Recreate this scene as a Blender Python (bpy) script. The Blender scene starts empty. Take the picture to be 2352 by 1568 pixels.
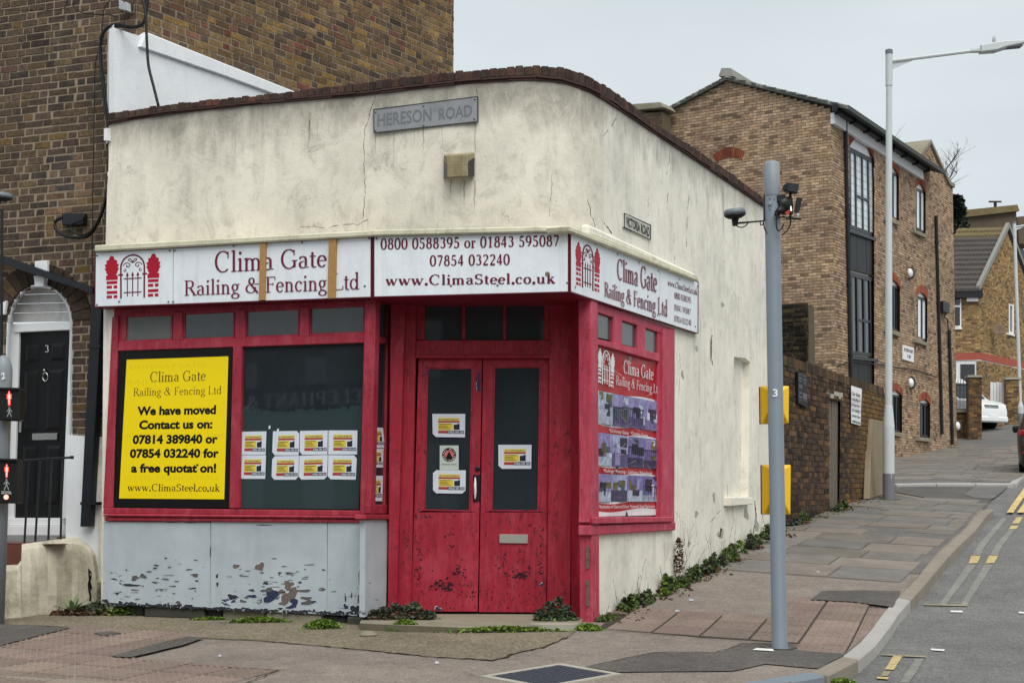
import bpy, math, random
from math import radians, sin, cos, pi, tan
from mathutils import Vector, Matrix
from mathutils.geometry import delaunay_2d_cdt
random.seed(11)
SC = bpy.context.scene
COL = SC.collection
# ------------------------------------------------------------------ camera, sky, sun, exposure
F = 3400.0; CU = 1176.0; CV = 784.0; YH = 1110.0      # focal length, centre and horizon of the photograph (2352 x 1568 units)
TH = math.atan((YH - CV) / F); ZC = 1.345
cam = bpy.data.cameras.new('camera'); camo = bpy.data.objects.new('camera', cam); COL.objects.link(camo)
camo.location = (0, 0, ZC); camo.rotation_euler = (pi / 2 + TH, 0, 0)
cam.sensor_width = 36; cam.lens = F / 2352 * 36; cam.clip_start = 0.1; cam.clip_end = 600
SC.camera = camo
w = bpy.data.worlds.new('World'); SC.world = w; w.use_nodes = True
nt = w.node_tree; nt.nodes.clear()
SUN_EL, SUN_AZ = radians(53), radians(163)      # compass bearing with +Y as north: behind the camera, a little to the right
sk = nt.nodes.new('ShaderNodeTexSky'); sk.sky_type = 'NISHITA'; sk.sun_disc = False
sk.sun_elevation = SUN_EL; sk.sun_rotation = SUN_AZ; sk.air_density = 1.0; sk.dust_density = 3.0
tc = nt.nodes.new('ShaderNodeTexCoord')
mp = nt.nodes.new('ShaderNodeMapping'); mp.inputs['Scale'].default_value = (1.0, 1.0, 3.0)
nz = nt.nodes.new('ShaderNodeTexNoise'); nz.inputs['Scale'].default_value = 2.2; nz.inputs['Detail'].default_value = 4
cr = nt.nodes.new('ShaderNodeValToRGB')
cr.color_ramp.elements[0].position = .3; cr.color_ramp.elements[0].color = (3.6, 3.97, 4.12, 1)
cr.color_ramp.elements[1].position = .7; cr.color_ramp.elements[1].color = (4.65, 5.0, 5.12, 1)
mx = nt.nodes.new('ShaderNodeMixRGB'); mx.inputs[0].default_value = .93
bg = nt.nodes.new('ShaderNodeBackground'); bg.inputs['Strength'].default_value = 0.1
ow = nt.nodes.new('ShaderNodeOutputWorld')
L = nt.links.new
L(tc.outputs['Generated'], mp.inputs[0]); L(mp.outputs[0], nz.inputs['Vector']); L(nz.outputs['Fac'], cr.inputs[0])
L(sk.outputs[0], mx.inputs[1]); L(cr.outputs[0], mx.inputs[2]); L(mx.outputs[0], bg.inputs[0]); L(bg.outputs[0], ow.inputs[0])
sd = bpy.data.lights.new('sun', 'SUN'); sd.energy = 1.5; sd.angle = radians(50); sd.color = (1, .96, .9)
so = bpy.data.objects.new('sun', sd); COL.objects.link(so)
sdir = Vector((sin(SUN_AZ) * cos(SUN_EL), cos(SUN_AZ) * cos(SUN_EL), sin(SUN_EL)))
so.rotation_euler = sdir.to_track_quat('Z', 'Y').to_euler()
SC.view_settings.view_transform = 'Standard'; SC.view_settings.look = 'None'
SC.view_settings.exposure = 0.76; SC.view_settings.gamma = 1; SC.view_settings.use_curve_mapping = False

# ------------------------------------------------------------------ geometry of the place
c_, s_ = cos(TH), sin(TH)
def ray(u, v):
    a = (u - CU) / F; b = (CV - v) / F
    return (a, c_ - b * s_, s_ + b * c_)
def aty(u, v, y):
    r = ray(u, v); t = y / r[1]
    return Vector((r[0] * t, y, ZC + r[2] * t))
class Plane:
    """vertical plane through o along d (plan view); n points out to the street"""
    def __init__(s, o, d):
        s.o = Vector((o[0], o[1])); s.d = Vector((d[0], d[1])).normalized()
        n = Vector((-s.d.y, s.d.x))
        if n.dot(Vector((0, 0)) - s.o) < 0: n = -n
        s.n = n
    def P(s, u, v, off=0.0):
        r = ray(u, v); o = s.o + s.n * off
        den = r[0] * s.n.x + r[1] * s.n.y
        t = (o.x * s.n.x + o.y * s.n.y) / den
        return Vector((r[0] * t, r[1] * t, ZC + r[2] * t))
    def N(s): return Vector((s.n.x, s.n.y, 0))
    def D(s): return Vector((s.d.x, s.d.y, 0))
    def sz(s, u, v):
        p = s.P(u, v); return ((p.x - s.o.x) * s.d.x + (p.y - s.o.y) * s.d.y, p.z)
    def W(s, a, z, off=0.0):
        return Vector((s.o.x + s.d.x * a + s.n.x * off, s.o.y + s.d.y * a + s.n.y * off, z))
class Path:
    """vertical surface over a plan polyline"""
    def __init__(s, pts):
        s.pts = [Vector(p) for p in pts]
    def P(s, u, v, off=0.0):
        r = ray(u, v)
        for i in range(len(s.pts) - 1):
            a, b = s.pts[i], s.pts[i + 1]; d = b - a; n = Vector((d.y, -d.x)).normalized()
            a2 = a + n * off; b2 = b + n * off
            den = r[0] * n.x + r[1] * n.y
            if abs(den) < 1e-6: continue
            t = (a2.x * n.x + a2.y * n.y) / den
            q = Vector((r[0] * t, r[1] * t)); k = (q - a2).dot(d) / d.length_squared
            if (k >= -1e-6 or i == 0) and (k <= 1 + 1e-6 or i == len(s.pts) - 2):
                return Vector((q.x, q.y, ZC + r[2] * t))
        return Vector((q.x, q.y, ZC + r[2] * t))
def pxy(u, y):
    p = aty(u, YH, y); return (p.x, p.y)
def lerp(a, b, t): return a + (b - a) * t
def cubic(pts, x):
    if x <= pts[0][0]: return pts[0][1] + (x - pts[0][0]) * (pts[1][1] - pts[0][1]) / (pts[1][0] - pts[0][0])
    for (x0, y0), (x1, y1) in zip(pts, pts[1:]):
        if x <= x1: return lerp(y0, y1, (x - x0) / (x1 - x0))
    (x0, y0), (x1, y1) = pts[-2:]
    return y1 + (x - x1) * (y1 - y0) / (x1 - x0)
CO = Vector(pxy(1352, 12.95))
ANB = radians(24.5); DB = Vector((sin(ANB), cos(ANB))); NB = Vector((DB.y, -DB.x))
ZB = [(-40, -.9), (-6, -.10), (-1.5, .10), (-.76, .13), (0, .155), (2.35, .325), (6.1, .705), (6.94, .80), (13.6, 1.19), (29.6, 2.03), (38, 2.66), (44, 3.36), (120, 9.5)]
def gz(x, y):
    w_ = (x - CO.x) * DB.x + (y - CO.y) * DB.y; n_ = (x - CO.x) * NB.x + (y - CO.y) * NB.y
    z = (cubic(ZB, w_ - .35) + cubic(ZB, w_) * 2 + cubic(ZB, w_ + .35)) / 4
    return z - .045 * min(max(n_, 0), 3.0)
def hit(u, v, dz=0.0):
    r = ray(u, v); lo = 3.0; step = .25; y = lo
    while y < 200:
        t = y / r[1]; 
        if ZC + r[2] * t < gz(r[0] * t, y) + dz: break
        y += step
    a, b = y - step, y
    for _ in range(24):
        m = (a + b) / 2; t = m / r[1]
        if ZC + r[2] * t < gz(r[0] * t, m) + dz: b = m
        else: a = m
    t = b / r[1]
    return Vector((r[0] * t, b, ZC + r[2] * t))

PA = Plane(pxy(845, 13.0), (cos(radians(159.5)), sin(radians(159.5))))           # left shop window
PB = Plane(CO, DB)                                                             # side wall
PF1 = Plane(pxy(853, 12.80), Vector(pxy(218, 13.80)) - Vector(pxy(853, 12.80)))  # fascia signs
PF2 = Plane(pxy(853, 12.80), Vector(pxy(1310, 12.44)) - Vector(pxy(853, 12.80)))
PF3 = Plane(pxy(1310, 12.44), DB)
PD = Plane(pxy(950, 13.42), (1, -.02))                                           # shop door
# rendered upper wall in plan
_A0 = Vector(pxy(228, 14.04)); _A1 = Vector(pxy(1000, 12.905)); _A2 = Vector((.473, 12.518)); _A3 = Vector(pxy(1390, 13.33))
_A3 = CO + DB * .42
END_B = CO + DB * 6.12
W_PTS = [_A0, lerp(_A0, _A1, .5)]
for i in range(17):
    t = i / 16; W_PTS.append(_A1 * (1 - t) ** 2 + _A2 * 2 * t * (1 - t) + _A3 * t * t)
W_PTS += [lerp(_A3, END_B, .5), END_B]
PW = Path(W_PTS)
HD = Vector((-sin(radians(68)), cos(radians(68))))
H0 = Vector(pxy(287, 14.30))                      # street corner of the brick house
PH = Plane(H0, HD)                                 # its front
PHF = Plane(H0, (sin(radians(32.5)), cos(radians(32.5))))   # its flank
G0 = Vector(pxy(1925, 37.0))
PVS = Plane(G0, (sin(radians(31)), cos(radians(31))))       # flats: street side
PVG = Plane(G0, (-cos(radians(33)), sin(radians(33))))      # flats: gable

# ------------------------------------------------------------------ mesh builder
class MB:
    def __init__(s): s.v = []; s.f = []; s.m = []; s.c = []
    def poly(s, pts, mi=0, col=None):
        b = len(s.v); s.v += [tuple(p) for p in pts]; s.f.append(tuple(range(b, b + len(pts)))); s.m.append(mi); s.c.append(col)
    def faces(s, pts, fs, mi=0, col=None):
        b = len(s.v); s.v += [tuple(p) for p in pts]
        for f in fs: s.f.append(tuple(b + i for i in f)); s.m.append(mi); s.c.append(col)
    def hexa(s, a, b, mi=0, col=None, back=True):
        """two quads a (front) and b (back), same order"""
        fs = [(0, 1, 2, 3), (0, 4, 5, 1), (1, 5, 6, 2), (2, 6, 7, 3), (3, 7, 4, 0)]
        if back: fs.append((7, 6, 5, 4))
        s.faces(list(a) + list(b), fs, mi, col)
    def box(s, c, size, rz=0, mi=0, col=None, R=None):
        M = R or Matrix.Rotation(rz, 3, 'Z'); c = Vector(c); h = [x / 2 for x in size]
        P = [c + M @ Vector((sx * h[0], sy * h[1], sz * h[2])) for sz in (-1, 1) for sx, sy in ((-1, -1), (1, -1), (1, 1), (-1, 1))]
        s.faces(P, [(3, 2, 1, 0), (4, 5, 6, 7), (0, 1, 5, 4), (1, 2, 6, 5), (2, 3, 7, 6), (3, 0, 4, 7)], mi, col)
    def tube(s, pts, r, n=8, mi=0, cap=True, col=None):
        pts = [Vector(p) for p in pts]; rr = r if isinstance(r, (list, tuple)) else [r] * len(pts)
        rings = []; up = Vector((0, 0, 1))
        for i, p in enumerate(pts):
            d = (pts[min(i + 1, len(pts) - 1)] - pts[max(i - 1, 0)]).normalized()
            a = d.cross(up)
            if a.length < .05: a = d.cross(Vector((1, 0, 0)))
            a.normalize(); b = a.cross(d)
            rings.append([p + (a * cos(2 * pi * k / n) + b * sin(2 * pi * k / n)) * rr[i] for k in range(n)])
        P = [q for g in rings for q in g]
        fs = [(i * n + k, i * n + (k + 1) % n, (i + 1) * n + (k + 1) % n, (i + 1) * n + k) for i in range(len(pts) - 1) for k in range(n)]
        if cap: fs += [tuple(range(n))[::-1], tuple((len(pts) - 1) * n + k for k in range(n))]
        s.faces(P, fs, mi, col)
    def lathe(s, c, prof, n=20, mi=0, axis=None):
        """prof: (radius, height) list about z through c (or about the given axis)"""
        c = Vector(c); ax = Vector(axis or (0, 0, 1)).normalized(); q = ax.to_track_quat('Z', 'Y')
        P = [c + q @ Vector((r * cos(2 * pi * k / n), r * sin(2 * pi * k / n), h)) for r, h in prof for k in range(n)]
        fs = [(i * n + k, i * n + (k + 1) % n, (i + 1) * n + (k + 1) % n, (i + 1) * n + k) for i in range(len(prof) - 1) for k in range(n)]
        fs += [tuple(range(n))[::-1], tuple((len(prof) - 1) * n + k for k in range(n))]
        s.faces(P, fs, mi)
    def build(s, name, mats, parent=None, smooth=False, bevel=0, cols=False, **props):
        me = bpy.data.meshes.new(name); me.from_pydata(s.v, [], s.f); 
        if not isinstance(mats, (list, tuple)): mats = [mats]
        for m in mats: me.materials.append(m)
        if len(mats) > 1: me.polygons.foreach_set('material_index', s.m)
        if smooth: me.polygons.foreach_set('use_smooth', [True] * len(s.f))
        if cols:
            at = me.color_attributes.new('tone', 'FLOAT_COLOR', 'CORNER'); arr = []
            for f, c in zip(s.f, s.c):
                arr += list((c or (1, 1, 1)) + (1,)) * len(f) if len(c or (1, 1, 1)) == 3 else list(c) * len(f)
            at.data.foreach_set('color', arr)
        me.update()
        o = bpy.data.objects.new(name, me); COL.objects.link(o)
        if parent is not None: o.parent = parent
        if bevel:
            b = o.modifiers.new('bevel', 'BEVEL'); b.width = bevel; b.segments = 1; b.limit_method = 'ANGLE'; b.angle_limit = radians(40)
        for k, v in props.items(): o[k] = v
        return o
def empty(name, loc, label, category, group=None, rz=0):
    o = bpy.data.objects.new(name, None); COL.objects.link(o); o.location = loc; o.rotation_euler[2] = rz; o.empty_display_size = .1
    o['label'] = label; o['category'] = category
    if group: o['group'] = group
    return o
def thing(name, label, category, group=None):
    return empty(name, (0, 0, 0), label, category, group)
def bar(pl, q, off=0.0, depth=.05, mb=None, mi=0):
    """board whose front face has the four seen corners q (tl, tr, br, bl) on plane pl pushed out by off"""
    mb = mb or MB(); a = [pl.P(u, v, off) for u, v in q]; N = pl.N() * depth
    mb.hexa(a, [p - N for p in a], mi); return mb
def R4(u0, v0, u1, v1): return [(u0, v0), (u1, v0), (u1, v1), (u0, v1)]

# ------------------------------------------------------------------ materials
def lin(r, g, b):
    f = lambda x: (x / 255 / 12.92) if x / 255 <= .04045 else ((x / 255 + .055) / 1.055) ** 2.4
    return (f(r), f(g), f(b))
class NT:
    def __init__(s, name, rough=.8, spec=.3, metal=0):
        s.m = bpy.data.materials.new(name); s.m.use_nodes = True; s.t = s.m.node_tree
        s.b = s.t.nodes['Principled BSDF']; s.b.inputs['Roughness'].default_value = rough
        s.b.inputs['Specular IOR Level'].default_value = spec; s.b.inputs['Metallic'].default_value = metal
        s.geo = s.t.nodes.new('ShaderNodeNewGeometry').outputs['Position']; s.h = None
    def map(s, sc=(1, 1, 1), rot=0, vec=None):
        n = s.t.nodes.new('ShaderNodeMapping'); n.inputs['Scale'].default_value = sc; n.inputs['Rotation'].default_value = (0, 0, rot)
        s.t.links.new(vec or s.geo, n.inputs[0]); return n.outputs[0]
    def noise(s, scale, detail=4, rough=.6, vec=None, dist=0):
        n = s.t.nodes.new('ShaderNodeTexNoise'); n.inputs['Scale'].default_value = scale; n.inputs['Detail'].default_value = detail
        n.inputs['Roughness'].default_value = rough; n.inputs['Distortion'].default_value = dist
        s.t.links.new(vec or s.geo, n.inputs['Vector']); return n.outputs['Fac']
    def vor(s, scale, vec=None, feat='F1', out='Distance'):
        n = s.t.nodes.new('ShaderNodeTexVoronoi'); n.feature = feat; n.inputs['Scale'].default_value = scale
        s.t.links.new(vec or s.geo, n.inputs['Vector']); return n.outputs[out]
    def ramp(s, fac, a, b, ca=(0, 0, 0), cb=(1, 1, 1)):
        n = s.t.nodes.new('ShaderNodeValToRGB'); e = n.color_ramp.elements
        e[0].position = a; e[1].position = b; e[0].color = (*ca, 1); e[1].color = (*cb, 1)
        s.t.links.new(fac, n.inputs[0]); return n.outputs[0]
    def math(s, op, a, b=None):
        n = s.t.nodes.new('ShaderNodeMath'); n.operation = op; n.use_clamp = False
        for i, x in enumerate((a, b)):
            if x is None: continue
            if isinstance(x, (int, float)): n.inputs[i].default_value = x
            else: s.t.links.new(x, n.inputs[i])
        return n.outputs[0]
    def mix(s, fac, a, b, mode='MIX'):
        n = s.t.nodes.new('ShaderNodeMixRGB'); n.blend_type = mode
        for i, x in enumerate((fac, a, b)):
            if isinstance(x, (int, float)): n.inputs[i].default_value = x
            elif isinstance(x, tuple): n.inputs[i].default_value = (*x, 1)
            else: s.t.links.new(x, n.inputs[i])
        return n.outputs[0]
    def z(s):
        n = s.t.nodes.new('ShaderNodeSeparateXYZ'); s.t.links.new(s.geo, n.inputs[0]); return n.outputs[2]
    def objcol(s):
        return s.t.nodes.new('ShaderNodeObjectInfo').outputs['Color']
    def attr(s):
        n = s.t.nodes.new('ShaderNodeAttribute'); n.attribute_name = 'tone'; return n.outputs['Color']
    def rnd(s): return s.t.nodes.new('ShaderNodeObjectInfo').outputs['Random']
    def out(s, col, bump=None, strength=.3, dist=.01, rough=None):
        if isinstance(col, tuple): s.b.inputs['Base Color'].default_value = (*col, 1)
        else: s.t.links.new(col, s.b.inputs['Base Color'])
        if bump is not None:
            n = s.t.nodes.new('ShaderNodeBump'); n.inputs['Strength'].default_value = strength; n.inputs['Distance'].default_value = dist
            s.t.links.new(bump, n.inputs['Height']); s.t.links.new(n.outputs[0], s.b.inputs['Normal'])
        if rough is not None: s.t.links.new(rough, s.b.inputs['Roughness'])
        return s.m
def plain(name, rgb, rough=.7, spec=.3, metal=0, vary=.0, scale=8, bump=0):
    n = NT(name, rough, spec, metal); c = lin(*rgb)
    if not vary: return n.out(c)
    k = n.noise(scale, 5)
    return n.out(n.mix(k, tuple(x * (1 - vary) for x in c), tuple(min(1, x * (1 + vary)) for x in c)), k if bump else None, bump or .1)
def m_render(name, base, dirt=(120, 118, 98), amount=.5, streak=.5, bump=.25, green=0.0, top=None):
    n = NT(name, .9, .2); b = lin(*base); d = lin(*dirt)
    big = n.noise(1.1, 6, .65); mid = n.noise(5, 6, .7); fine = n.noise(42, 4, .7)
    st = n.noise(1.0, 5, .7, n.map((7, 7, .35)))
    c = n.mix(n.ramp(big, .35, .75), b, tuple(lerp(x, y, amount * .45) for x, y in zip(b, d)))
    patch = n.ramp(n.noise(1.6, 5, .7), .46, .66)
    c = n.mix(n.math('MULTIPLY', n.math('MULTIPLY', n.ramp(st, .46, .74), patch), streak), c, d)
    c = n.mix(n.math('MULTIPLY', n.ramp(n.noise(3.4, 7, .78, n.map((1, 1, .7)), 1.2), .50, .70), amount * .45), c, d)
    if top:
        zn = n.math('ADD', n.z(), n.math('MULTIPLY', n.noise(4, 6, .75, n.map((1, 1, .4))), .9))
        c = n.mix(n.math('MULTIPLY', n.ramp(n.math('SUBTRACT', zn, top - .1), .28, .64), .62), c, tuple(x * .6 for x in d))
    blot = n.math('MULTIPLY', n.ramp(n.noise(2.3, 8, .75), .56, .72), n.ramp(fine, .38, .7))
    c = n.mix(n.math('MULTIPLY', blot, amount), c, tuple(x * .55 for x in d))
    spots = n.ramp(n.vor(6.5), .02, .05, (1, 1, 1), (0, 0, 0))
    c = n.mix(n.math('MULTIPLY', spots, .7), c, lin(70, 62, 50))
    c = n.mix(n.math('MULTIPLY', n.ramp(mid, .45, .75), .25), c, tuple(min(1, x * 1.12) for x in b))
    if green: c = n.mix(n.math('MULTIPLY', n.ramp(n.noise(3, 5), .6, .8), green), c, lin(118, 122, 84))
    h = n.math('ADD', n.math('MULTIPLY', fine, .3), n.math('ADD', mid, n.math('MULTIPLY', big, 1.5)))
    return n.out(c, h, bump, .012)
def m_red(name, rgb=(196, 36, 68), wear=1.0):
    n = NT(name, .55, .35); b = lin(*rgb)
    grain = n.noise(3, 5, .7, n.map((9, 9, .8))); sp = n.noise(34, 5, .75, n.map((1, 1, .55))); big = n.noise(2.2, 5, .6)
    c = n.mix(n.ramp(big, .3, .7), tuple(x * .82 for x in b), b)
    c = n.mix(n.math('MULTIPLY', n.ramp(grain, .45, .75), .5), c, (b[0] * 1.15, b[1] * 3 + .03, b[2] * 2.2))
    c = n.mix(n.math('MULTIPLY', n.ramp(n.noise(5, 6, .75, n.map((3, 3, .7))), .5, .72), .55), c, tuple(x * .42 for x in b))
    flake = n.math('MULTIPLY', n.ramp(sp, .585 - .02 * wear, .63), n.ramp(n.noise(2.6, 4, .7), .44 - .02 * wear, .58))
    c = n.mix(n.math('MULTIPLY', flake, min(1, .8 * wear)), c, lin(46, 22, 30))
    c = n.mix(n.math('MULTIPLY', n.ramp(n.noise(2.9, 5, .7, n.map((1.6, 1.6, .9))), .52, .66), .38), c, (min(1, b[0] * 1.35 + .03), b[1] * 2.6 + .035, b[2] * 2.2 + .03))
    chip = n.math('MULTIPLY', n.ramp(n.noise(9, 6, .8), .66, .69), n.ramp(n.noise(1.7, 3), .55, .6))
    c = n.mix(n.math('MULTIPLY', chip, .8 * wear), c, lin(44, 52, 96))
    return n.out(c, n.math('ADD', grain, n.math('MULTIPLY', sp, .6)), .3, .006)
def m_brick(name, src, pits=.6, rough=.9, scale=30, lo=.62, hi=1.28):
    n = NT(name, rough, .15)
    base = n.attr() if src == 'attr' else n.objcol()
    k = n.noise(scale, 5, .7); k2 = n.noise(5, 3)
    c = n.mix(1.0, base, n.ramp(k, .34, .68, (lo, lo, lo), (hi, hi * .97, hi * .93)), 'MULTIPLY')
    c = n.mix(1.0, c, n.ramp(k2, .3, .7, (.74, .74, .77), (1.2, 1.16, 1.1)), 'MULTIPLY')
    c = n.mix(1.0, c, n.ramp(n.noise(.9, 4), .35, .65, (.82, .82, .84), (1.12, 1.1, 1.06)), 'MULTIPLY')
    c = n.mix(n.math('MULTIPLY', n.ramp(n.noise(22, 6, .8), .58, .66), pits), c, (.02, .017, .014))
    return n.out(c, k, .5, .006)
def m_ground(name, rgb, vary=.25, speck=None, speckamt=.0, scale=1.0, bump=.4, moss=0.0):
    vary *= 1.5; bump *= 1.6
    n = NT(name, .92, .15); b = lin(*rgb)
    f = n.noise(48 * scale, 5, .85); g = n.noise(1.3, 5, .65); m_ = n.noise(9, 5, .7)
    c = n.mix(n.ramp(f, .36, .64), tuple(x * (1 - vary) for x in b), tuple(x * (1 + vary) for x in b))
    c = n.mix(1, c, n.ramp(g, .3, .7, (.8, .8, .82), (1.15, 1.14, 1.12)), 'MULTIPLY')
    c = n.mix(1, c, n.ramp(m_, .35, .7, (.85, .85, .85), (1.1, 1.1, 1.1)), 'MULTIPLY')
    if speck: c = n.mix(n.math('MULTIPLY', n.ramp(n.vor(48 * scale), .13, .2, (1, 1, 1), (0, 0, 0)), speckamt), c, lin(*speck))
    gum = n.ramp(n.vor(1.9, n.map((1, 1, .01))), .018, .024, (1, 1, 1), (0, 0, 0))
    c = n.mix(n.math('MULTIPLY', gum, .35), c, lin(168, 165, 158))
    if moss: c = n.mix(n.math('MULTIPLY', n.ramp(n.noise(2.5, 6, .7), .5, .75), moss), c, lin(88, 92, 58))
    return n.out(c, n.math('ADD', f, n.math('MULTIPLY', m_, .7)), bump, .006)
def m_glass(name, rgb=(16, 20, 23), low=None, zs=None, rough=.02):
    n = NT(name, rough, .8); c = lin(*rgb)
    dirt = n.noise(2.5, 6, .7, n.map((2, 2, .6)))
    col = n.mix(n.math('MULTIPLY', n.ramp(dirt, .4, .8), .5), c, tuple(x * 1.7 + .002 for x in c))
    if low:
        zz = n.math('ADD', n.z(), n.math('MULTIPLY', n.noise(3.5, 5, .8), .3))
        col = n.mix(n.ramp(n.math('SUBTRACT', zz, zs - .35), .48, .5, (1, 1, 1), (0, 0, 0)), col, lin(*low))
    return n.out(col, None, rough=n.ramp(dirt, .4, .9, (rough, rough, rough), (rough + .03, rough + .03, rough + .03)))
M = {}
M['cream'] = m_render('cream_render', (238, 232, 217), (124, 120, 112), .9, .6, .6, top=4.72)
M['cream2'] = m_render('cream_render_side', (242, 238, 225), (124, 123, 114), .65, .7, .5, .3, top=4.78)
M['white_render'] = m_render('white_painted_render', (238, 242, 246), (170, 174, 180), .35, .25, .35)
M['plinth'] = m_render('weathered_white_plinth', (228, 222, 202), (84, 76, 56), 1.3, .5, 1.0, .5)
M['ledge'] = m_render('painted_lead_flashing', (224, 221, 196), (104, 100, 76), .9, .5, .6)
M['red'] = m_red('red_gloss_paint', (166, 42, 64)); M['red_door'] = m_red('red_door_paint', (166, 30, 54), 2.0); M['red_side'] = m_red('red_faded_paint', (188, 60, 84), .8)
M['darkred'] = plain('maroon_trim', (96, 14, 38), .45, .4, vary=.2)
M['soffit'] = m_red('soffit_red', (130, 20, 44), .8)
M['sign'] = NT('white_sign_panel', .38, .4)
_n = M['sign']; _k = _n.noise(6, 6, .8); _s = _n.noise(2, 5, .7, _n.map((6, 6, .5)))
M['sign'] = _n.out(_n.mix(_n.math('MULTIPLY', _n.ramp(_s, .5, .8), .35), _n.mix(_n.ramp(_k, .4, .8), lin(234, 240, 246), lin(220, 228, 236)), lin(168, 172, 170)))
M['ink'] = plain('sign_red_ink', (176, 14, 44), .5, .3); M['inkdark'] = plain('sign_maroon_ink', (104, 26, 50), .5, .3)
M['inkpink'] = plain('sign_pale_ink', (190, 150, 165), .5, .3)
M['black'] = plain('black_print', (14, 14, 14), .5, .25); M['yellow'] = plain('yellow_print', (250, 222, 0), .45, .35, vary=.02, scale=3)
M['ghost'] = plain('old_lettering_showing_through', (238, 211, 6), .5); M['brown_ink'] = plain('brown_ink', (98, 78, 20), .5)
M['metal'] = plain('zinc_screw', (120, 122, 122), .4, .5, .6)
M['wood'] = plain('raw_timber_batten', (172, 134, 84), .8, .2, vary=.25, scale=25, bump=.3)
M['oldwood'] = plain('weathered_wood', (112, 104, 94), .9, .2, vary=.35, scale=18, bump=.5)
n = NT('peeling_grey_paint', .6, .3)
_z = n.z(); _chip = n.noise(4.2, 7, .72, n.map((1.0, 1.0, 2.6)), .6); _fine = n.noise(17, 4, .7, n.map((1, 1, 4.5)))
_hgt = n.ramp(_z, .22, .95, (.135, .135, .135), (-.10, -.10, -.10)) if False else None
_hm = n.math('MULTIPLY', n.math('SUBTRACT', .66, _z), .30)
_mask = n.ramp(n.math('ADD', _chip, _hm), .70, .715)
_mask2 = n.ramp(n.math('ADD', _fine, _hm), .78, .80)
_c = n.mix(n.ramp(n.noise(2.5, 5), .3, .7), lin(168, 180, 188), lin(190, 200, 207))
_c = n.mix(n.math('MULTIPLY', n.ramp(n.noise(1.4, 5, .7, n.map((5, 5, .4))), .5, .8), .35), _c, lin(150, 158, 160))
_under = n.mix(n.ramp(n.noise(3.1, 3), .48, .52), lin(96, 92, 88), lin(34, 44, 84))
_c = n.mix(_mask, _c, _under); _c = n.mix(_mask2, _c, lin(58, 62, 72))
_c = n.mix(n.ramp(n.math('ADD', n.z(), n.math('MULTIPLY', n.noise(12, 4), .12)), .245, .285, (1, 1, 1), (0, 0, 0)), _c, lin(52, 52, 42))
M['greypanel'] = n.out(_c, n.math('SUBTRACT', 1, _mask), .5, .004)
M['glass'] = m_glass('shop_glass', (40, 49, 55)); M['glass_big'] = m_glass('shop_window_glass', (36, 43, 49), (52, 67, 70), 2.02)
M['glass_top'] = m_glass('grey_sky_toplight_glass', (66, 72, 76), rough=.15); M['glass_pale'] = m_glass('frosted_glass', (92, 94, 92), rough=.4)  # toplights: grey of the reflected sky put into the glass colour
M['glass_sky'] = m_glass('sky_painted_window_glass', (232, 240, 244), rough=.2); M['glass_dark'] = m_glass('dark_window_glass', (34, 36, 40), rough=.1)  # glass_sky: pale sky reflection put into the pane colour
M['paper'] = plain('white_paper', (214, 222, 234), .7, .3, vary=.06, scale=14, bump=.15)
M['p_yellow'] = plain('poster_yellow', (222, 200, 72), .6); M['p_red'] = plain('poster_red', (170, 62, 50), .6); M['p_black'] = plain('poster_black', (34, 40, 48), .6)
M['p_lemon'] = plain('poster_pale_yellow', (224, 212, 120), .6)
M['card'] = plain('pale_green_card', (196, 206, 198), .6); M['p_pink'] = plain('card_pink', (206, 110, 116), .6)
M['chrome'] = plain('chrome', (210, 210, 208), .2, .5, .9); M['steel'] = plain('brushed_steel', (190, 188, 180), .35, .5, .5)
M['porcelain'] = plain('white_handle', (236, 236, 236), .25, .5)
M['stone'] = m_render('grey_stone_step', (148, 142, 126), (90, 92, 64), .9, .2, .6, .6)
M['dstone'] = m_render('dark_plinth_stone', (74, 74, 68), (44, 46, 36), .8, .3, .6, .5)
M['brick_vc'] = m_brick('brick', 'attr'); M['brick_oc'] = m_brick('brick_single', 'obj')
M['brick_far_vc'] = m_brick('clean_brick', 'attr', .2, scale=14, lo=.72, hi=1.22); M['brick_far_oc'] = m_brick('clean_brick_single', 'obj', .2, scale=14, lo=.72, hi=1.22)
M['mortar'] = m_render('pale_mortar', (150, 136, 118), (104, 92, 78), .6, .1, .3)
M['mortar_dark'] = m_render('dark_mortar', (104, 94, 76), (60, 54, 44), .6, .1, .3)
M['mortar_brown'] = m_render('brown_mortar', (112, 90, 68), (84, 68, 52), .5, .1, .3)  # on the flats, shade in the recessed joints is put into this brown
M['tile_dark'] = m_render('creasing_tile', (82, 62, 58), (44, 40, 40), .7, .2, .6)
M['black_door'] = plain('black_door', (10, 11, 14), .4, .3, vary=.2, scale=20, bump=.1)
M['pvc'] = plain('white_frame', (232, 234, 236), .4, .4, vary=.05); M['black_metal'] = plain('black_painted_metal', (24, 26, 29), .5, .4, vary=.2)
M['pipe'] = plain('dark_blue_black_plastic', (20, 25, 33), .4, .45, vary=.15, scale=6)
M['tread'] = plain('red_brown_tile', (108, 62, 54), .6, .3, vary=.2, scale=10)
M['boards'] = m_render('dirty_white_boards', (206, 206, 204), (96, 96, 96), 1.0, .3, .4)
M['cable'] = plain('black_cable', (13, 13, 15), .5, .4); M['box_grey'] = plain('pale_grey_box', (170, 176, 180), .5)
M['road'] = m_ground('road_asphalt', (118, 118, 117), .34, (172, 170, 166), .4, 1.0, .6)
M['buff'] = m_ground('brown_asphalt', (136, 127, 119), .25, (180, 172, 162), .35)
M['agg'] = m_ground('exposed_aggregate', (128, 119, 103), .35, (200, 188, 162), .8, .7, .6, .35)
M['dark'] = m_ground('dark_asphalt', (96, 93, 90), .3, (120, 120, 120), .25)
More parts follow.
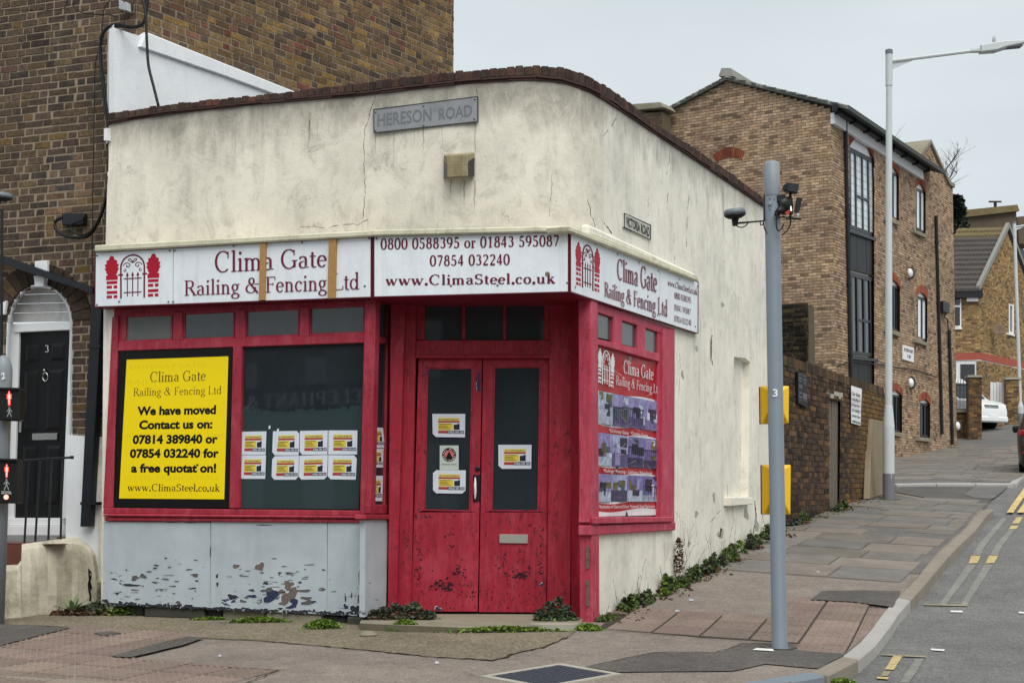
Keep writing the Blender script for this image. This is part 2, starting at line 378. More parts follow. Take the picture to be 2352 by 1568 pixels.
M['grey_asphalt'] = m_ground('grey_asphalt', (112, 110, 108), .25)
M['grout'] = plain('dark_joint', (70, 66, 60), .95, .1, vary=.3)
n = NT('paving_slab', .9, .15); _k = n.noise(70, 4, .8); _g = n.noise(3, 5)
_c = n.mix(1, n.objcol(), n.ramp(_k, .3, .7, (.75, .75, .75), (1.22, 1.2, 1.2)), 'MULTIPLY'); _c = n.mix(1, _c, n.ramp(_g, .3, .7, (.82, .82, .8), (1.14, 1.14, 1.14)), 'MULTIPLY')
M['slab'] = n.out(_c, _k, .35, .004)
n = NT('worn_lit_blister_top', .85, .2); M['blister'] = n.out(n.mix(1, n.objcol(), (1.28, 1.26, 1.24), 'MULTIPLY'))  # worn tops, lightened in colour to stand in for shading on the bumps
M['y_line'] = m_ground('yellow_road_paint', (214, 190, 132), .25, (150, 140, 112), .7, 1.5); M['y_faded'] = m_ground('worn_yellow_paint', (156, 148, 128), .2, (120, 120, 118), .6, 1.5)
M['y_mid'] = m_ground('half_worn_yellow_paint', (198, 178, 128), .3, (130, 128, 116), .9, 1.3); M['ghost_line'] = m_ground('scraped_line', (138, 137, 132), .2, (115, 115, 115), .6, 1.5); M['w_line'] = m_ground('white_road_paint', (224, 226, 222), .12)
M['iron'] = plain('cast_iron', (84, 88, 98), .5, .5, .3, vary=.3, scale=30)
M['conc'] = m_render('pale_concrete', (176, 172, 160), (110, 106, 92), .7, .1, .5)
M['buttress'] = m_render('brown_cement_render', (148, 134, 112), (96, 86, 70), .8, .4, .5); M['pole_grey'] = plain('grey_pole_paint', (108, 118, 128), .45, .4, vary=.10, scale=7); M['pole_light'] = plain('light_grey_pole_paint', (136, 144, 151), .45, .4, vary=.04)
M['puffin'] = plain('yellow_plastic', (255, 200, 8), .35, .45); M['lamp_white'] = plain('pale_grey_lamp_post', (196, 202, 204), .5, .4, vary=.08, scale=4)
M['rubber'] = plain('black_plastic', (18, 19, 21), .45, .4); M['sensor'] = plain('grey_plastic_cover', (112, 122, 128), .4, .4)
M['opposite_trim'] = plain('grey_white_trim', (150, 152, 150), .6); M['white'] = plain('white_paint', (235, 236, 238), .5, .3); M['grey_fig'] = plain('grey_figure', (150, 152, 156), .5)
n = NT('red_led', .5); n.b.inputs['Emission Color'].default_value = (1, .04, .03, 1); n.b.inputs['Emission Strength'].default_value = 1.8; M['led'] = n.out((.6, .02, .02))
n = NT('red_led_core', .5); n.b.inputs['Emission Color'].default_value = (1, .30, .22, 1); n.b.inputs['Emission Strength'].default_value = 1.5; M['led2'] = n.out((.8, .2, .2))
M['alu'] = m_render('cast_aluminium_sign', (156, 159, 163), (90, 92, 94), 1.0, .7, .2); M['alu_dark'] = plain('recessed_grey_letter', (116, 118, 124), .7)
M['alu_edge'] = plain('dark_sign_edge', (72, 74, 78), .7)
M['vic'] = plain('white_street_sign', (196, 196, 184), .5, vary=.1)
M['bell'] = m_render('bell_box_cover', (176, 164, 130), (46, 42, 34), 1.4, .8, .3)
M['navy'] = plain('dark_blue_plastic', (22, 28, 46), .4)
M['red_brick_flat'] = plain('red_brick_trim', (168, 92, 78), .9, .1, vary=.15, scale=20)
M['roof_tile'] = m_render('grey_concrete_tile', (78, 74, 73), (120, 116, 104), .4, .0, .5); M['roof_moss'] = m_render('mossy_ridge_tile', (122, 108, 78), (70, 66, 52), .9, 0, .5)
M['slate'] = plain('slate_roof', (78, 82, 80), .8, .2, vary=.25, scale=5, bump=.4); M['verge'] = plain('grey_mortar_verge', (140, 140, 134), .9, .1, vary=.25)
M['brownwall'] = m_render('brown_rendered_stack', (104, 92, 78), (66, 62, 50), .8, .6, .3)
M['van'] = plain('white_car_paint', (226, 230, 230), .25, .5); M['suv'] = plain('dark_red_brown_car_paint', (56, 46, 48), .2, .5, .3)
M['tail'] = plain('red_lamp_lens', (150, 24, 34), .2, .5); M['tyre'] = plain('tyre_rubber', (24, 24, 25), .8, .2)
M['carglass'] = plain('car_glass', (30, 36, 40), .08, .5); M['lens'] = plain('headlight_lens', (190, 196, 198), .1, .5, .2)
M['rust'] = plain('rusty_dish', (128, 108, 90), .7, .3, .2, vary=.3, scale=12)
M['kerb'] = m_render('granite_kerb', (170, 168, 164), (120, 116, 106), .5, .0, .5); M['kerb_old'] = m_render('old_stone_kerb', (146, 138, 126), (100, 92, 80), .7, .0, .6)
M['kerb_blue'] = m_render('blue_grey_kerb', (124, 134, 142), (92, 98, 104), .5, .0, .4)
def m_leaf(name, a, b, rough=.6):
    n = NT(name, rough, .3); r = n.noise(7, 3)
    g = n.t.nodes.new('ShaderNodeNewGeometry').outputs['Random Per Island']
    n.t.links.new(n.mix(.6, r, g), n.t.nodes.new('ShaderNodeMath').inputs[0])
    return n.out(n.mix(g, lin(*a), lin(*b)))
M['leaf'] = m_leaf('dark_green_leaves', (46, 62, 36), (98, 116, 62)); M['moss'] = m_leaf('bright_green_moss', (70, 98, 32), (122, 146, 52))
M['ivy'] = m_leaf('dull_green_creeper', (46, 54, 44), (84, 92, 72)); M['dead'] = m_leaf('dead_leaves', (70, 48, 38), (112, 86, 66))
M['agave'] = m_leaf('grey_green_leaf', (96, 116, 84), (128, 146, 108)); M['twig'] = plain('bare_twig', (84, 74, 66), .9)
M['conifer'] = m_leaf('dark_conifer', (26, 34, 28), (46, 56, 42))
M['crack'] = plain('dark_crack', (66, 62, 52), .95, .1)
for nm, m in M.items():
    if isinstance(m, NT): M[nm] = m.m
# ------------------------------------------------------------------ lettering
TK, TN = .105, .036
def arc(cx, cy, rx, ry, a0, a1, n=12):
    return [(cx + rx * cos(radians(lerp(a0, a1, i / n))), cy + ry * sin(radians(lerp(a0, a1, i / n)))) for i in range(n + 1)]
def V(x, a, b): return ([(x, a), (x, b)], TK)
def S(a, b, y): return ([(a, y), (b, y)], TN)
def D(x0, y0, x1, y1, w_): return ([(x0, y0), (x1, y1)], w_)
def flag(x, y): return D(x - .1, y - .035, x, y - .005, .04)
def dot(x, y, r=.06): return (arc(x, y, r / 2, r / 2, 0, 360, 10), r)
XH = .44
GL = {
 'C': (.74, [(arc(.40, .35, .31, .345, 48, 312, 18), 'a'), D(.62, .46, .62, .68, .04)]),
 'G': (.80, [(arc(.40, .35, .31, .345, 48, 320, 18), 'a'), D(.62, .48, .62, .68, .04), V(.64, .04, .29), S(.52, .76, .29)]),
 'R': (.70, [V(.15, 0, .69), S(.15, .36, .675), (arc(.35, .52, .15, .155, 90, -90), 'a'), S(.15, .36, .36), D(.34, .36, .60, .0, TK), S(.04, .27, .01), S(.04, .2, .69), S(.5, .72, .01)]),
 'F': (.58, [V(.15, 0, .69), S(.04, .53, .68), D(.52, .68, .53, .54, .04), S(.15, .42, .36), D(.42, .43, .42, .29, .035), S(.04, .28, .01)]),
 'L': (.60, [V(.15, 0, .69), S(.04, .28, .69), S(.04, .56, .015), D(.55, .02, .57, .17, .04)]),
 'S': (.56, [(arc(.27, .52, .17, .165, 35, 230, 12) + arc(.28, .18, .19, .175, 65, -150, 14), 'a'), D(.45, .52, .46, .68, .04), D(.08, .0, .07, .18, .04)]),
 'E': (.62, [V(.15, 0, .69), S(.04, .54, .68), D(.54, .68, .55, .54, .04), S(.15, .44, .36), S(.04, .56, .015), D(.55, .02, .57, .17, .04)]),
 'P': (.62, [V(.15, 0, .69), S(.15, .36, .675), (arc(.36, .51, .16, .165, 90, -90), 'a'), S(.15, .36, .34), S(.04, .28, .01), S(.04, .2, .69)]),
 'H': (.78, [V(.15, 0, .69), V(.61, 0, .69), S(.15, .61, .35), S(.04, .27, .01), S(.04, .27, .69), S(.5, .73, .01), S(.5, .73, .69)]),
 'A': (.70, [D(.32, .70, .08, .0, .045), D(.34, .70, .60, .0, TK), S(.16, .5, .24), S(.0, .18, .01), S(.48, .72, .01)]),
 'N': (.76, [D(.15, 0, .15, .69, .045), D(.15, .69, .60, .0, TK), D(.60, 0, .60, .69, .045), S(.04, .26, .01), S(.03, .2, .69), S(.5, .7, .69)]),
 'T': (.64, [V(.31, 0, .69), S(.03, .59, .68), D(.04, .68, .04, .53, .04), D(.59, .68, .59, .53, .04), S(.2, .42, .01)]),
 'l': (.28, [V(.14, 0, .71), S(.03, .25, .01), flag(.14, .72)]),
 'i': (.28, [V(.14, 0, XH), S(.03, .25, .01), flag(.14, XH), dot(.14, .62)]),
 'm': (.86, [V(.14, 0, XH), flag(.14, XH), (arc(.27, .27, .14, .15, 165, 0), 'a'), V(.41, 0, .28), (arc(.54, .27, .14, .15, 165, 0), 'a'), V(.68, 0, .28), S(.03, .25, .01), S(.31, .51, .01), S(.58, .79, .01)]),
 'n': (.58, [V(.14, 0, XH), flag(.14, XH), (arc(.27, .27, .14, .15, 165, 0), 'a'), V(.41, 0, .28), S(.03, .25, .01), S(.31, .52, .01)]),
 'r': (.40, [V(.14, 0, XH), flag(.14, XH), (arc(.26, .27, .12, .15, 165, 60), 'a'), dot(.33, .38, .05), S(.03, .27, .01)]),
 'a': (.48, [(arc(.20, .30, .14, .125, 160, 0), 'a'), V(.34, .06, .30), (arc(.22, .12, .15, .12, 80, 310), 'a'), S(.34, .46, .02)]),
 't': (.34, [V(.15, .07, .57), S(.03, .29, .425), (arc(.24, .09, .09, .085, 180, 310), 'a')]),
 'e': (.46, [(arc(.23, .22, .17, .215, 5, 318, 16), 'a'), S(.08, .40, .245)]),
 'g': (.50, [(arc(.21, .29, .14, .145, 0, 360, 16), 'a'), D(.3, .4, .45, .43, .04), (arc(.23, -.10, .19, .11, 0, 360, 16), 'a'), D(.13, .16, .12, .05, .05), D(.12, .04, .32, .01, .06)]),
 'd': (.56, [(arc(.23, .22, .17, .215, 25, 335, 16), 'a'), V(.41, 0, .71), flag(.41, .72), S(.41, .52, .01)]),
 'c': (.44, [(arc(.23, .22, .17, .215, 45, 315, 16), 'a'), dot(.35, .36, .05)]),
 'o': (.50, [(arc(.25, .22, .18, .215, 0, 360, 20), 'a')]),
 'u': (.58, [V(.13, .13, XH), flag(.13, XH), (arc(.26, .13, .13, .125, 180, 360), 'a'), V(.42, 0, XH), flag(.42, XH), S(.42, .54, .01)]),
 'k': (.54, [V(.14, 0, .71), flag(.14, .72), D(.16, .2, .4, .42, .04), D(.24, .27, .46, .0, TK), S(.03, .25, .01), S(.36, .54, .01), S(.3, .48, .43)]),
 'w': (.76, [D(.07, .43, .22, .0, TK), D(.22, .0, .36, .40, .04), D(.34, .43, .50, .0, TK), D(.50, .0, .66, .42, .04), S(.0, .18, .43), S(.28, .42, .43), S(.58, .75, .43)]),
 '.': (.24, [dot(.12, .04, .09)]), ':': (.24, [dot(.12, .04, .08), dot(.12, .36, .08)]),
 '&': (.82, [(arc(.34, .53, .13, .15, 0, 360, 16), 'a'), (arc(.30, .20, .24, .19, 115, 380, 16), 'a'), D(.24, .46, .68, .0, TK), S(.5, .74, .40)]),
 ' ': (.28, []),
 '0': (.52, [(arc(.26, .34, .19, .335, 0, 360, 20), 'a')]),
 '1': (.52, [V(.27, 0, .68), D(.27, .66, .12, .56, .05), S(.14, .41, .01)]),
 '2': (.52, [(arc(.25, .49, .16, .175, 160, -30, 12), 'a'), D(.38, .40, .09, .06, .06), ([(.07, .04), (.44, .04)], .085)]),
 '3': (.52, [(arc(.24, .52, .14, .14, 150, -80, 12), 'a'), (arc(.24, .20, .17, .18, 85, -150, 12), 'a')]),
 '4': (.52, [V(.33, 0, .68), D(.32, .67, .05, .2, .045), ([(.04, .19), (.46, .19)], .06)]),
 '5': (.52, [D(.14, .64, .12, .38, .05), ([(.14, .64), (.40, .64)], .08), (arc(.23, .21, .18, .195, 120, -150, 14), 'a')]),
 '6': (.52, [(arc(.27, .21, .17, .195, 0, 360, 18), 'a'), (arc(.42, .26, .33, .40, 185, 105, 8), 'a')]),
 '7': (.52, [([(.07, .64), (.45, .64)], .08), D(.44, .62, .20, .0, .075)]),
 '8': (.52, [(arc(.26, .51, .13, .155, 0, 360, 16), 'a'), (arc(.26, .19, .17, .18, 0, 360, 18), 'a')]),
 '9': (.52, [(arc(.25, .47, .17, .195, 0, 360, 18), 'a'), (arc(.10, .42, .33, .40, 5, -75, 8), 'a')]),
}
def serif(text, bold=1.0, track=0.0):
    """-> (quads, width); unit = em with capitals .69 high; every quad lies on its own tiny level"""
    out = []; x = 0; lev = 0
    for ch in text:
        adv, st = GL.get(ch, (.5, []))
        for pts, wd in st:
            lev = (lev + 1) % 7; Lf = []; Rt = []
            for i, p in enumerate(pts):
                a = pts[max(i - 1, 0)]; b = pts[min(i + 1, len(pts) - 1)]
                if len(pts) > 2 and pts[0] == pts[-1] and i in (0, len(pts) - 1): a, b = pts[-2], pts[1]
                dx, dy = b[0] - a[0], b[1] - a[1]; l = math.hypot(dx, dy) or 1; dx /= l; dy /= l
                h = (TN + (TK - TN) * abs(dy) ** 1.6 if wd == 'a' else wd) / 2 * bold
                Lf.append((x + p[0] - dy * h, p[1] + dx * h)); Rt.append((x + p[0] + dy * h, p[1] - dx * h))
            for i in range(len(pts) - 1): out.append(([Lf[i], Lf[i + 1], Rt[i + 1], Rt[i]], lev))
        x += adv + track
    return out, x - track
_tc = {}
def sans(text, bold=0.0):
    k = (text, bold)
    if k not in _tc:
        cu = bpy.data.curves.new('t', 'FONT'); cu.body = text; cu.offset = bold; cu.resolution_u = 3; cu.fill_mode = 'FRONT' if hasattr(cu, 'fill_mode') else 'BOTH'
        o = bpy.data.objects.new('t', cu); COL.objects.link(o); dg = bpy.context.evaluated_depsgraph_get()
        me = bpy.data.meshes.new_from_object(o.evaluated_get(dg))
        polys = [[(me.vertices[i].co.x, me.vertices[i].co.y) for i in p.vertices] for p in me.polygons]
        polys = [(p, 0) for p in polys]
        xs = [q[0] for p, _ in polys for q in p]
        _tc[k] = ([([(q[0] - min(xs), q[1]) for q in p], l) for p, l in polys], max(xs) - min(xs))
        bpy.data.objects.remove(o); bpy.data.curves.remove(cu); bpy.data.meshes.remove(me)
    return _tc[k]
CAP = {'serif': .69, 'sans': .72}
def write(mb, pl, text, q, off, style='serif', bold=1.0, mi=0, shift=(0, 0), track=0.0, lev0=0):
    """text whose baseline runs q[3]..q[2] and capitals reach q[0]..q[1] (seen corners tl, tr, br, bl) on plane pl"""
    ps, W_ = serif(text, bold, track) if style == 'serif' else sans(text, bold if bold < .2 else 0.0)
    cap = CAP[style]
    for p, lev in ps:
        pts = []
        for x, y in p:
            a = x / W_ + shift[0]; b = 1 - y / cap + shift[1]
            u = lerp(lerp(q[0][0], q[1][0], a), lerp(q[3][0], q[2][0], a), b); v = lerp(lerp(q[0][1], q[1][1], a), lerp(q[3][1], q[2][1], a), b)
            pts.append(pl.P(u, v, off + .00025 * (lev + lev0)))
        mb.poly(pts, mi)
def quadmap(pl, q, off):
    def f(a, b, o=0.0):
        """a across 0..1, b down 0..1"""
        u = lerp(lerp(q[0][0], q[1][0], a), lerp(q[3][0], q[2][0], a), b); v = lerp(lerp(q[0][1], q[1][1], a), lerp(q[3][1], q[2][1], a), b)
        return pl.P(u, v, off + o)
    return f
def stroke2(f, mb, pts, w_, asp, o=0, mi=0):
    for i in range(len(pts) - 1):
        (x0, y0), (x1, y1) = pts[i], pts[i + 1]; dx, dy = (x1 - x0) * asp, y1 - y0; l = math.hypot(dx, dy) or 1
        nx, ny = -dy / l * w_ / 2, dx / l * w_ / 2
        mb.poly([f(x0 + nx / asp, y0 + ny, o), f(x1 + nx / asp, y1 + ny, o), f(x1 - nx / asp, y1 - ny, o), f(x0 - nx / asp, y0 - ny, o)], mi)
def gate_logo(mb, f, asp=1.15, mi=0, mi2=1):
    """two brick piers with flame-shaped shrubs and an arched scrollwork gate; box 0..1 wide, 0..1 down"""
    rng = random.Random(4)
    for cx in (.11, .89):
        for r, y0 in enumerate((.56, .66, .78, .88)):
            hh = .075
            if r % 2 == 0: cs = [(-.10, .10)]
            else: cs = [(-.10, .0), (.03, .10)]
            for a, b in cs: mb.poly([f(cx + a, y0 + .01), f(cx + b, y0 + .01), f(cx + b, y0 + hh), f(cx + a, y0 + hh)], mi)
        mb.poly([f(cx - .11, .44), f(cx + .11, .44), f(cx + .11, .545), f(cx - .11, .545)], mi)
        L_, R_ = [], []
        for i in range(10):
            t = i / 9; w_ = .115 * (sin(pi * (t * .80 + .16)) ** .7) * (1 + (.22 if i % 2 else -.05)); y = .45 - .40 * t
            L_.append((cx - w_, y - (.03 if i % 2 else 0))); R_.append((cx + w_, y - (.03 if i % 2 else 0)))
        for i in range(9): mb.poly([f(*L_[i], .0003), f(*R_[i], .0003), f(*R_[i + 1], .0003), f(*L_[i + 1], .0003)], mi)
        mb.poly([f(*L_[9], .0003), f(*R_[9], .0003), f(cx, .0, .0003)], mi)
    ga = [(.5 + .22 * cos(radians(a)), .28 - .27 * sin(radians(a))) for a in range(0, 181, 12)]
    stroke2(f, mb, [(.72, .97)] + ga + [(.28, .97)], .035, asp, 0, mi2)
    for s_x in (-1, 1):
        sp = [(.5 + s_x * (.10 + .075 * (1 - a / 460) * cos(radians(a))), .24 - .075 * (1 - a / 460) * sin(radians(a))) for a in range(0, 460, 24)]
        stroke2(f, mb, sp, .018, asp, .0004, mi2)
        sp = [(.5 + s_x * (.155 + .05 * (1 - a / 460) * cos(radians(a))), .345 - .05 * (1 - a / 460) * sin(radians(a))) for a in range(90, 460, 24)]
        stroke2(f, mb, sp, .016, asp, .0006, mi2)
        stroke2(f, mb, [(.5, .16), (.5 + s_x * .04, .09), (.5 + s_x * .08, .10), (.5 + s_x * .07, .13), (.5, .18)], .016, asp, .0008, mi2)
        stroke2(f, mb, [(.5 + s_x * .18, .44), (.5 + s_x * .27, .44)], .035, asp, .0005, mi2)
    for x in (.40, .5, .60):
        stroke2(f, mb, [(x, .46), (x, .93)], .02, asp, .0002, mi2)
        mb.poly([f(x - .028, .47, .0007), f(x + .028, .47, .0007), f(x, .38, .0007)], mi2)
    for y in (.53, .84): stroke2(f, mb, [(.33, y), (.67, y)], .022, asp, .0009, mi2)

# ------------------------------------------------------------------ brickwork
def inside_rows(polys, z):
    xs = []
    for P in polys:
        for i in range(len(P)):
            (x0, y0), (x1, y1) = P[i], P[(i + 1) % len(P)]
            if (y0 <= z) != (y1 <= z): xs.append(x0 + (z - y0) / (y1 - y0) * (x1 - x0))
    xs.sort(); return list(zip(xs[::2], xs[1::2]))
def brickwall(pl, polys, parent, pal, bond='stretcher', Lb=.215, Hb=.065, J=.011, proud=.008, rough=.003, nparts=300, mortar='mortar', vc='brick_vc', oc='brick_oc', z0=None, depth=.0, name='brick', score=None, seed=1, tone=None, skip=0.0):
    """real bricks, recessed mortar; polys in (along, up) coordinates of the plane, even-odd"""
    rng = random.Random(seed); zs = [p[1] for P in polys for p in P]; zmin, zmax = min(zs), max(zs)
    z = z0 if z0 is not None else zmin; mort = MB(); cand = []; row = 0; pitch = Hb + J
    while z < zmax:
        for a, b in inside_rows(polys, z + pitch / 2):
            if b - a < .01: continue
            mort.poly([pl.W(a, z, depth), pl.W(b, z, depth), pl.W(b, z + pitch, depth), pl.W(a, z + pitch, depth)])
            if bond == 'stretcher': seq = [Lb]; start = -(row % 2) * (Lb + J) / 2
            else: seq = [Lb, (Lb - J) / 2]; start = -(row % 2) * (Lb + J + (Lb - J) / 2 + J) / 2 - .03 * (row % 2)
            x = math.floor((a - start) / (sum(seq) + J * len(seq))) * (sum(seq) + J * len(seq)) + start; k = 0
            while x < b:
                l = seq[k % len(seq)] * (1 if bond == 'stretcher' else rng.uniform(.9, 1.1)); x0, x1 = max(x, a + .002), min(x + l, b - .002)
                if x1 - x0 > .02: cand.append((x0, x1, z + J / 2, z + J / 2 + Hb, x0 == x and x1 == x + l, k % len(seq)))
                x += l + J; k += 1
        z += pitch; row += 1
    def col(x, zz):
        c = rng.choices(pal, [p[1] for p in pal])[0][0]; c = lin(*c); f = rng.uniform(.78, 1.17)
        c = tuple(q * f for q in c)
        return tone(c, x, zz, rng) if tone else c
    sc = score or (lambda p: p.length)
    full = [i for i, q in enumerate(cand) if q[4]]
    if len(cand) > 320: full = sorted(full, key=lambda i: sc(pl.W(cand[i][0], cand[i][2]) - Vector((0, 0, ZC))))[:nparts]
    chosen = set(full); mb = MB()
    Mx = Matrix(((pl.d.x, pl.n.x, 0, 0), (pl.d.y, pl.n.y, 0, 0), (0, 0, 1, 0), (0, 0, 0, 1)))
    shared = {}
    for i, (x0, x1, za, zb, full_, kd) in enumerate(cand):
        c = col(x0, za); pr = proud + rng.uniform(-rough, rough)
        if i in chosen:
            key = (kd, rng.randrange(3))
            if key not in shared:
                m = MB(); l = x1 - x0; j = lambda: rng.uniform(-.005, .005) if rough >= .002 else 0
                e = .004
                fr = [Vector((-l / 2 + e + j(), 0, -Hb / 2 + e + j())), Vector((l / 2 - e + j(), 0, -Hb / 2 + e + j())), Vector((l / 2 - e + j(), 0, Hb / 2 - e + j())), Vector((-l / 2 + e + j(), 0, Hb / 2 - e + j()))]
                bk = [Vector((-l / 2, -.02, -Hb / 2)), Vector((l / 2, -.02, -Hb / 2)), Vector((l / 2, -.02, Hb / 2)), Vector((-l / 2, -.02, Hb / 2))]
                m.hexa(fr, bk, back=False); me = bpy.data.meshes.new(name); me.from_pydata(m.v, [], m.f); me.materials.append(M[oc]); shared[key] = me
            o = bpy.data.objects.new(name, shared[key]); COL.objects.link(o)
            o.matrix_world = Matrix.Translation(pl.W((x0 + x1) / 2, (za + zb) / 2, depth + pr)) @ Mx
            o.parent = parent; o.color = (*c, 1)
        else:
            j = lambda: rng.uniform(-.005, .005) if rough >= .002 else 0
            e = .003; jj = [(j(), j()) for _ in range(4)]
            C = [(x0, za), (x1, za), (x1, zb), (x0, zb)]; ie = [(e, e), (-e, e), (-e, -e), (e, -e)]
            mb.hexa([pl.W(x + a + p, y + b + q, depth + pr) for (x, y), (a, b), (p, q) in zip(C, ie, jj)], [pl.W(x, y, depth - .002) for x, y in C], col=c, back=False)
    mort.build('mortar_joints', M[mortar], parent)
    if mb.f:
        o = mb.build('brickwork', M[vc], parent, cols=True); o['kind'] = 'stuff'
def PZ(pl, pts): return [pl.sz(u, v) for u, v in pts]
def ground_patch(name, pts, dz, mat, parent=None, step=.35, jag=0.0, seed=0, px=True, **props):
    rng = random.Random(seed); P = [hit(u, v, dz) for u, v in pts] if px else [Vector((x, y, 0)) for x, y in pts]
    out = []
    for i in range(len(P)):
        a, b = P[i], P[(i + 1) % len(P)]; n_ = max(1, int((b - a).xy.length / (.12 if jag else step)))
        for k in range(n_):
            q = a.lerp(b, k / n_)
            if jag and k: q += Vector((rng.uniform(-jag, jag), rng.uniform(-jag, jag), 0))
            out.append(Vector((q.x, q.y)))
    nb = len(out); xs = [p.x for p in out]; ys = [p.y for p in out]; pts2 = list(out)
    def ins(x, y):
        r = False
        for i in range(nb):
            a, b = out[i], out[(i + 1) % nb]
            if (a.y > y) != (b.y > y) and x < (b.x - a.x) * (y - a.y) / (b.y - a.y) + a.x: r = not r
        return r
    g = max(step, math.sqrt((max(xs) - min(xs)) * (max(ys) - min(ys)) / 4000))
    x = min(xs)
    while x < max(xs):
        y = min(ys)
        while y < max(ys):
            if ins(x, y): pts2.append(Vector((x, y)))
            y += g
        x += g
    r = delaunay_2d_cdt(pts2, [], [list(range(nb))], 1, 1e-4)
    mb = MB(); mb.v = [(p.x, p.y, gz(p.x, p.y) + dz) for p in r[0]]; mb.f = [tuple(f) for f in r[2]]; mb.m = [0] * len(mb.f); mb.c = [None] * len(mb.f)
    # orient up
    mb.f = [f if (Vector(mb.v[f[1]]) - Vector(mb.v[f[0]])).cross(Vector(mb.v[f[2]]) - Vector(mb.v[f[0]])).z > 0 else f[::-1] for f in mb.f]
    return mb.build(name, mat, parent, **props)
_slabmesh = {}
def slab(parent, c, ang, lx, ly, col, name='paving_slab', th=.03, dz=0.0, blisters=False, rng=random, clip=None):
    key = (name, round(lx, 2), round(ly, 2), blisters)
    if clip:
        A, B = clip; nrm = Vector((-(B - A).y, (B - A).x)).normalized(); ca, sa = cos(ang), sin(ang)
        dist = lambda x, y: (Vector((c[0] + x * ca - y * sa, c[1] + x * sa + y * ca)) - A).dot(nrm)
        P = [(-lx / 2, -ly / 2), (lx / 2, -ly / 2), (lx / 2, ly / 2), (-lx / 2, ly / 2)]; Q = []
        for p, q in zip(P, P[1:] + P[:1]):
            dp, dq = dist(*p), dist(*q)
            if dp >= 0: Q.append(p)
            if dp * dq < 0: t = dp / (dp - dq); Q.append((lerp(p[0], q[0], t), lerp(p[1], q[1], t)))
        if len(Q) < 3: return None
        if len(Q) != 4 or min(dist(*p) for p in P) < 0:
            key = (name, c[0], c[1]); m = MB(); m.poly([(x, y, 0) for x, y in Q])
            for p, q in zip(Q, Q[1:] + Q[:1]): m.poly([(*p, 0), (*p, -th), (*q, -th), (*q, 0)])
            if blisters:
                k = int(round(lx / .0667))
                for i in range(k):
                    for j in range(k):
                        cx, cy = -lx / 2 + (i + .5) * lx / k, -ly / 2 + (j + .5) * ly / k
                        if dist(cx, cy) > .02: m.faces([(cx + .017 * cos(a * pi / 3), cy + .017 * sin(a * pi / 3), 0) for a in range(6)] + [(cx + .010 * cos(a * pi / 3), cy + .010 * sin(a * pi / 3), .007) for a in range(6)], [(a, (a + 1) % 6, 6 + (a + 1) % 6, 6 + a) for a in range(6)]); m.poly([(cx + .010 * cos(a * pi / 3), cy + .010 * sin(a * pi / 3), .0071) for a in range(6)], 1)
            me = bpy.data.meshes.new(name); me.from_pydata(m.v, [], m.f); me.materials.append(M['slab']); me.materials.append(M['blister']); me.polygons.foreach_set('material_index', m.m); _slabmesh[key] = me
    if key not in _slabmesh:
        m = MB(); e = .006
        m.hexa([(-lx / 2 + e, -ly / 2 + e, 0), (lx / 2 - e, -ly / 2 + e, 0), (lx / 2 - e, ly / 2 - e, 0), (-lx / 2 + e, ly / 2 - e, 0)], [(-lx / 2, -ly / 2, -th), (lx / 2, -ly / 2, -th), (lx / 2, ly / 2, -th), (-lx / 2, ly / 2, -th)], back=False)
        if blisters:
            k = int(round(lx / .0667))
            for i in range(k):
                for j in range(k):
                    cx, cy = -lx / 2 + (i + .5) * lx / k, -ly / 2 + (j + .5) * ly / k
                    m.faces([(cx + .017 * cos(a * pi / 3), cy + .017 * sin(a * pi / 3), 0) for a in range(6)] + [(cx + .010 * cos(a * pi / 3), cy + .010 * sin(a * pi / 3), .007) for a in range(6)],
                            [(a, (a + 1) % 6, 6 + (a + 1) % 6, 6 + a) for a in range(6)]); m.poly([(cx + .010 * cos(a * pi / 3), cy + .010 * sin(a * pi / 3), .0071) for a in range(6)], 1)
        me = bpy.data.meshes.new(name); me.from_pydata(m.v, [], m.f); me.materials.append(M['slab']); me.materials.append(M['blister']); me.polygons.foreach_set('material_index', m.m); _slabmesh[key] = me
    o = bpy.data.objects.new(name, _slabmesh[key]); COL.objects.link(o); o.parent = parent
    x, y = c; e = .2
    nx = -(gz(x + e, y) - gz(x - e, y)) / (2 * e); ny = -(gz(x, y + e) - gz(x, y - e)) / (2 * e)
    N = Vector((nx, ny, 1)).normalized(); X = Vector((cos(ang), sin(ang), 0)); X = (X - N * X.dot(N)).normalized(); Y = N.cross(X)
    o.matrix_world = Matrix.Translation((x, y, gz(x, y) + dz)) @ Matrix(((X.x, Y.x, N.x, 0), (X.y, Y.y, N.y, 0), (X.z, Y.z, N.z, 0), (0, 0, 0, 1)))
    o.color = (*col, 1); return o
def leaves(mb, c, rad, n, size, rng, flat=.5, up=.3, mi=0, pointy=1.6):
    for _ in range(n):
        a = rng.uniform(0, 2 * pi); r = math.sqrt(rng.random()); h = rng.random() ** .8
        k = (1 - h * h) ** .5 * (.8 + .4 * rng.random())
        p = Vector(c) + Vector((cos(a) * r * k * rad[0], sin(a) * r * k * rad[1], h * rad[2]))
        s_ = size * rng.uniform(.6, 1.4); d = Vector((rng.gauss(0, 1), rng.gauss(0, 1), rng.gauss(0, flat) + up)).normalized()
        t = d.cross(Vector((rng.gauss(0, 1), rng.gauss(0, 1), rng.gauss(0, 1)))).normalized() * s_ * .5; d = d * s_ * pointy * .5
        mb.poly([p - d, p + t * .9 - d * .1, p + d, p - t * .9 - d * .1], mi)
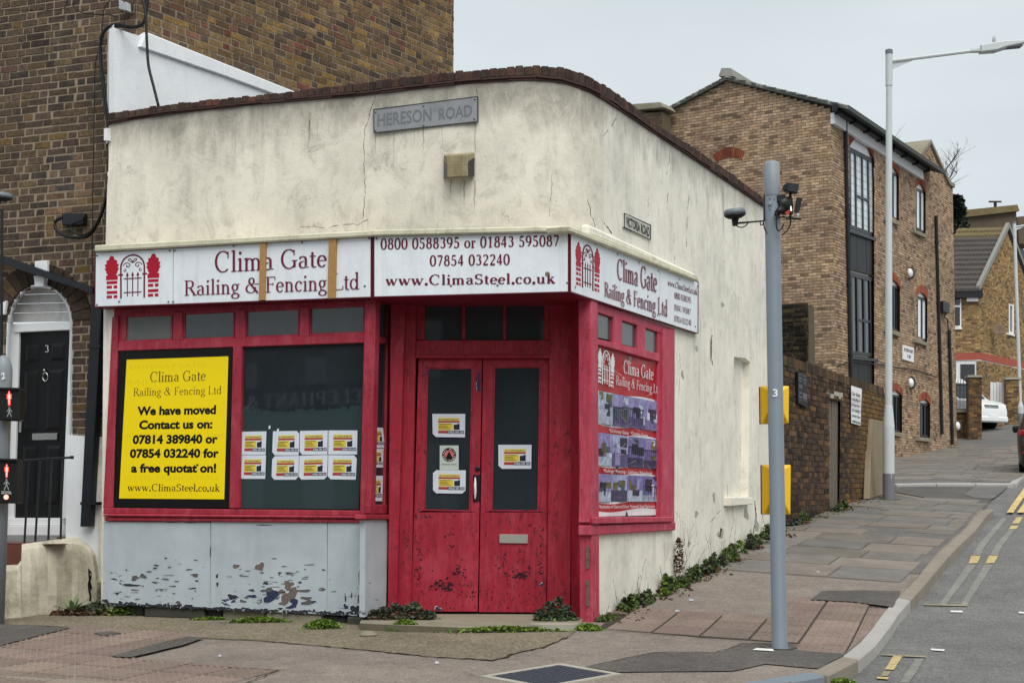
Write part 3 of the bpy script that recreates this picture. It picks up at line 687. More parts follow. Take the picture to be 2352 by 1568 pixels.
def twigs(mb, c, n, h, rng, spread=.25, mi=0, r=.0025):
    for _ in range(n):
        p = Vector(c) + Vector((rng.gauss(0, .05), rng.gauss(0, .04), 0)); d = Vector((rng.gauss(0, spread), rng.gauss(0, spread), 1)).normalized(); H_ = h * rng.uniform(.5, 1.1); pts = [p]
        for k in range(5):
            d = (d + Vector((rng.gauss(0, .12), rng.gauss(0, .12), .05))).normalized(); pts.append(pts[-1] + d * H_ / 5)
            if k > 1 and rng.random() < .6:
                e = (d + Vector((rng.gauss(0, .6), rng.gauss(0, .6), .1))).normalized(); mb.tube([pts[-1], pts[-1] + e * H_ * .14], r * .6, 3, mi, False)
        mb.tube(pts, [r * (1 - .7 * i / 5) for i in range(6)], 3, mi, False)
def proj(p):
    x, y, z = p.x, p.y, p.z - ZC; dd = y * c_ + z * s_
    return (CU + F * x / dd, CV - F * (z * c_ - y * s_) / dd)
def inview(d):
    u, v = proj(d + Vector((0, 0, ZC))); pen = 0 if (-10 < u < 2362 and -10 < v < 1578) else 1000
    return d.length + pen
def vis_not(*boxes):
    def f(d):
        u, v = proj(d + Vector((0, 0, ZC)))
        for a, b, c, e in boxes:
            if a < u < c and b < v < e: return d.length + 500
        return inview(d)
    return f
# ================================================================== SETTING
# ---- ground: one sheet to the horizon, at road level
def axis(a, b, fine0, fine1, st, big):
    r = []; x = a
    while x < b:
        r.append(x); x += st if fine0 <= x < fine1 else big
    return r + [b]
gx = axis(-120, 160, -10, 24, .5, 10); gy = axis(-60, 320, 4, 60, .5, 10)
g = MB(); g.v = [(x, y, gz(x, y) - .10) for y in gy for x in gx]; nx_ = len(gx)
g.f = [(j * nx_ + i, j * nx_ + i + 1, (j + 1) * nx_ + i + 1, (j + 1) * nx_ + i) for j in range(len(gy) - 1) for i in range(nx_ - 1)]; g.m = [0] * len(g.f); g.c = [None] * len(g.f)
road = g.build('road', M['road'], smooth=True, kind='structure')

KERB = [(1812, 1567), (1862, 1545), (1911.5, 1525.7), (1954.6, 1494), (1993.1, 1456.3), (2033.9, 1401), (2054.3, 1380), (2077, 1358), (2115.6, 1314.9), (2160.9, 1265), (2210.8, 1221.9), (2247, 1178.8), (2262, 1169.5)]
kp = [hit(u, v) for u, v in KERB]
k0 = hit(0, 1553); k1 = hit(250, 1569); dfr = (k1 - k0).normalized()
front = [k0 - dfr * 6, k0, k1, k1 + dfr * 1.0]
# the front kerb runs on, out of the picture, to the corner radius
last = front[-1]; pc = kp[0]
for t in (.25, .5, .75): front.append(last.lerp(pc, t) + Vector((0, -.22 * sin(pi * t), 0)))
line = front + kp
entr = [hit(2230, 1163), hit(2150, 1148), hit(2056, 1131)]
inner = [CO + DB * 15.0 - NB * .5, CO + DB * .5 - NB * .6, Vector((-1.0, 13.9)), Vector(PH.W(1, 0, -.3).xy), Vector(PH.W(9, 0, -.3).xy)]
pav_xy = [(p.x, p.y) for p in line] + [(p.x, p.y) for p in entr] + [(p.x, p.y) for p in inner]
pavement = ground_patch('pavement', pav_xy, 0.0, M['buff'], px=False, step=.3, kind='structure')
# kerb stones
def kerb_run(P, mats, parent, wd=.13, top=.012, L_=.8, gap=.008, side=1, rng=random.Random(3), h=.2):
    segs = [(P[i], P[i + 1]) for i in range(len(P) - 1)]; tot = sum((b - a).length for a, b in segs); n_ = max(1, round(tot / L_)); pts = []
    def at_(s):
        for a, b in segs:
            l = (b - a).length
            if s <= l: return a.lerp(b, s / l)
            s -= l
        return segs[-1][1].copy()
    for i in range(n_):
        a = at_(tot * i / n_ + gap / 2); b = at_(tot * (i + 1) / n_ - gap / 2); d = (b - a).xy.normalized(); nn = Vector((d.y, -d.x)) * side
        q = []
        for (p, s_) in ((a, 0), (b, 0), (b, 1), (a, 1)):
            x, y = p.x + nn.x * wd * s_, p.y + nn.y * wd * s_
            q.append(Vector((x, y, gz(x, y) + top + rng.uniform(-.004, .004) - (.008 if s_ else 0))))
        m = MB(); m.hexa(q, [p - Vector((0, 0, h)) for p in q]); o = m.build('kerb_stone', M[mats(i, n_, a)], parent, bevel=.012)
kerb_run(kp[1:], lambda i, n_, a: 'kerb' if 1 <= i < 5 else 'kerb_old', pavement)
kerb_run(front + kp[:2], lambda i, n_, a: 'kerb_blue' if i >= n_ - 2 else 'kerb_old', pavement)
# surfaces of the pavement
G_ = lambda nm, pts, dz, mat, **k: ground_patch(nm, pts, dz, M[mat], pavement, **k)
G_('aggregate_strip', [(-60, 1428), (0, 1432), (172, 1439.5), (334, 1458), (465, 1464), (596, 1469.5), (815, 1489), (1002, 1508), (1133, 1516), (1197, 1495), (1253, 1483), (1306, 1461), (1330, 1440), (1300, 1410), (860, 1395), (235, 1375), (-60, 1372)], .004, 'agg', jag=.006)
G_('asphalt_patch', [(-60, 1426), (0, 1432), (161, 1440), (0, 1481), (-60, 1496)], .019, 'dark', jag=.004)
G_('asphalt_patch', [(256, 1505.5), (345, 1480), (430, 1460), (469, 1463), (420, 1480), (376, 1490), (300, 1508)], .019, 'dark', jag=.01, seed=2)
G_('asphalt_patch', [(1344.7, 1530.3), (1420, 1513), (1503.4, 1496.3), (1648.5, 1496.3), (1702.9, 1475.9), (1760, 1475), (1834, 1479), (1952, 1497), (1879.8, 1533.9), (1757.3, 1523.4), (1720, 1532), (1684.8, 1539.3), (1421.8, 1542.5)], .008, 'dark', jag=.008, seed=3)
G_('asphalt_patch', [(1861.6, 1376), (1888.8, 1355.7), (1980, 1354), (2070, 1356), (2050, 1393), (1956.8, 1380.6)], .019, 'dark', jag=.006, seed=4)
G_('asphalt_patch', [(2045, 1148), (2200, 1164), (2235, 1172), (2120, 1172), (2000, 1166)], .006, 'grey_asphalt', jag=.01, seed=5)
G_('flag_bed', [(1550, 1330), (1640, 1304), (1748, 1303), (1900, 1306), (2112, 1316), (2155, 1265), (2205, 1222), (2243, 1178), (2150, 1152), (2056, 1135), (2030, 1130), (1806, 1200), (1768, 1226)], .0025, 'grey_asphalt', jag=.004, seed=8)
# red-brown tactile slabs, left field
def in_px(poly, u, v):
    r = False
    for i in range(len(poly)):
        (x0, y0), (x1, y1) = poly[i], poly[(i + 1) % len(poly)]
        if (y0 > v) != (y1 > v) and u < (x1 - x0) * (v - y0) / (y1 - y0) + x0: r = not r
    return r
def slab_field(poly, o, ang, lx, ly, mkcol, dz, parent, blist, name='paving_slab', off=0, rng=random.Random(5), rowshift=0.0, th=.03, clip=None):
    X = Vector((cos(ang), sin(ang))); Y = Vector((-sin(ang), cos(ang))); n_ = 0
    for i in range(-30, 31):
        for j in range(-30, 31):
            c = Vector((o.x, o.y)) + X * ((i + .5 + rowshift * (j % 2)) * lx) + Y * ((j + .5) * ly)
            p = Vector((c.x, c.y, gz(c.x, c.y)))
            if p.y < 4 or not in_px(poly, *proj(p)): continue
            slab(parent, (c.x, c.y), ang, lx - .011, ly - .011, mkcol(rng), name, th, dz + rng.uniform(-.001, .0015), blist, rng, clip); n_ += 1
    return n_
def tcol(r):
    f = r.uniform(.86, 1.12); c = lin(134, 119, 111); return (c[0] * f, c[1] * f * r.uniform(.97, 1.03), c[2] * f)
fieldL = [(-80, 1485), (0, 1465), (150, 1432), (334, 1448), (470, 1452), (420, 1478), (300, 1508), (256, 1508), (342.5, 1516.7), (435.5, 1525.7), (642.6, 1537.7), (550, 1575), (560, 1640), (-80, 1640)]
d1 = hit(642, 1538) - hit(261, 1508); a1 = math.atan2(d1.y, d1.x)
G_('joint_bed', [(-60, 1497), (0, 1481), (161, 1440), (334, 1457), (411, 1460.5), (259, 1508), (342.5, 1516.7), (642.6, 1537.7), (590, 1553), (250, 1562), (0, 1545), (-60, 1542)], .003, 'grout')
slab_field(fieldL, hit(261, 1508), a1, .4, .4, tcol, .008, pavement, True)
fieldR = [(1340, 1450), (1400, 1400), (1539.7, 1398), (1773, 1412), (1790, 1400), (1862, 1364), (1960, 1385), (2090, 1400), (2090, 1440), (1980, 1530), (1834.4, 1478), (1716.5, 1470), (1603, 1463)]
d2 = hit(1834, 1477) - hit(1420, 1447); a2 = math.atan2(d2.y, d2.x)
G_('joint_bed', [(1371.9, 1441.8), (1417, 1410), (1539.7, 1406.5), (1773, 1421.4), (1807, 1411), (1870.7, 1376), (2043, 1395.6), (1952, 1493), (1834.4, 1477), (1716.5, 1469), (1603, 1462)], .003, 'grout')
_ka, _kb = hit(1950, 1495).xy, hit(2053, 1393).xy
if (Vector((-(_kb - _ka).y, (_kb - _ka).x))).dot(Vector((-1, 0))) < 0: _ka, _kb = _kb, _ka
slab_field(fieldR, hit(1834, 1477), a2, .4, .4, tcol, .008, pavement, True, clip=(_ka, _kb))
# grey flagstones up the side road (rows across the pavement)
rngf = random.Random(9)
def flags(w0, w1, n0f, n1f, parent, dz, skip=.12):
    w_ = w0
    while w_ < w1:
        rh = rngf.choice((.45, .6, .6, .75)); n_ = n0f(w_) - rngf.uniform(0, .4)
        while n_ < n1f(w_) - .15:
            ln = rngf.choice((.6, .75, .9, .9)); ln = min(ln, max(.2, n1f(w_) - n_))
            c = CO + DB * (w_ + rh / 2) + NB * (n_ + ln / 2)
            if rngf.random() > skip:
                b = lin(*rngf.choice(((124, 121, 116), (120, 116, 110), (130, 123, 116), (115, 113, 110), (126, 119, 112)))); f = rngf.uniform(.88, 1.1)
                slab(parent, (c.x, c.y), math.atan2(NB.y, NB.x), ln - .012, rh - .012, tuple(x * f for x in b), 'flagstone', .03, dz + rngf.uniform(-.003, .006))
            n_ += ln
        w_ += rh
kw = sorted([((p.x - CO.x) * DB.x + (p.y - CO.y) * DB.y, (p.x - CO.x) * NB.x + (p.y - CO.y) * NB.y) for p in kp])
flags(3.4, 12.4, lambda w_: .05, lambda w_: cubic(kw, w_ + .3) - .06, pavement, .012)
# manhole cover
cov = thing('manhole_cover', 'square iron inspection cover in a pale concrete surround at the bottom edge of the pavement', 'manhole cover')
mo = [hit(1103, 1551, .01), hit(1287, 1521.5, .01), hit(1428.7, 1545.5, .01)]; mo.append(mo[0] + mo[2] - mo[1])
cen = sum(mo, Vector()) / 4; mi_ = [cen + (p - cen) * .86 for p in mo]; mi2 = [cen + (p - cen) * .80 for p in mo]
m = MB()
for i in range(4):
    a, b = mo[i], mo[(i + 1) % 4]; c, d = mi_[(i + 1) % 4], mi_[i]
    m.hexa([a, b, c, d], [p - Vector((0, 0, .05)) for p in (a, b, c, d)])
m.build('surround', M['conc'], cov)
m = MB(); m.hexa([p + Vector((0, 0, -.004)) for p in mi_], [p - Vector((0, 0, .05)) for p in mi_])
ex, ey = mi2[1] - mi2[0], mi2[3] - mi2[0]
for i in range(11):
    for j in range(11):
        p = mi2[0] + ex * ((i + .5) / 11) + ey * ((j + .5) / 11); d = ex.normalized() if (i + j) % 2 else ey.normalized(); q = Vector((-d.y, d.x, 0)) * .006; d = d * .022; z_ = Vector((0, 0, .003))
        m.hexa([p - d - q + z_, p + d - q + z_, p + d + q + z_, p - d + q + z_], [p - d - q - z_ * 2, p + d - q - z_ * 2, p + d + q - z_ * 2, p - d + q - z_ * 2], back=False)
m.build('tread_plate', M['iron'], cov)
# small utility lid at left
m = MB(); q = [hit(215, 1452, .018), hit(255, 1448, .018), hit(278, 1452, .018), hit(238, 1458, .018)]; m.hexa(q, [p - Vector((0, 0, .03)) for p in q]); o = m.build('utility_lid', M['dark'], None); o['label'] = 'small flat dark utility lid among the left paving slabs'; o['category'] = 'lid'

# joints, cracks and grime on the pavement
def ground_line(pts, w_, dz, mat, parent, name, jag=.008, seed=1):
    rr = random.Random(seed); P = [hit(u, v, dz) for u, v in pts]; Q = []
    for p, q in zip(P, P[1:]):
        k = max(2, int((q - p).length / .06)); Q += [p.lerp(q, i / k) + Vector((rr.gauss(0, jag), rr.gauss(0, jag), 0)) for i in range(k)]
    Q.append(P[-1]); m = MB()
    for p, q in zip(Q, Q[1:]):
        d_ = (q - p).xy.normalized(); n_ = Vector((-d_.y, d_.x, 0)) * w_ / 2 * rr.uniform(.4, 1.2); R_ = [p - n_, q - n_, q + n_, p + n_]
        m.poly([(r.x, r.y, gz(r.x, r.y) + dz) for r in R_])
    return m.build(name, M[mat], parent)
M['mossy_joint'] = m_ground('mossy_joint', (62, 60, 44), .3, bump=.5)
ground_line([(0, 1432), (172, 1439.5), (334, 1458), (465, 1464), (596, 1469.5), (815, 1489), (1002, 1508), (1133, 1516), (1197, 1495), (1253, 1483), (1306, 1461)], .022, .007, 'mossy_joint', pavement, 'joint')
for k, (pts, w_) in enumerate((([(261, 1508), (342.5, 1516.7), (435.5, 1525.7), (642.6, 1537.7), (558, 1570)], .012), ([(1344, 1530), (1503, 1496), (1648, 1496), (1703, 1476), (1834, 1478), (1952, 1497)], .010), ([(1371, 1442), (1603, 1463), (1834, 1478)], .012), ([(1020, 1300), (1748, 1303), (1900, 1306), (2115, 1316)][1:], .02), ([(900, 1520), (960, 1535), (1060, 1540), (1090, 1550)], .004), ([(1560, 1345), (1620, 1360), (1700, 1352), (1760, 1362)], .004), ([(1450, 1380), (1520, 1372), (1600, 1385)], .004))): ground_line(pts, w_, .009, 'mossy_joint', pavement, 'joint', seed=k + 2)
M['grime'] = m_ground('dark_grime', (96, 90, 82), .3)
for u, v, r in ((1791, 1490, .13), (2041, 1148, .2)):
    p = hit(u, v); m = MB(); q = [(p.x + r * (1 + .2 * sin(3 * a) + .1 * cos(7 * a)) * cos(a), p.y + r * .8 * (1 + .15 * cos(2 * a)) * sin(a)) for a in [i * pi / 12 for i in range(24)]]; m.poly([(x, y, gz(x, y) + .0135) for x, y in q]); m.build('grime_stain', M['grime'], pavement)
# ---- side entrance and the pavement beyond
P2 = [(2052, 1108), (2188.5, 1106.6), (2318.5, 1106.6), (2334, 1092)]
p2 = [hit(u, v) for u, v in P2]; far_k = [p2[-1] + Vector((DB.x, DB.y, 0)) * 45, ]
pav2 = ground_patch('pavement', [(p.x, p.y) for p in p2] + [(far_k[0].x, far_k[0].y), (far_k[0].x - 30, far_k[0].y + 10), (PVS.W(2, 0, -2).x, PVS.W(2, 0, -2).y)], -.02, M['grey_asphalt'], px=False, step=.6, kind='structure')
kerb_run(p2[:3], lambda i, n_, a: 'kerb', pav2, top=-.015, L_=1.0, side=1)
kerb_run([p2[2], p2[3], p2[3] + Vector((DB.x, DB.y, 0)) * 20], lambda i, n_, a: 'kerb', pav2, top=-.01, L_=1.0)
w2 = [((p.x - CO.x) * DB.x + (p.y - CO.y) * DB.y, (p.x - CO.x) * NB.x + (p.y - CO.y) * NB.y) for p in p2]
vs_n = lambda w_: cubic([(29, -2.7), (38, -1.9)], w_)
flags(w2[2][0] + .05, 36, lambda w_: max(-2.6, vs_n(w_)) if w_ > 27 else -2.3, lambda w_: w2[2][1], pav2, -.006, .05)
GE = lambda nm, pts, dz, mat, **k: ground_patch(nm, pts, dz, M[mat], road, **k)
GE('asphalt_patch', [(2050, 1112), (2318, 1110), (2290, 1130), (2262, 1168), (2150, 1146), (2050, 1129)], -.075, 'dark', step=.5, jag=.01)
GE('asphalt_patch', [(2215, 1135), (2245, 1113), (2318, 1112), (2300, 1130), (2280, 1145), (2240, 1143)], -.068, 'grey_asphalt', step=.5, jag=.01)
# ---- road markings
def mark(pts, mat, dz=-.094):
    return ground_patch('road_marking', pts, dz, M[mat], road, jag=.004, seed=len(pts))
mark([(2070, 363), (0, 0)][:0] or [(2312, 1176), (2328, 1176), (2356, 1135), (2356, 1115)], 'y_line', -.06)
mark([(2336, 1176), (2352, 1176), (2380, 1140), (2380, 1118)], 'y_line', -.06)
cvt = lambda x, y: ((1640 + x / 1.729) * .784, (1440 + y / 1.729) * .784)
for q in ([(2070, 362), (2085, 322), (2132, 322), (2115, 360)], [(2155, 362), (2175, 322), (2220, 322), (2200, 360)], [(2272, 188), (2290, 170), (2325, 170), (2310, 188)], [(2290, 160), (2315, 128), (2345, 128), (2325, 160)]): mark([cvt(*p) for p in q], 'y_mid', -.090)
for q in ([(1920, 572), (2066, 366), (2110, 366), (1955, 573)], [(2030, 573), (2150, 366), (2195, 366), (2062, 573)], [(2090, 320), (2240, 132), (2268, 132), (2130, 320)], [(2180, 320), (2275, 190), (2305, 190), (2218, 320)]): mark([cvt(*p) for p in q], 'ghost_line')
mark([cvt(*p) for p in ((1845, 567), (1845, 572), (2065, 577), (2065, 571))], 'y_faded', -.088)
mark([cvt(*p) for p in ((1628, 819), (1628, 825), (1855, 837), (1855, 830))], 'y_faded', -.088)
mark([cvt(*p) for p in ((1690, 829), (1738, 829), (1690, 900), (1645, 897))], 'y_mid', -.09); mark([cvt(*p) for p in ((1640, 905), (1680, 905), (1662, 930), (1625, 930))], 'y_faded', -.09)
mark([cvt(*p) for p in ((1606, 934), (1606, 944), (1660, 948), (1668, 936))], 'y_mid', -.089); mark([cvt(*p) for p in ((1800, 842), (1845, 842), (1770, 965), (1720, 965))], 'ghost_line', -.092)
for q in ([(1980, 600), (2040, 601), (2040, 609), (1980, 608)], [(1880, 792), (1950, 796), (1946, 805), (1880, 800)], [(2325, 606), (2352, 607), (2352, 615), (2325, 613)]): mark([cvt(*p) for p in q], 'w_line', -.09)
mark([(1728, 1491), (1738, 1487), (1775, 1489), (1778, 1494)], 'w_line', .016).parent = pavement

# ================================================================== THE CORNER SHOP
shop = thing('corner_shop', 'single-storey cream rendered corner shop with red timber shopfront and curved brick-topped parapet', 'shop')
# upper wall: strip over the curved path, from fascia level up to the creasing tiles
TOPP = [(245, 290), (262, 283), (400, 262), (596, 241), (831, 221), (931, 209), (1056, 195), (1150, 188), (1223, 186), (1260, 188), (1300, 194), (1350, 212), (1400, 240), (1450, 273), (1489.6, 300), (1575.6, 356), (1661.6, 414), (1750, 474), (1775, 491)]
BRKT = [(245, 262), (262, 259), (396, 239), (596, 219.5), (831, 191), (931, 178.5), (1056, 165), (1150, 156), (1223, 151.5), (1260, 152.5), (1300, 158), (1350, 176), (1400, 204), (1450, 242), (1489.6, 275), (1575.6, 329), (1661.6, 387), (1751.6, 455), (1775, 471)]
us = [243, 300, 400, 500, 600, 700, 800, 853, 900, 950, 1000, 1040, 1080, 1110, 1140, 1170, 1200, 1225, 1250, 1275, 1300, 1320, 1340, 1355, 1370, 1390, 1420, 1450, 1480, 1520, 1560, 1600, 1650, 1700, 1763]
m = MB()
def _path():
    fine = []
    for p, q in zip(W_PTS, W_PTS[1:]):
        k = max(1, int((q - p).length / .02)); fine += [p.lerp(q, i / k) for i in range(k)]
    fine.append(W_PTS[-1]); s_ = [0]
    for p, q in zip(fine, fine[1:]): s_.append(s_[-1] + (q - p).length)
    return fine, s_
PFI, PSS = _path(); PTOT = PSS[-1]
def path_at(s):
    import bisect
    i = min(max(bisect.bisect_right(PSS, s) - 1, 0), len(PFI) - 2); p, q = PFI[i], PFI[i + 1]; k = (s - PSS[i]) / (PSS[i + 1] - PSS[i])
    i0, i1 = max(i - 6, 0), min(i + 7, len(PFI) - 1); d = (PFI[i1] - PFI[i0]).normalized(); return p.lerp(q, k), Vector((d.y, -d.x))
def path_z(s, f):
    p, n_ = path_at(s); z_ = 4.0
    for _ in range(3):
        u, v = proj(Vector((p.x, p.y, z_))); z_ = aty(u, f(u), p.y).z
    return z_
def PS(s, z_, off=0.0):
    p, n_ = path_at(s); return Vector((p.x + n_.x * off, p.y + n_.y * off, z_))
topz_ = lambda s: path_z(s, lambda u: cubic(TOPP, u)); brkz = lambda s: path_z(s, lambda u: cubic(BRKT, u))
S_A3 = (lambda: min(range(len(PFI)), key=lambda i: (PFI[i] - _A3).length))(); S_A3 = PSS[S_A3]
NS = 90; ZLOW = PF2.P(1100, 640).z
SS = [S_A3 * i / NS for i in range(NS + 1)]; SA = SS + [lerp(S_A3, PTOT, i / 12) for i in range(1, 13)]
for a, b in zip(SS, SS[1:]): m.poly([PS(a, ZLOW), PS(b, ZLOW), PS(b, topz_(b)), PS(a, topz_(a))])
m.build('curved_front_wall', M['cream'], shop, smooth=True)
# side wall with openings: big window, blind recess
def fan(pl, outer, holes, mb, off=0.0, mi=0):
    """flat wall with rectangular holes, cut in a grid; outer is (umin, umax) columns with top curve"""
endz = CO + DB * 6.12
pv = lambda pts: [Vector(pl_) for pl_ in pts]
def wall_cdt(name, pl, outer, holes, mat, parent, off=0.0, thick=0.0):
    P = [Vector(p) for p in outer]; n0 = len(P); pts = list(P); faces = [list(range(n0))]
    hs = []
    for h in holes:
        b = len(pts); pts += [Vector(p) for p in h]; hs.append(list(range(b, b + len(h))))
    r = delaunay_2d_cdt(pts, [], faces + hs, 0, 1e-5)
    mb = MB()
    def inh(c):
        for h in holes:
            k = False
            for i in range(len(h)):
                (x0, y0), (x1, y1) = h[i], h[(i + 1) % len(h)]
                if (y0 > c[1]) != (y1 > c[1]) and c[0] < (x1 - x0) * (c[1] - y0) / (y1 - y0) + x0: k = not k
            if k: return True
        return False
    for f in r[2]:
        c = sum((r[0][i] for i in f), Vector((0, 0))) / len(f)
        ok = False
        for i in range(n0):
            (x0, y0), (x1, y1) = P[i], P[(i + 1) % n0]
            if (y0 > c.y) != (y1 > c.y) and c.x < (x1 - x0) * (c.y - y0) / (y1 - y0) + x0: ok = not ok
        if ok and not inh(c): mb.poly([pl.W(r[0][i].x, r[0][i].y, off) for i in f])
    if thick:
        for h in holes:
            for i in range(len(h)):
                a, b = h[i], h[(i + 1) % len(h)]
                mb.poly([pl.W(*a, off), pl.W(*b, off), pl.W(*b, off - thick), pl.W(*a, off - thick)])
    return mb.build(name, mat, parent)
sB = lambda u, v: PB.sz(u, v)
ctop = [(.42, topz_(S_A3))] + [sB(u, cubic(TOPP, u)) for u in (1420, 1450, 1489.6, 1575.6, 1661.6, 1750)]
send = 6.12; ztop_end = sB(1750, 474)[1]
winh = [sB(1358, 700), sB(1550, 757), sB(1549, 1210), sB(1356, 1222)]
blind = [sB(1678, 1138), sB(1719, 1140), sB(1723, 832), sB(1712, 822), sB(1686, 819)][::-1]
blind = [(blind[0][0], blind[0][1]), *blind[1:]]
outer = [(ctop[0][0], ZLOW), (0.0, ZLOW), (0.0, .02), (send, .5), (send, ztop_end)] + ctop[::-1][1:]
wall_cdt('side_wall', PB, outer, [winh, blind], M['cream2'], shop, 0.0, .10)
m = MB(); q = [PB.W(*p, -.09) for p in blind]; m.poly(q); m.build('blind_recess', M['cream2'], shop)
bar(PB, [(1677, 1141), (1729, 1142), (1729, 1158), (1677, 1162)], .07, .14).build('blind_window_sill', M['cream2'], shop, bevel=.008)
# back and hidden walls, roof
bk = [Vector(_A0), CO + DB * 6.12, CO + DB * 6.12 - NB * 4.0, Vector(_A0) + Vector((.2, 3.0))]
m = MB(); e = bk[1]; f_ = bk[2]; h_ = bk[3]
m.poly([(e.x, e.y, .3), (f_.x, f_.y, .3), (f_.x, f_.y, 4.2), (e.x, e.y, ztop_end)]); m.poly([(f_.x, f_.y, .3), (h_.x, h_.y, .3), (h_.x, h_.y, 4.2), (f_.x, f_.y, 4.2)]); m.build('rear_wall', M['cream'], shop)
m = MB(); m.poly([(p.x - .0, p.y + .1, 3.55) for p in W_PTS] + [(f_.x, f_.y, 3.55), (h_.x, h_.y, 3.55)]); m.build('flat_roof', M['dark'], shop)
m = MB()   # inside of parapet
for a, b in zip(SA, SA[1:]): m.poly([PS(a, 3.5, -.2), PS(b, 3.5, -.2), PS(b, topz_(b), -.2), PS(a, topz_(a), -.2)])
m.build('parapet_lining', M['mortar_dark'], shop)
# creasing tile courses and brick-on-edge coping, brick by brick
rngb = random.Random(21); pitch = .0765; nb = int(PTOT / pitch)
for i in range(nb):
    a, b = i * pitch + .004, (i + 1) * pitch - .004; o_ = .02 + rngb.uniform(-.006, .006); j = rngb.uniform(-.007, .007)
    q = []
    for s in (a, b): z0_, z1_ = topz_(s), brkz(s); q.append((lerp(z0_, z1_, .32), z1_ + j))
    fr = [PS(a, q[0][0], o_), PS(b, q[1][0], o_), PS(b, q[1][1], o_ - .004), PS(a, q[0][1], o_ - .004)]; bk_ = [PS(a, q[0][0], -.2), PS(b, q[1][0], -.2), PS(b, q[1][1], -.2), PS(a, q[0][1], -.2)]
    m = MB(); m.hexa(fr, bk_); c = lin(*rngb.choices([(92, 70, 64), (86, 68, 62), (78, 65, 60), (68, 59, 56), (108, 74, 66), (86, 76, 69), (72, 58, 56)], [2, 3, 4, 3, 1, 1, 3])[0])
    o = m.build('coping_brick', M['brick_oc'], shop, bevel=.006); o.color = (*c, 1)
m = MB(); rc_ = random.Random(5); s = 0
while s < PTOT - .05:
    e = min(PTOT, s + .24)
    for k, (t0, t1, oo) in enumerate(((.17, .29, .035), (.02, .15, .022))):
        oj = oo + rc_.uniform(-.006, .008); zj = rc_.uniform(-.003, .003); P4 = [(s + .002, t0), (e - .002, t0), (e - .002, t1), (s + .002, t1)]
        m.hexa([PS(x, lerp(topz_(x), brkz(x), t) + zj, oj) for x, t in P4], [PS(x, lerp(topz_(x), brkz(x), t) + zj, -.19) for x, t in P4])
    s = e
m.build('creasing_course', M['tile_dark'], shop)
m = MB()
for a, b in zip(SA, SA[1:]):
    P4 = [(a, .0), (b, .0), (b, .93), (a, .93)]; m.hexa([PS(x, lerp(topz_(x), brkz(x), t), .004) for x, t in P4], [PS(x, lerp(topz_(x), brkz(x), t), -.18) for x, t in P4])
m.build('coping_mortar', M['mortar_dark'], shop)
# cracks in the render
def crack(P, w_=.004):
    m = MB(); rr = random.Random(len(P)); Q = []
    for p, q in zip(P, P[1:]):
        k = max(2, int((q - p).length / .03)); Q += [p.lerp(q, i / k) + Vector((rr.gauss(0, .004), 0, rr.gauss(0, .003))) for i in range(k)]
    Q.append(P[-1])
    for i, (p, q) in enumerate(zip(Q, Q[1:])):
        d_ = (q - p).normalized(); n_ = Vector((d_.z, 0, -d_.x)).normalized() * w_ * (.4 + .6 * rr.random()) / 2
        m.poly([p - n_, p + n_, q + n_, q - n_])
    m.build('crack', M['crack'], shop)
for pts, w_ in (([(862, 224), (853, 246), (850, 262), (838, 300), (836, 340), (837, 400), (839, 440), (834, 503)], .006), ([(1091, 198), (1097, 217)], .004), ([(760, 521), (790, 515), (820, 516), (845, 505)], .005), ([(690, 522), (722, 520), (745, 524)], .004), ([(711, 255), (712, 300)], .004), ([(1268, 400), (1265, 455), (1262, 498)], .003)):
    crack([PW.P(u, v, .0015) for u, v in pts], w_)
for pts, w_ in (([(1349, 457), (1358, 494), (1366, 518), (1365, 535)], .006), ([(1488, 453), (1489, 497)], .004), ([(1533, 444), (1532, 480)], .007), ([(1583, 439), (1579, 480), (1575, 593)], .005), ([(1547, 535), (1549, 607)], .004), ([(1387, 513), (1396, 524), (1405, 537)], .012), ([(1419, 262), (1404, 290), (1385, 312)], .004), ([(1538, 330), (1536, 380), (1531, 400)], .005), ([(1597, 315), (1592, 325), (1588, 332)], .006), ([(1606, 890), (1606, 960)], .003), ([(1635, 770), (1632, 800), (1636, 838)], .022), ([(1560, 800), (1562, 850), (1559, 905)], .003), ([(1700, 1000), (1701, 1060)], .004), ([(1630, 1200), (1655, 1170), (1680, 1150)], .006), ([(1733, 1150), (1736, 1190), (1728, 1230)], .02), ([(1751, 1160), (1750, 1200)], .014), ([(1655, 1212), (1652, 1232)], .035)):
    crack([PB.P(u, v, .0015) for u, v in pts], w_)
M['drip'] = plain('grey_run_stain', (186, 181, 168), .95, .1, vary=.15, scale=20); M['drip2'] = plain('brown_run_stain', (176, 158, 134), .95, .1, vary=.15, scale=20); M['patch'] = plain('bare_render_patch', (170, 166, 152), .95, .1, vary=.2, scale=15)
rdp = random.Random(63); dm = MB(); dm2 = MB()
def drip(mb, P0, len_, w0, N):
    k = 7; side = Vector((N.y, -N.x, 0)).normalized(); pts = [(P0 - Vector((0, 0, len_ * i / k)) + side * rdp.gauss(0, .004), w0 * (1 - (i / k) ** 1.5) * rdp.uniform(.6, 1.2)) for i in range(k + 1)]
    for (p, w1), (q, w2_) in zip(pts, pts[1:]): mb.poly([p - side * w1 / 2, p + side * w1 / 2, q + side * w2_ / 2, q - side * w2_ / 2])
for _ in range(46):
    s = rdp.uniform(.1, PTOT - .1); p, n_ = path_at(s); drip(dm, PS(s, topz_(s) - .01 - abs(rdp.gauss(0, .12)), .0012), rdp.uniform(.10, .5), rdp.uniform(.004, .016), Vector((n_.x, n_.y, 0)))
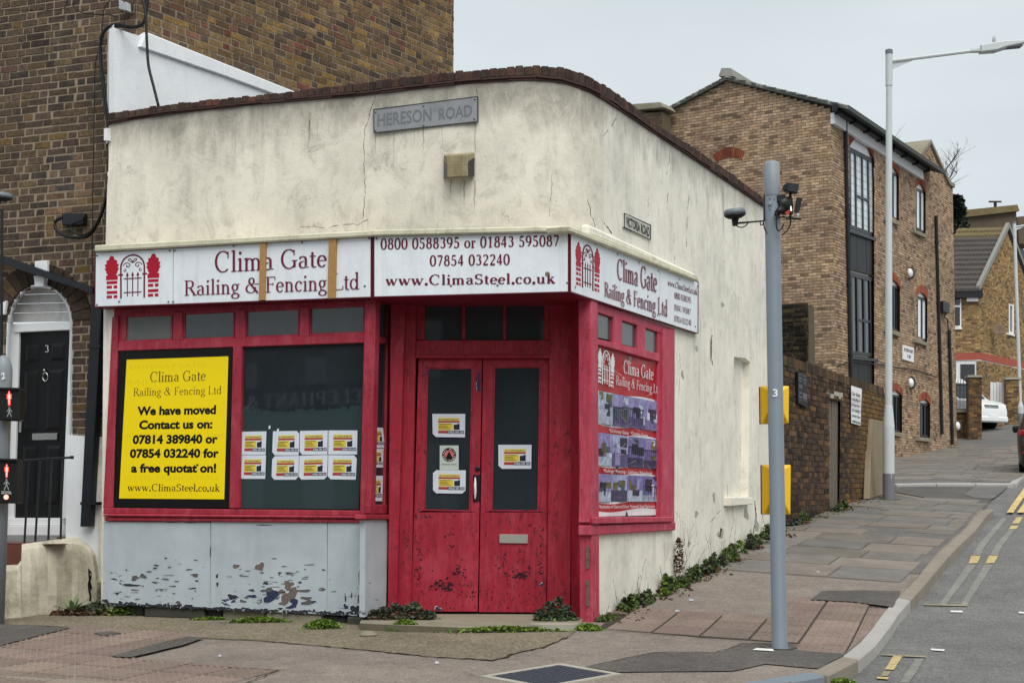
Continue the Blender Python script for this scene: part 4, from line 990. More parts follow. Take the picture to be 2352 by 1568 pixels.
for u, v, l, w_ in ((905, 308, .3, .012), (711, 258, .35, .022), (862, 309, .2, .01), (973, 292, .22, .012), (1092, 284, .5, .014), (1066, 414, .25, .02), (1090, 414, .3, .02), (1035, 414, .2, .012)): drip(dm2 if u in (711, 973) else dm, PW.P(u, v, .0014), l, w_, Vector((-.3, -.95, 0)))
for _ in range(30): drip(dm, PB.W(rdp.uniform(2.8, 6), rdp.uniform(1.2, 3.6), .0012), rdp.uniform(.15, .6), rdp.uniform(.004, .014), PB.N())
for m_, mt in ((dm, 'drip'), (dm2, 'drip2')): o = m_.build('run_stain', M[mt], shop); o['kind'] = 'stuff'
# cream pier at the left end and below
bar(PA, [(238, 700), (262, 700), (262, 1400), (232, 1408)], -.015, .25).build('end_pier', M['cream2'], shop)
# flashing ledges over the fascia
bar(PF1, [(216, 563), (853, 529), (853, 542), (216, 577.5)], .05, .30).build('flashing', M['ledge'], shop, bevel=.01)
bar(PF2, [(853, 528), (1308, 518), (1310, 531), (853, 541.5)], .05, .16).build('flashing', M['ledge'], shop, bevel=.01)
bar(PF3, [(1308, 518), (1604, 637), (1604, 646), (1310, 532)], .05, .22).build('flashing', M['ledge'], shop, bevel=.01)
bar(PB, [(1352, 514), (1602, 630), (1604, 641), (1352, 540)], .045, .09).build('render_bulge', M['cream2'], shop, bevel=.03)
# box behind the signs (maroon trim) and soffit
bar(PF1, [(217, 577), (854, 541), (854, 684), (217, 707)], -.012, .32).build('fascia_box', M['darkred'], shop)
bar(PF2, [(854.5, 541), (1309, 531), (1309, 673), (854.5, 684)], -.012, .10).build('fascia_box', M['darkred'], shop)
bar(PF3, [(1310, 531), (1604, 646), (1604, 766), (1310, 673)], -.012, .10).build('fascia_box', M['darkred'], shop)
zs0 = PF2.P(1100, 683, 0).z
sof = [PF1.P(853, 684, -.03), PF2.P(1310, 673, -.03), PD.P(1330, 690, -.02), PD.P(880, 690, -.02)]
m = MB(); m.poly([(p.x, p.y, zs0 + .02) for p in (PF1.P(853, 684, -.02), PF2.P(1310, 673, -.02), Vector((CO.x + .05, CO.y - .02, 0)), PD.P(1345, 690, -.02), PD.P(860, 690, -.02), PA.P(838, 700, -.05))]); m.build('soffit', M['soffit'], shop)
# upright panelling above the doors up to the soffit
# ---------------- left window bay (plane PA)
def frame(name, pl, q, off, depth, mat='red', parent=None, bev=.006, **k):
    return bar(pl, q, off, depth).build(name, M[mat], parent or shop, bevel=bev, **k)
bay = shop
frame('head_rail', PA, [(256, 700), (846, 672), (846, 703), (257, 728)], -.02, .08)
frame('stile', PA, [(257, 728), (271, 727), (258.5, 1166), (236, 1166)], .0, .10)
frame('corner_post', PA, [(838, 680), (863, 680), (851, 1181), (825.5, 1181)], .03, .10)
frame('transom', PA, [(271, 785), (838, 768), (838, 787), (270, 806)], -.005, .08)
frame('mullion', PA, [(534.5, 792), (555, 791), (547.5, 1167), (525.5, 1167)], .005, .08)
for (a, b) in ((397, 419), (540, 563), (688, 710)):
    frame('glazing_bar', PA, [(a, lerp(722, 698, (a - 271) / 567)), (b, lerp(722, 698, (b - 271) / 567)), (b - 1, lerp(786, 769, (b - 271) / 567)), (a - 1, lerp(786, 769, (a - 271) / 567))], -.01, .06)
tops = [((290.8, 728), (393, 724), (392, 777), (289, 782)), ((424, 722), (536, 717), (535, 773), (423, 777)), ((567, 716), (685, 711), (684, 767), (566, 772)), ((714, 707), (835, 702), (834, 761), (713, 766))]
for i, q in enumerate(tops):
    g_ = bar(PA, q, -.045, .006).build('pane', M['glass_top' if i else 'glass_pale'], shop)
    # casement round each toplight
    o4 = [(q[0][0] - 17, q[0][1] - 16), (q[1][0] + 3 + (0 if i else 0), q[1][1] - 16), (q[2][0] + 3, q[2][1] + 11), (q[3][0] - 17, q[3][1] + 11)]
    m = MB()
    for a, b, c, d in ((0, 1, 1, 0), (1, 2, 2, 1), (2, 3, 3, 2), (3, 0, 0, 3)): bar(PA, [o4[a], o4[b], q[c], q[d]], -.03, .035, m)
    m.build('casement_frame', M['red'], shop, bevel=.004)
bar(PA, [(555.5, 797), (838.4, 785), (824, 1169), (548, 1167)], -.04, .006).build('pane', M['glass_big'], shop)
board = bar(PA, [(274, 807), (534, 799), (526, 1166), (257, 1166)], -.015, .02).build('sign_board', M['black'], None)
board['label'] = 'black board with yellow moved-premises notice filling the left shop window'; board['category'] = 'sign board'
yq = [(291, 826), (524.6, 818), (515, 1146), (273.5, 1144)]
m = MB(); m.poly([PA.P(u, v, -.012) for u, v in yq]); m.build('yellow_panel', M['yellow'], board)
def yline(mb, text, x0, x1, yb, h, style, bold=1.0, mi=0, lev=0, dx=0):
    f = lambda a, b: (lerp(lerp(yq[0][0], yq[1][0], a), lerp(yq[3][0], yq[2][0], a), b), lerp(lerp(yq[0][1], yq[1][1], a), lerp(yq[3][1], yq[2][1], a), b))
    write(mb, PA, text, [f(x0 + dx, yb - h), f(x1 + dx, yb - h), f(x1 + dx, yb), f(x0 + dx, yb)], -.0115 + lev * .0015, style, bold, mi)
m = MB()
yline(m, 'Clima Gate', .235, .785, .165, .072, 'serif', .9); yline(m, 'Railing & Fencing Ltd', .08, .945, .262, .055, 'serif', .8)
m.build('lettering', M['brown_ink'], board)
m = MB()
for t, x0, x1, yb in (('We have moved', .13, .895, .40), ('Contact us on:', .155, .865, .50), ('07814 389840 or', .10, .92, .605), ('07854 032240 for', .08, .935, .705), ('a free quotat on!', .10, .915, .81)):
    yline(m, t, x0, x1, yb, .060 if '0' not in t else .060, 'sans', .045)
_q = lambda a, b: PA.P(lerp(lerp(yq[0][0], yq[1][0], a), lerp(yq[3][0], yq[2][0], a), b), lerp(lerp(yq[0][1], yq[1][1], a), lerp(yq[3][1], yq[2][1], a), b), -.0115)
m.poly([_q(.722, .766), _q(.745, .766), _q(.745, .754), _q(.722, .754)])
yline(m, 'www.ClimaSteel.co.uk', .075, .955, .945, .05, 'serif', .95)
m.build('lettering', M['black'], board)
m = MB()
for t, x0, x1, yb in (('DRIVEWAY GATES', .04, .78, .07), ('RAILINGS', .02, .5, .175), ('AUTOMATION - of Gates', .03, .98, .56), ('STEEL FABRICATION', .08, .93, .865), ('GARAGE DOORS', .06, .74, .985)): yline(m, t, x0, x1, yb, .030, 'sans', .0, lev=-.2)
m.build('lettering', M['ghost'], board)
# sill
frame('sill', PA, [(238, 1166), (834, 1172), (834, 1184), (236, 1179)], .02, .10)
frame('sill_moulding', PA, [(236, 1179), (838, 1184), (838, 1191), (235, 1186)], .065, .14, 'red', bev=.012)
frame('sill_moulding', PA, [(238, 1187), (835, 1192), (835, 1200), (239, 1196)], .045, .12, 'red', bev=.008)
# grey stall riser panels
for a, b in ((238, 483), (484.5, 751.5), (753, 836)):
    za, zb2 = lerp(1385, 1415, (a - 236) / 600), lerp(1385, 1415, (b - 236) / 600)
    frame('riser_panel', PA, [(a, 1197), (b, 1199), (b - 1, zb2), (a - 2, za)], .02 + .002 * (a > 400), .04, 'greypanel', bev=.002)
def blobs(pl, items, off, parent, name='bare_patch'):
    rr = random.Random(41); by = {}
    for u, v, ru, rv, mat in items:
        m = by.setdefault(mat, MB()); n_ = 14; ph = rr.uniform(0, 6); pts = []
        for k in range(n_):
            a = 2 * pi * k / n_; q = 1 + .28 * sin(2 * a + ph) + .22 * sin(3 * a + ph * 2) + rr.uniform(-.16, .16); pts.append((u + ru * q * cos(a), v + rv * q * sin(a)))
        o_ = off + rr.uniform(0, .0012) + (.0002 if ru * rv > 14 else 0); cpt = pl.P(u, v, o_); R_ = [pl.P(x, y, o_) for x, y in pts]
        for p, q in zip(R_, R_[1:] + R_[:1]): m.poly([cpt, q, p])
        if ru * rv > 14:
            m2 = by.setdefault('chip_edge', MB()); E = [pl.P(cu_ + (x - cu_) * 1.10 - .5, cv_ + (y - cv_) * 1.12 - .8, off - .0012) for cu_, cv_ in ((u, v),) for x, y in pts]; cp2 = pl.P(u, v, off - .0012)
            for p, q in zip(E, E[1:] + E[:1]): m2.poly([cp2, q, p])
    for mat, m in by.items(): o = m.build(name, M[mat], parent); o['kind'] = 'stuff'
M['chip_edge'] = plain('pale_chip_rim', (206, 214, 220), .5); M['chip_brown'] = plain('bare_brown_board', (112, 100, 96), .9, vary=.25, scale=30); M['chip_grey'] = plain('bare_grey_board', (92, 92, 92), .9, vary=.25, scale=30); M['chip_blue'] = plain('old_blue_paint', (46, 55, 84), .7, vary=.2, scale=30); M['chip_dark'] = plain('dark_under_paint', (48, 52, 60), .8, vary=.3, scale=30)  # chip_edge: flat pale rim behind larger chips, shifted up and left
zc6 = lambda x, y: (219.5 + x * .3, 1144.6 + y * .3)
it = []
for x, y, rx, ry, mt in ((1260, 520, 30, 34, 'chip_brown'), (1075, 515, 34, 12, 'chip_brown'), (300, 608, 32, 14, 'chip_grey'), (362, 590, 24, 18, 'chip_grey'), (270, 660, 55, 10, 'chip_dark'), (465, 510, 20, 5, 'chip_dark'), (455, 532, 18, 5, 'chip_dark'), (760, 583, 32, 10, 'chip_grey'), (633, 795, 22, 12, 'chip_grey'), (775, 628, 12, 6, 'chip_dark'), (1045, 750, 30, 24, 'chip_dark'), (1055, 785, 18, 10, 'chip_blue'), (1125, 783, 22, 12, 'chip_grey'), (1200, 745, 42, 9, 'chip_blue'), (1195, 700, 26, 8, 'chip_blue'), (1345, 740, 62, 44, 'chip_blue'), (1310, 700, 40, 18, 'chip_grey'), (1480, 660, 42, 24, 'chip_brown'), (1490, 745, 48, 62, 'chip_brown'), (1415, 715, 40, 18, 'chip_brown'), (1520, 795, 36, 26, 'chip_blue'), (1440, 800, 30, 18, 'chip_brown'), (1600, 705, 42, 14, 'chip_grey'), (1615, 760, 36, 14, 'chip_grey'), (1620, 795, 34, 22, 'chip_grey'), (1655, 790, 26, 12, 'chip_blue'), (1490, 830, 30, 14, 'chip_blue'), (1735, 697, 22, 10, 'chip_grey'), (1745, 545, 14, 5, 'chip_dark'), (1410, 568, 16, 6, 'chip_dark'), (1473, 570, 12, 7, 'chip_dark'), (1300, 645, 22, 7, 'chip_dark'), (1565, 640, 16, 6, 'chip_dark'), (930, 590, 7, 18, 'chip_dark'), (932, 655, 6, 20, 'chip_dark'), (880, 400, 3, 60, 'chip_dark'), (165, 725, 14, 7, 'chip_dark'), (295, 697, 26, 4, 'chip_dark'), (745, 686, 30, 4, 'chip_dark'), (2030, 270, 8, 12, 'chip_dark'), (2050, 470, 8, 70, 'chip_brown'), (2035, 620, 24, 90, 'chip_brown'), (2030, 760, 20, 60, 'chip_brown'), (1995, 845, 34, 36, 'chip_dark'), (1915, 825, 16, 20, 'chip_blue'), (1912, 760, 5, 36, 'chip_dark'), (1958, 740, 4, 26, 'chip_dark'), (1870, 870, 26, 14, 'chip_dark'), (1290, 200, 50, 5, 'chip_dark'), (580, 180, 40, 4, 'chip_dark'), (730, 182, 44, 4, 'chip_dark')):
    u, v = zc6(x, y); it.append((u, v, rx * .3, ry * .3, mt))
rch = random.Random(77)
for _ in range(75):
    x = rch.choice((rch.gauss(450, 200), rch.gauss(1450, 190))); y = min(850, rch.gauss(620, 85)); u, v = zc6(x, y)
    if 240 < u < 826: it.append((u, v, abs(rch.gauss(3.5, 3)) + 1.2, rch.uniform(.5, 1.3), rch.choice(('chip_dark', 'chip_grey'))))
for k in range(70):
    u = lerp(242, 832, k / 69); it.append((u, lerp(1386, 1413, (u - 236) / 600) - abs(rch.gauss(0, 3)), rch.uniform(3, 9), rch.uniform(2, 5), 'chip_dark'))
blobs(PA, it, .0235, shop)
blobs(PB, [(1656, 1226, 6, 10, 'patch'), (1633, 800, 2.5, 20, 'patch'), (1583, 1248, 4, 5, 'patch'), (1714, 1180, 5, 12, 'patch'), (1738, 1205, 4, 16, 'patch'), (1568, 860, 3, 8, 'patch'), (1600, 1180, 4, 6, 'patch'), (1640, 1140, 3, 9, 'patch'), (1600, 800, 3, 5, 'patch'), (1752, 1170, 3, 14, 'patch'), (1660, 700, 3, 6, 'patch')], .0016, shop)
# plinth stones
rp = random.Random(8)
for a, b, mt, oo in ((238, 330, 'dstone', -.06), (331, 470, 'dstone', .0), (471, 510, 'dstone', -.05), (511, 610, 'stone', -.03), (611, 740, 'stone', .0), (741, 795, 'dstone', -.03), (796, 838, 'dstone', .04)):
    va, vb_ = lerp(1380, 1418, (a - 236) / 600), lerp(1380, 1418, (b - 236) / 600)
    frame('plinth_stone', PA, [(a, va), (b - 1, vb_), (b - 1, vb_ + 26), (a, va + 30)], oo, .2, mt, bev=.01)
# ---------------- return of the bay towards the doors
cp = PA.P(851, 1110, .02); rj = PD.P(898, 1110, .0)
PR = Plane((cp.x, cp.y), (rj.x - cp.x, rj.y - cp.y))
frame('return_frame', PR, [(863, 772), (897, 777), (897, 790), (863, 788)], 0, .05); frame('return_frame', PR, [(862, 680), (899, 680), (899, 694), (862, 694)], 0, .05)
frame('return_frame', PR, [(893, 680), (904, 680), (897, 1162), (883, 1162)], .0, .06)
frame('return_sill', PR, [(851, 1158), (897, 1158), (896, 1180), (851, 1179)], .01, .06); frame('return_sill', PR, [(840, 1181), (896, 1181), (896, 1192), (839, 1192)], .05, .1)
bar(PR, [(864, 693), (895, 694), (895, 774), (863.5, 774)], -.02, .005).build('pane', M['glass_top'], shop)
bar(PR, [(863.5, 787), (892.5, 788), (884, 1160), (851, 1159)], -.02, .005).build('pane', M['glass'], shop)
frame('riser_panel', PR, [(838.5, 1193), (892, 1192), (887, 1400), (837, 1417)], .02, .05, 'greypanel', bev=.003)
# ---------------- doorway (plane PD)
frame('jamb', PD, [(897, 685), (931, 685), (911, 1410), (890, 1412)], .16, .16, 'red_door'); frame('jamb', PD, [(930, 685), (957, 685), (944, 1407), (908, 1410)], .05, .12, 'red_door')
frame('jamb', PD, [(1263, 685), (1316, 685), (1310, 1410), (1256, 1406)], .05, .12, 'red_door')
# splayed right reveal out to the pier
ra = PD.P(1311, 1110, .05); rb = Vector((CO.x - .02, CO.y - .01, 0))
PRR = Plane((ra.x, ra.y), (rb.x - ra.x, rb.y - ra.y)); PRR.n = Vector((-abs(PRR.d.y), PRR.d.x * (1 if PRR.d.y > 0 else -1)))
if PRR.n.dot(Vector((-1, -1))) < 0: PRR.n = -PRR.n
za_, zb_2 = zs0 + .03, .12
m = MB(); a, b = Vector((ra.x, ra.y, 0)), Vector((rb.x, rb.y, 0)); nn = PRR.N() * .05
m.hexa([Vector((a.x, a.y, zb_2)), Vector((b.x, b.y, zb_2)), Vector((b.x, b.y, za_)), Vector((a.x, a.y, za_))], [Vector((p.x, p.y, z_)) - nn for p, z_ in ((a, zb_2), (b, zb_2), (b, za_), (a, za_))])
m.build('reveal', M['red_door'], shop)
frame('door_head', PD, [(955, 781), (1264, 781), (1264, 822), (955, 822)], .03, .08, 'red_door'); frame('door_head_moulding', PD, [(953, 815), (1265, 815), (1265, 822), (953, 822)], .055, .08, 'red_door')
frame('fanlight_rail', PD, [(955, 680), (1264, 680), (1264, 695), (955, 696)], .02, .06, 'red_door')
for a, b in ((955, 976), (1060, 1069), (1155, 1163), (1249.5, 1264)): frame('fanlight_bar', PD, [(a, 694), (b, 694), (b, 781), (a, 781)], .015, .05, 'red_door')
for a, b in ((976, 1061), (1068, 1156), (1162, 1250)): bar(PD, [(a, 694), (b, 694), (b, 782), (a, 782)], -.01, .006).build('pane', M['glass'], shop)
def leaf(q, gq, lab):
    """door leaf with glass; q outer, gq glazed opening"""
    L4 = MB(); o4 = q
    pts = [o4[0], o4[1], gq[1], gq[0]]; bar(PD, pts, 0, .045, L4)
    bar(PD, [gq[1], o4[1], (lerp(o4[1][0], o4[2][0], .6), 1178), gq[2]], 0, .045, L4); bar(PD, [o4[0], gq[0], gq[3], (lerp(o4[0][0], o4[3][0], .6), 1178)], 0, .045, L4)
    d = L4.build('door_leaf', M['red_door'], shop, bevel=.003); d['label'] = lab
    bar(PD, [(lerp(o4[0][0], o4[3][0], .6), 1176), (lerp(o4[1][0], o4[2][0], .6), 1176), o4[2], o4[3]], .004, .045).build('lower_panel', M['red_door'], d, bevel=.003)
    bar(PD, gq, -.018, .006).build('glass', M['glass'], d)
    m = MB(); w_ = 3.0
    for a, b in ((0, 1), (1, 2), (2, 3), (3, 0)):
        (x0, y0), (x1, y1) = gq[a], gq[b]; cx, cy = sum(p[0] for p in gq) / 4, sum(p[1] for p in gq) / 4
        sh = lambda x, y: (x + (w_ if x < cx else -w_), y + (w_ if y < cy else -w_))
        bar(PD, [(x0, y0), (x1, y1), sh(x1, y1), sh(x0, y0)], -.006, .012, m)
    m.build('glazing_bead', M['red_door'], d); return d
dl = leaf([(961, 823), (1107.5, 823), (1097, 1404), (944, 1404)], [(981, 845), (1086, 844), (1080, 1174), (974, 1172)], 'left door leaf with white handle and lock')
dr = leaf([(1109.5, 823), (1262, 823), (1255, 1406), (1099.5, 1405)], [(1134.6, 842), (1242, 841), (1237, 1174), (1128, 1173)], 'right door leaf with letter plate')
bar(PD, [(1147, 1226), (1213, 1227), (1212, 1247.5), (1147, 1246.5)], .022, .02).build('letter_plate', M['steel'], dr, bevel=.003)
m = MB(); bar(PD, [(1087, 1090), (1103, 1090), (1102, 1150), (1086, 1150)], .014, .014, m); m.build('handle_plate', M['rubber'], dl)
m = MB(); hp = [PD.P(1091.5, v, .03 + .02 * sin(pi * (v - 1096) / 50)) for v in range(1096, 1147, 5)]; m.tube(hp, [.006 + .008 * sin(pi * i / 10) for i in range(11)], 8); m.build('handle', M['porcelain'], dl, smooth=True)
m = MB(); m.lathe(PD.P(1097, 1076, .0), [(.022, 0), (.022, .014), (.012, .02)], 14, 0, PD.N()); m.build('lock', M['rubber'], dl)
zc8 = lambda x, y: (831 + x * .37, 909.4 + y * .37); it = []
M['chip_black'] = plain('black_bare_patch', (40, 24, 32), .8, vary=.3, scale=30); rch = random.Random(51)
for x, y, sx_, sy_, k in ((500, 1170, 55, 34, 55), (540, 1190, 30, 16, 30), (590, 1090, 40, 30, 22), (350, 1100, 14, 70, 12), (640, 1150, 14, 60, 10), (560, 850, 50, 30, 6), (555, 930, 20, 20, 5), (985, 1110, 45, 24, 60), (1040, 1060, 10, 10, 6), (860, 1060, 30, 30, 8), (1110, 1060, 16, 90, 16), (690, 1240, 14, 40, 8), (410, 750, 20, 5, 5), (1120, 880, 10, 60, 8), (1050, 800, 16, 12, 5), (360, 980, 12, 70, 8)):
    for _ in range(k): u, v = zc8(rch.gauss(x, sx_ * .6), rch.gauss(y, sy_ * .6)); it.append((u, v, rch.uniform(.7, 3.2), rch.uniform(.7, 2.4), 'chip_black'))
for x, y, rx, ry in ((472, 1318, 18, 12), (1115, 1170, 8, 14), (870, 20, 1, 1)): u, v = zc8(x, y); it.append((u, v, rx * .37, ry * .37, 'chip_blue'))
for _ in range(90):
    u, v = rch.uniform(948, 1252), 1404 - abs(rch.gauss(0, 40)); it.append((u, v, rch.uniform(.5, 1.8), rch.uniform(.5, 2.6), 'chip_black'))
for _ in range(14): it.append((1099 + rch.gauss(0, 2.0), rch.uniform(855, 895), rch.uniform(1.2, 3.2), rch.uniform(2, 6), 'chip_blue'))
it = [q for q in it if 948 < q[0] < 1252]
blobs(PD, it, .0055, shop)
st = [hit(818, 1452, .0), hit(1318, 1452, .0), Vector((CO.x - .05, CO.y + .1, 0)), PD.P(1262, 1405, 0), PD.P(940, 1405, 0), PA.P(838, 1415, -.1)]
zt = PD.P(1100, 1407).z - .01; zt2 = zt - .012
fr_ = [aty(u, 1427 + (1 if 900 < u < 1250 else 0), 12.45) for u in (826, 950, 1060, 1180, 1290, 1330)]
rs = random.Random(2)
stp = thing('door_step', 'worn grey stone doorstep with mossy broken edge in front of the red doors', 'step')
m = MB(); yl = [12.62, 12.42, 12.36, 12.38, 12.5, 12.66]; xs_ = [aty(u, 1430, y).x for u, y in zip((826, 930, 1060, 1180, 1290, 1335), yl)]
top = [Vector((x, y, zt2 + rs.uniform(-.006, .006))) for x, y in zip(xs_, yl)]; bot = [p - Vector((0, -.02 - .03 * rs.random(), .075 + .02 * rs.random())) for p in top]
back = [Vector((xs_[-1] + .03, 13.0, zt)), Vector((PD.P(1300, 1400).x, 13.5, zt)), Vector((PD.P(900, 1400).x, 13.5, zt)), Vector((xs_[0] - .02, 13.05, zt))]
m.poly(top + back)
for a, b, c, d in zip(top, top[1:], bot[1:], bot): m.poly([a, d, c, b])
m.poly([top[0], back[-1], back[-1] - Vector((0, 0, .1)), bot[0]]); m.poly([top[-1], bot[-1], back[0] - Vector((0, 0, .1)), back[0]])
m.build('slab', M['stone'], stp)
m = MB(); u_ = [p + Vector((0, .07, 0)) for p in bot]
for a, b in zip(u_, u_[1:]): m.poly([a, b, (b.x, b.y, .02), (a.x, a.y, .02)])
m.build('foundation', M['dstone'], stp)
m = MB(); c = aty(1275, 1432, 12.5); pr = [Vector((c.x + .21 * cos(a) * (1 + .1 * sin(3 * a)), c.y + .09 * sin(a), zt2 + .012)) for a in [i * pi / 6 for i in range(12)]]
m.poly(pr); 
for a, b in zip(pr, pr[1:] + pr[:1]): m.poly([a, b, b * 1 - Vector((0, 0, .05)), a - Vector((0, 0, .05))][::-1])
m.build('broken_stone', M['conc'], stp)
# loose stone
m = MB(); c = hit(846, 1452, .03); m.lathe((c.x, c.y, c.z - .035), [(.065, 0), (.075, .02), (.05, .045), (.02, .05)], 8); o = m.build('loose_stone', M['stone']); o.scale = (1, 1, 1); o['label'] = 'loose lump of pale broken stone on the pavement at the left end of the doorstep'; o['category'] = 'stone'
# ---------------- pier and side window (plane PB)
frame('pier', PB, [(1338, 690), (1352, 690), (1349, 1428), (1337, 1425)], .03, .12, 'red_side') if False else None
m = MB(); p0 = CO; a_ = PB.W(-.02, 0, .035); b_ = PB.W(.16, 0, .035)
m.hexa([Vector((a_.x, a_.y, .1)), Vector((b_.x, b_.y, .1)), Vector((b_.x, b_.y, zs0 + .05)), Vector((a_.x, a_.y, zs0 + .05))], [Vector((q.x, q.y, z_)) - PB.N() * .12 for q, z_ in ((a_, .1), (b_, .1), (b_, zs0 + .05), (a_, zs0 + .05))])
m.build('corner_pier', M['red_side'], shop, bevel=.008)
rot = MB()
for za, zb3, ww in ((.30, .52, .025), (.62, .80, .02)):
    a_ = PB.W(-.024, 0, .0); 
    for k in range(5):
        t = k / 5; z0_ = lerp(za, zb3, t); rot.box((a_.x - .002, a_.y - .004, z0_ + .02), (.02, ww * rs.uniform(.6, 1.6), .045), rz=-ANB)
rot.build('rotten_wood', M['oldwood'], shop)
frame('side_stile', PB, [(1362, 715), (1375, 722), (1366, 1190), (1353, 1200)], .03, .10, 'red_side'); frame('side_stile', PB, [(1523, 755), (1550, 756), (1549, 1203), (1520, 1203)], .03, .10, 'red_side')
frame('side_inner_stile', PB, [(1511, 752), (1526, 757), (1524, 1190), (1510, 1190)], .0, .08, 'red_side')
frame('side_head', PB, [(1360, 690), (1550, 755), (1550, 775), (1372, 717)], .01, .08, 'red_side')
frame('side_transom', PB, [(1374, 778), (1516, 812), (1516, 831), (1373, 791)], .02, .08, 'red_side')
for a, b in ((1409, 1429), (1465, 1483)):
    k = lambda u: lerp(722, 768, (u - 1374) / 150); k2 = lambda u: lerp(780, 815, (u - 1374) / 150)
    frame('side_glazing_bar', PB, [(a, k(a) - 6), (b, k(b) - 6), (b, k2(b)), (a, k2(a))], .01, .06, 'red_side')
for q in ([(1374, 712), (1410, 722), (1410, 783), (1374, 775)], [(1428, 728), (1465, 741), (1465, 799), (1428, 790)], [(1482, 747), (1514, 757), (1513, 813), (1482, 804)]):
    bar(PB, q, -.02, .006).build('pane', M['glass_top'], shop)
bar(PB, [(1372, 788), (1524, 828), (1512, 1190), (1364, 1192)], -.03, .006).build('pane', M['glass'], shop)
frame('side_sill', PB, [(1366, 1187), (1548, 1186), (1548, 1198), (1366, 1203)], .07, .15, 'red_side', bev=.008)
frame('side_apron', PB, [(1357, 1206), (1552, 1198), (1552, 1217), (1357, 1229)], .045, .12, 'red_side', bev=.008)
# side window poster
pq = [(1373, 793), (1523, 834), (1512, 1182), (1365.5, 1186)]
pf = quadmap(PB, pq, -.022)
n = NT('purple_photo_print', .45, .3); _kk = n.noise(11, 5, .7, None, 1.0)
M['photo'] = n.out(n.mix(1, n.attr(), n.ramp(_kk, .3, .7, (.45, .42, .5), (1.5, 1.5, 1.5)), 'MULTIPLY'))
M['banner_red'] = plain('banner_red', (176, 12, 24), .4, .4, vary=.15, scale=5); M['banner_white'] = plain('banner_white', (222, 226, 228), .5)
M['wrinkle'] = plain('banner_crease', (206, 176, 184), .35, .5)
ban = thing('window_banner', 'wrinkled red and purple picture banner taped inside the side window', 'banner')
m = MB(); rows = [(0, .26, 'r'), (.26, .455, 'p'), (.455, .505, 'r'), (.505, .70, 'p'), (.70, .745, 'r'), (.745, .915, 'p'), (.915, .965, 'r'), (.965, 1, 'w')]
rw = random.Random(6); NX = 12
gridh = {}
def hgt(a, b): return .006 * sin(9 * a + 5 * b + 2 * sin(7 * b)) + .004 * sin(23 * a - 13 * b) 
for a, b, kind in rows:
    nn_ = max(1, round((b - a) / .05))
    for j in range(nn_):
        for i in range(NX):
            x0, x1 = i / NX, (i + 1) / NX; y0, y1 = lerp(a, b, j / nn_), lerp(a, b, (j + 1) / nn_)
            dr_ = lambda x: .012 * sin(pi * x * 2) 
            m.poly([pf(x0, y1 + dr_(x0) * (y1 < .99), hgt(x0, y1)), pf(x1, y1 + dr_(x1) * (y1 < .99), hgt(x1, y1)), pf(x1, y0 + dr_(x1) * (y0 > 0), hgt(x1, y0)), pf(x0, y0 + dr_(x0) * (y0 > 0), hgt(x0, y0))], {'r': 0, 'p': 1, 'w': 2}[kind])
m.build('vinyl_sheet', [M['banner_red'], M['banner_white'], M['banner_white']], ban)
rb_2 = random.Random(12)
for r0, r1 in ((.262, .452), (.507, .698), (.748, .912)):
    for k in range(4):
        x0, x1 = .01 + k * .247, .01 + (k + 1) * .247 - .005; m = MB(); pc = lambda *c_: lin(*c_)
        def Q(ax, ay, bx, by, col, lev): m.poly([pf(lerp(x0, x1, ax), lerp(r0, r1, by), .013 + lev * .0006 + hgt(.5, .5)), pf(lerp(x0, x1, bx), lerp(r0, r1, by), .013 + lev * .0006), pf(lerp(x0, x1, bx), lerp(r0, r1, ay), .013 + lev * .0006), pf(lerp(x0, x1, ax), lerp(r0, r1, ay), .013 + lev * .0006 )], 0, col)
        Q(0, 0, 1, 1, pc(*rb_2.choice(((140, 132, 178), (160, 166, 196), (120, 110, 164), (166, 186, 198)))), 0); hz_ = rb_2.uniform(.45, .75)
        Q(0, hz_, 1, 1, pc(*rb_2.choice(((92, 80, 124), (120, 108, 158), (170, 180, 196), (70, 62, 92)))), 1)
        for _ in range(4): ax = rb_2.uniform(0, .7); ay = rb_2.uniform(0, .6); Q(ax, ay, min(1, ax + rb_2.uniform(.15, .5)), min(1, ay + rb_2.uniform(.15, .5)), pc(*rb_2.choice(((36, 30, 48), (50, 44, 62), (190, 196, 212), (104, 96, 56), (74, 90, 98), (140, 132, 176)))), 2 + _)
        if rb_2.random() < .75:
            y0_ = rb_2.uniform(.3, .5)
            for b_ in range(7): Q(.06 + b_ * .13, y0_, .085 + b_ * .13, .92, pc(38, 32, 52), 7)
            Q(.03, y0_ - .02, .93, y0_ + .015, pc(38, 32, 52), 8)
        m.build('photo_print', M['photo'], ban, cols=True)
m = MB()
for _ in range(26):
    x, y = rb_2.uniform(.05, .9), rb_2.uniform(.02, .95); a = rb_2.uniform(-.9, .9); l = rb_2.uniform(.04, .16); w2 = rb_2.uniform(.002, .006)
    p, q = pf(x, y, .021), pf(min(.98, x + l * cos(a)), min(.98, max(.01, y + l * .5 * sin(a))), .021); m.poly([p, q, q + Vector((0, 0, w2)), p + Vector((0, 0, w2 * .3))])
m.build('crease', M['wrinkle'], ban)
m = MB(); m2 = quadmap(PB, [pf2 for pf2 in [(lerp(1373, 1523, .01), 793 + 4), (lerp(1373, 1523, .26), 793 + 20), (lerp(1372, 1521, .25), 893), (lerp(1372, 1521, .01), 881)]], -.004)
gate_logo(m, m2, .6, 0, 0); m.build('gate_emblem', M['banner_white'], ban)
m = MB()
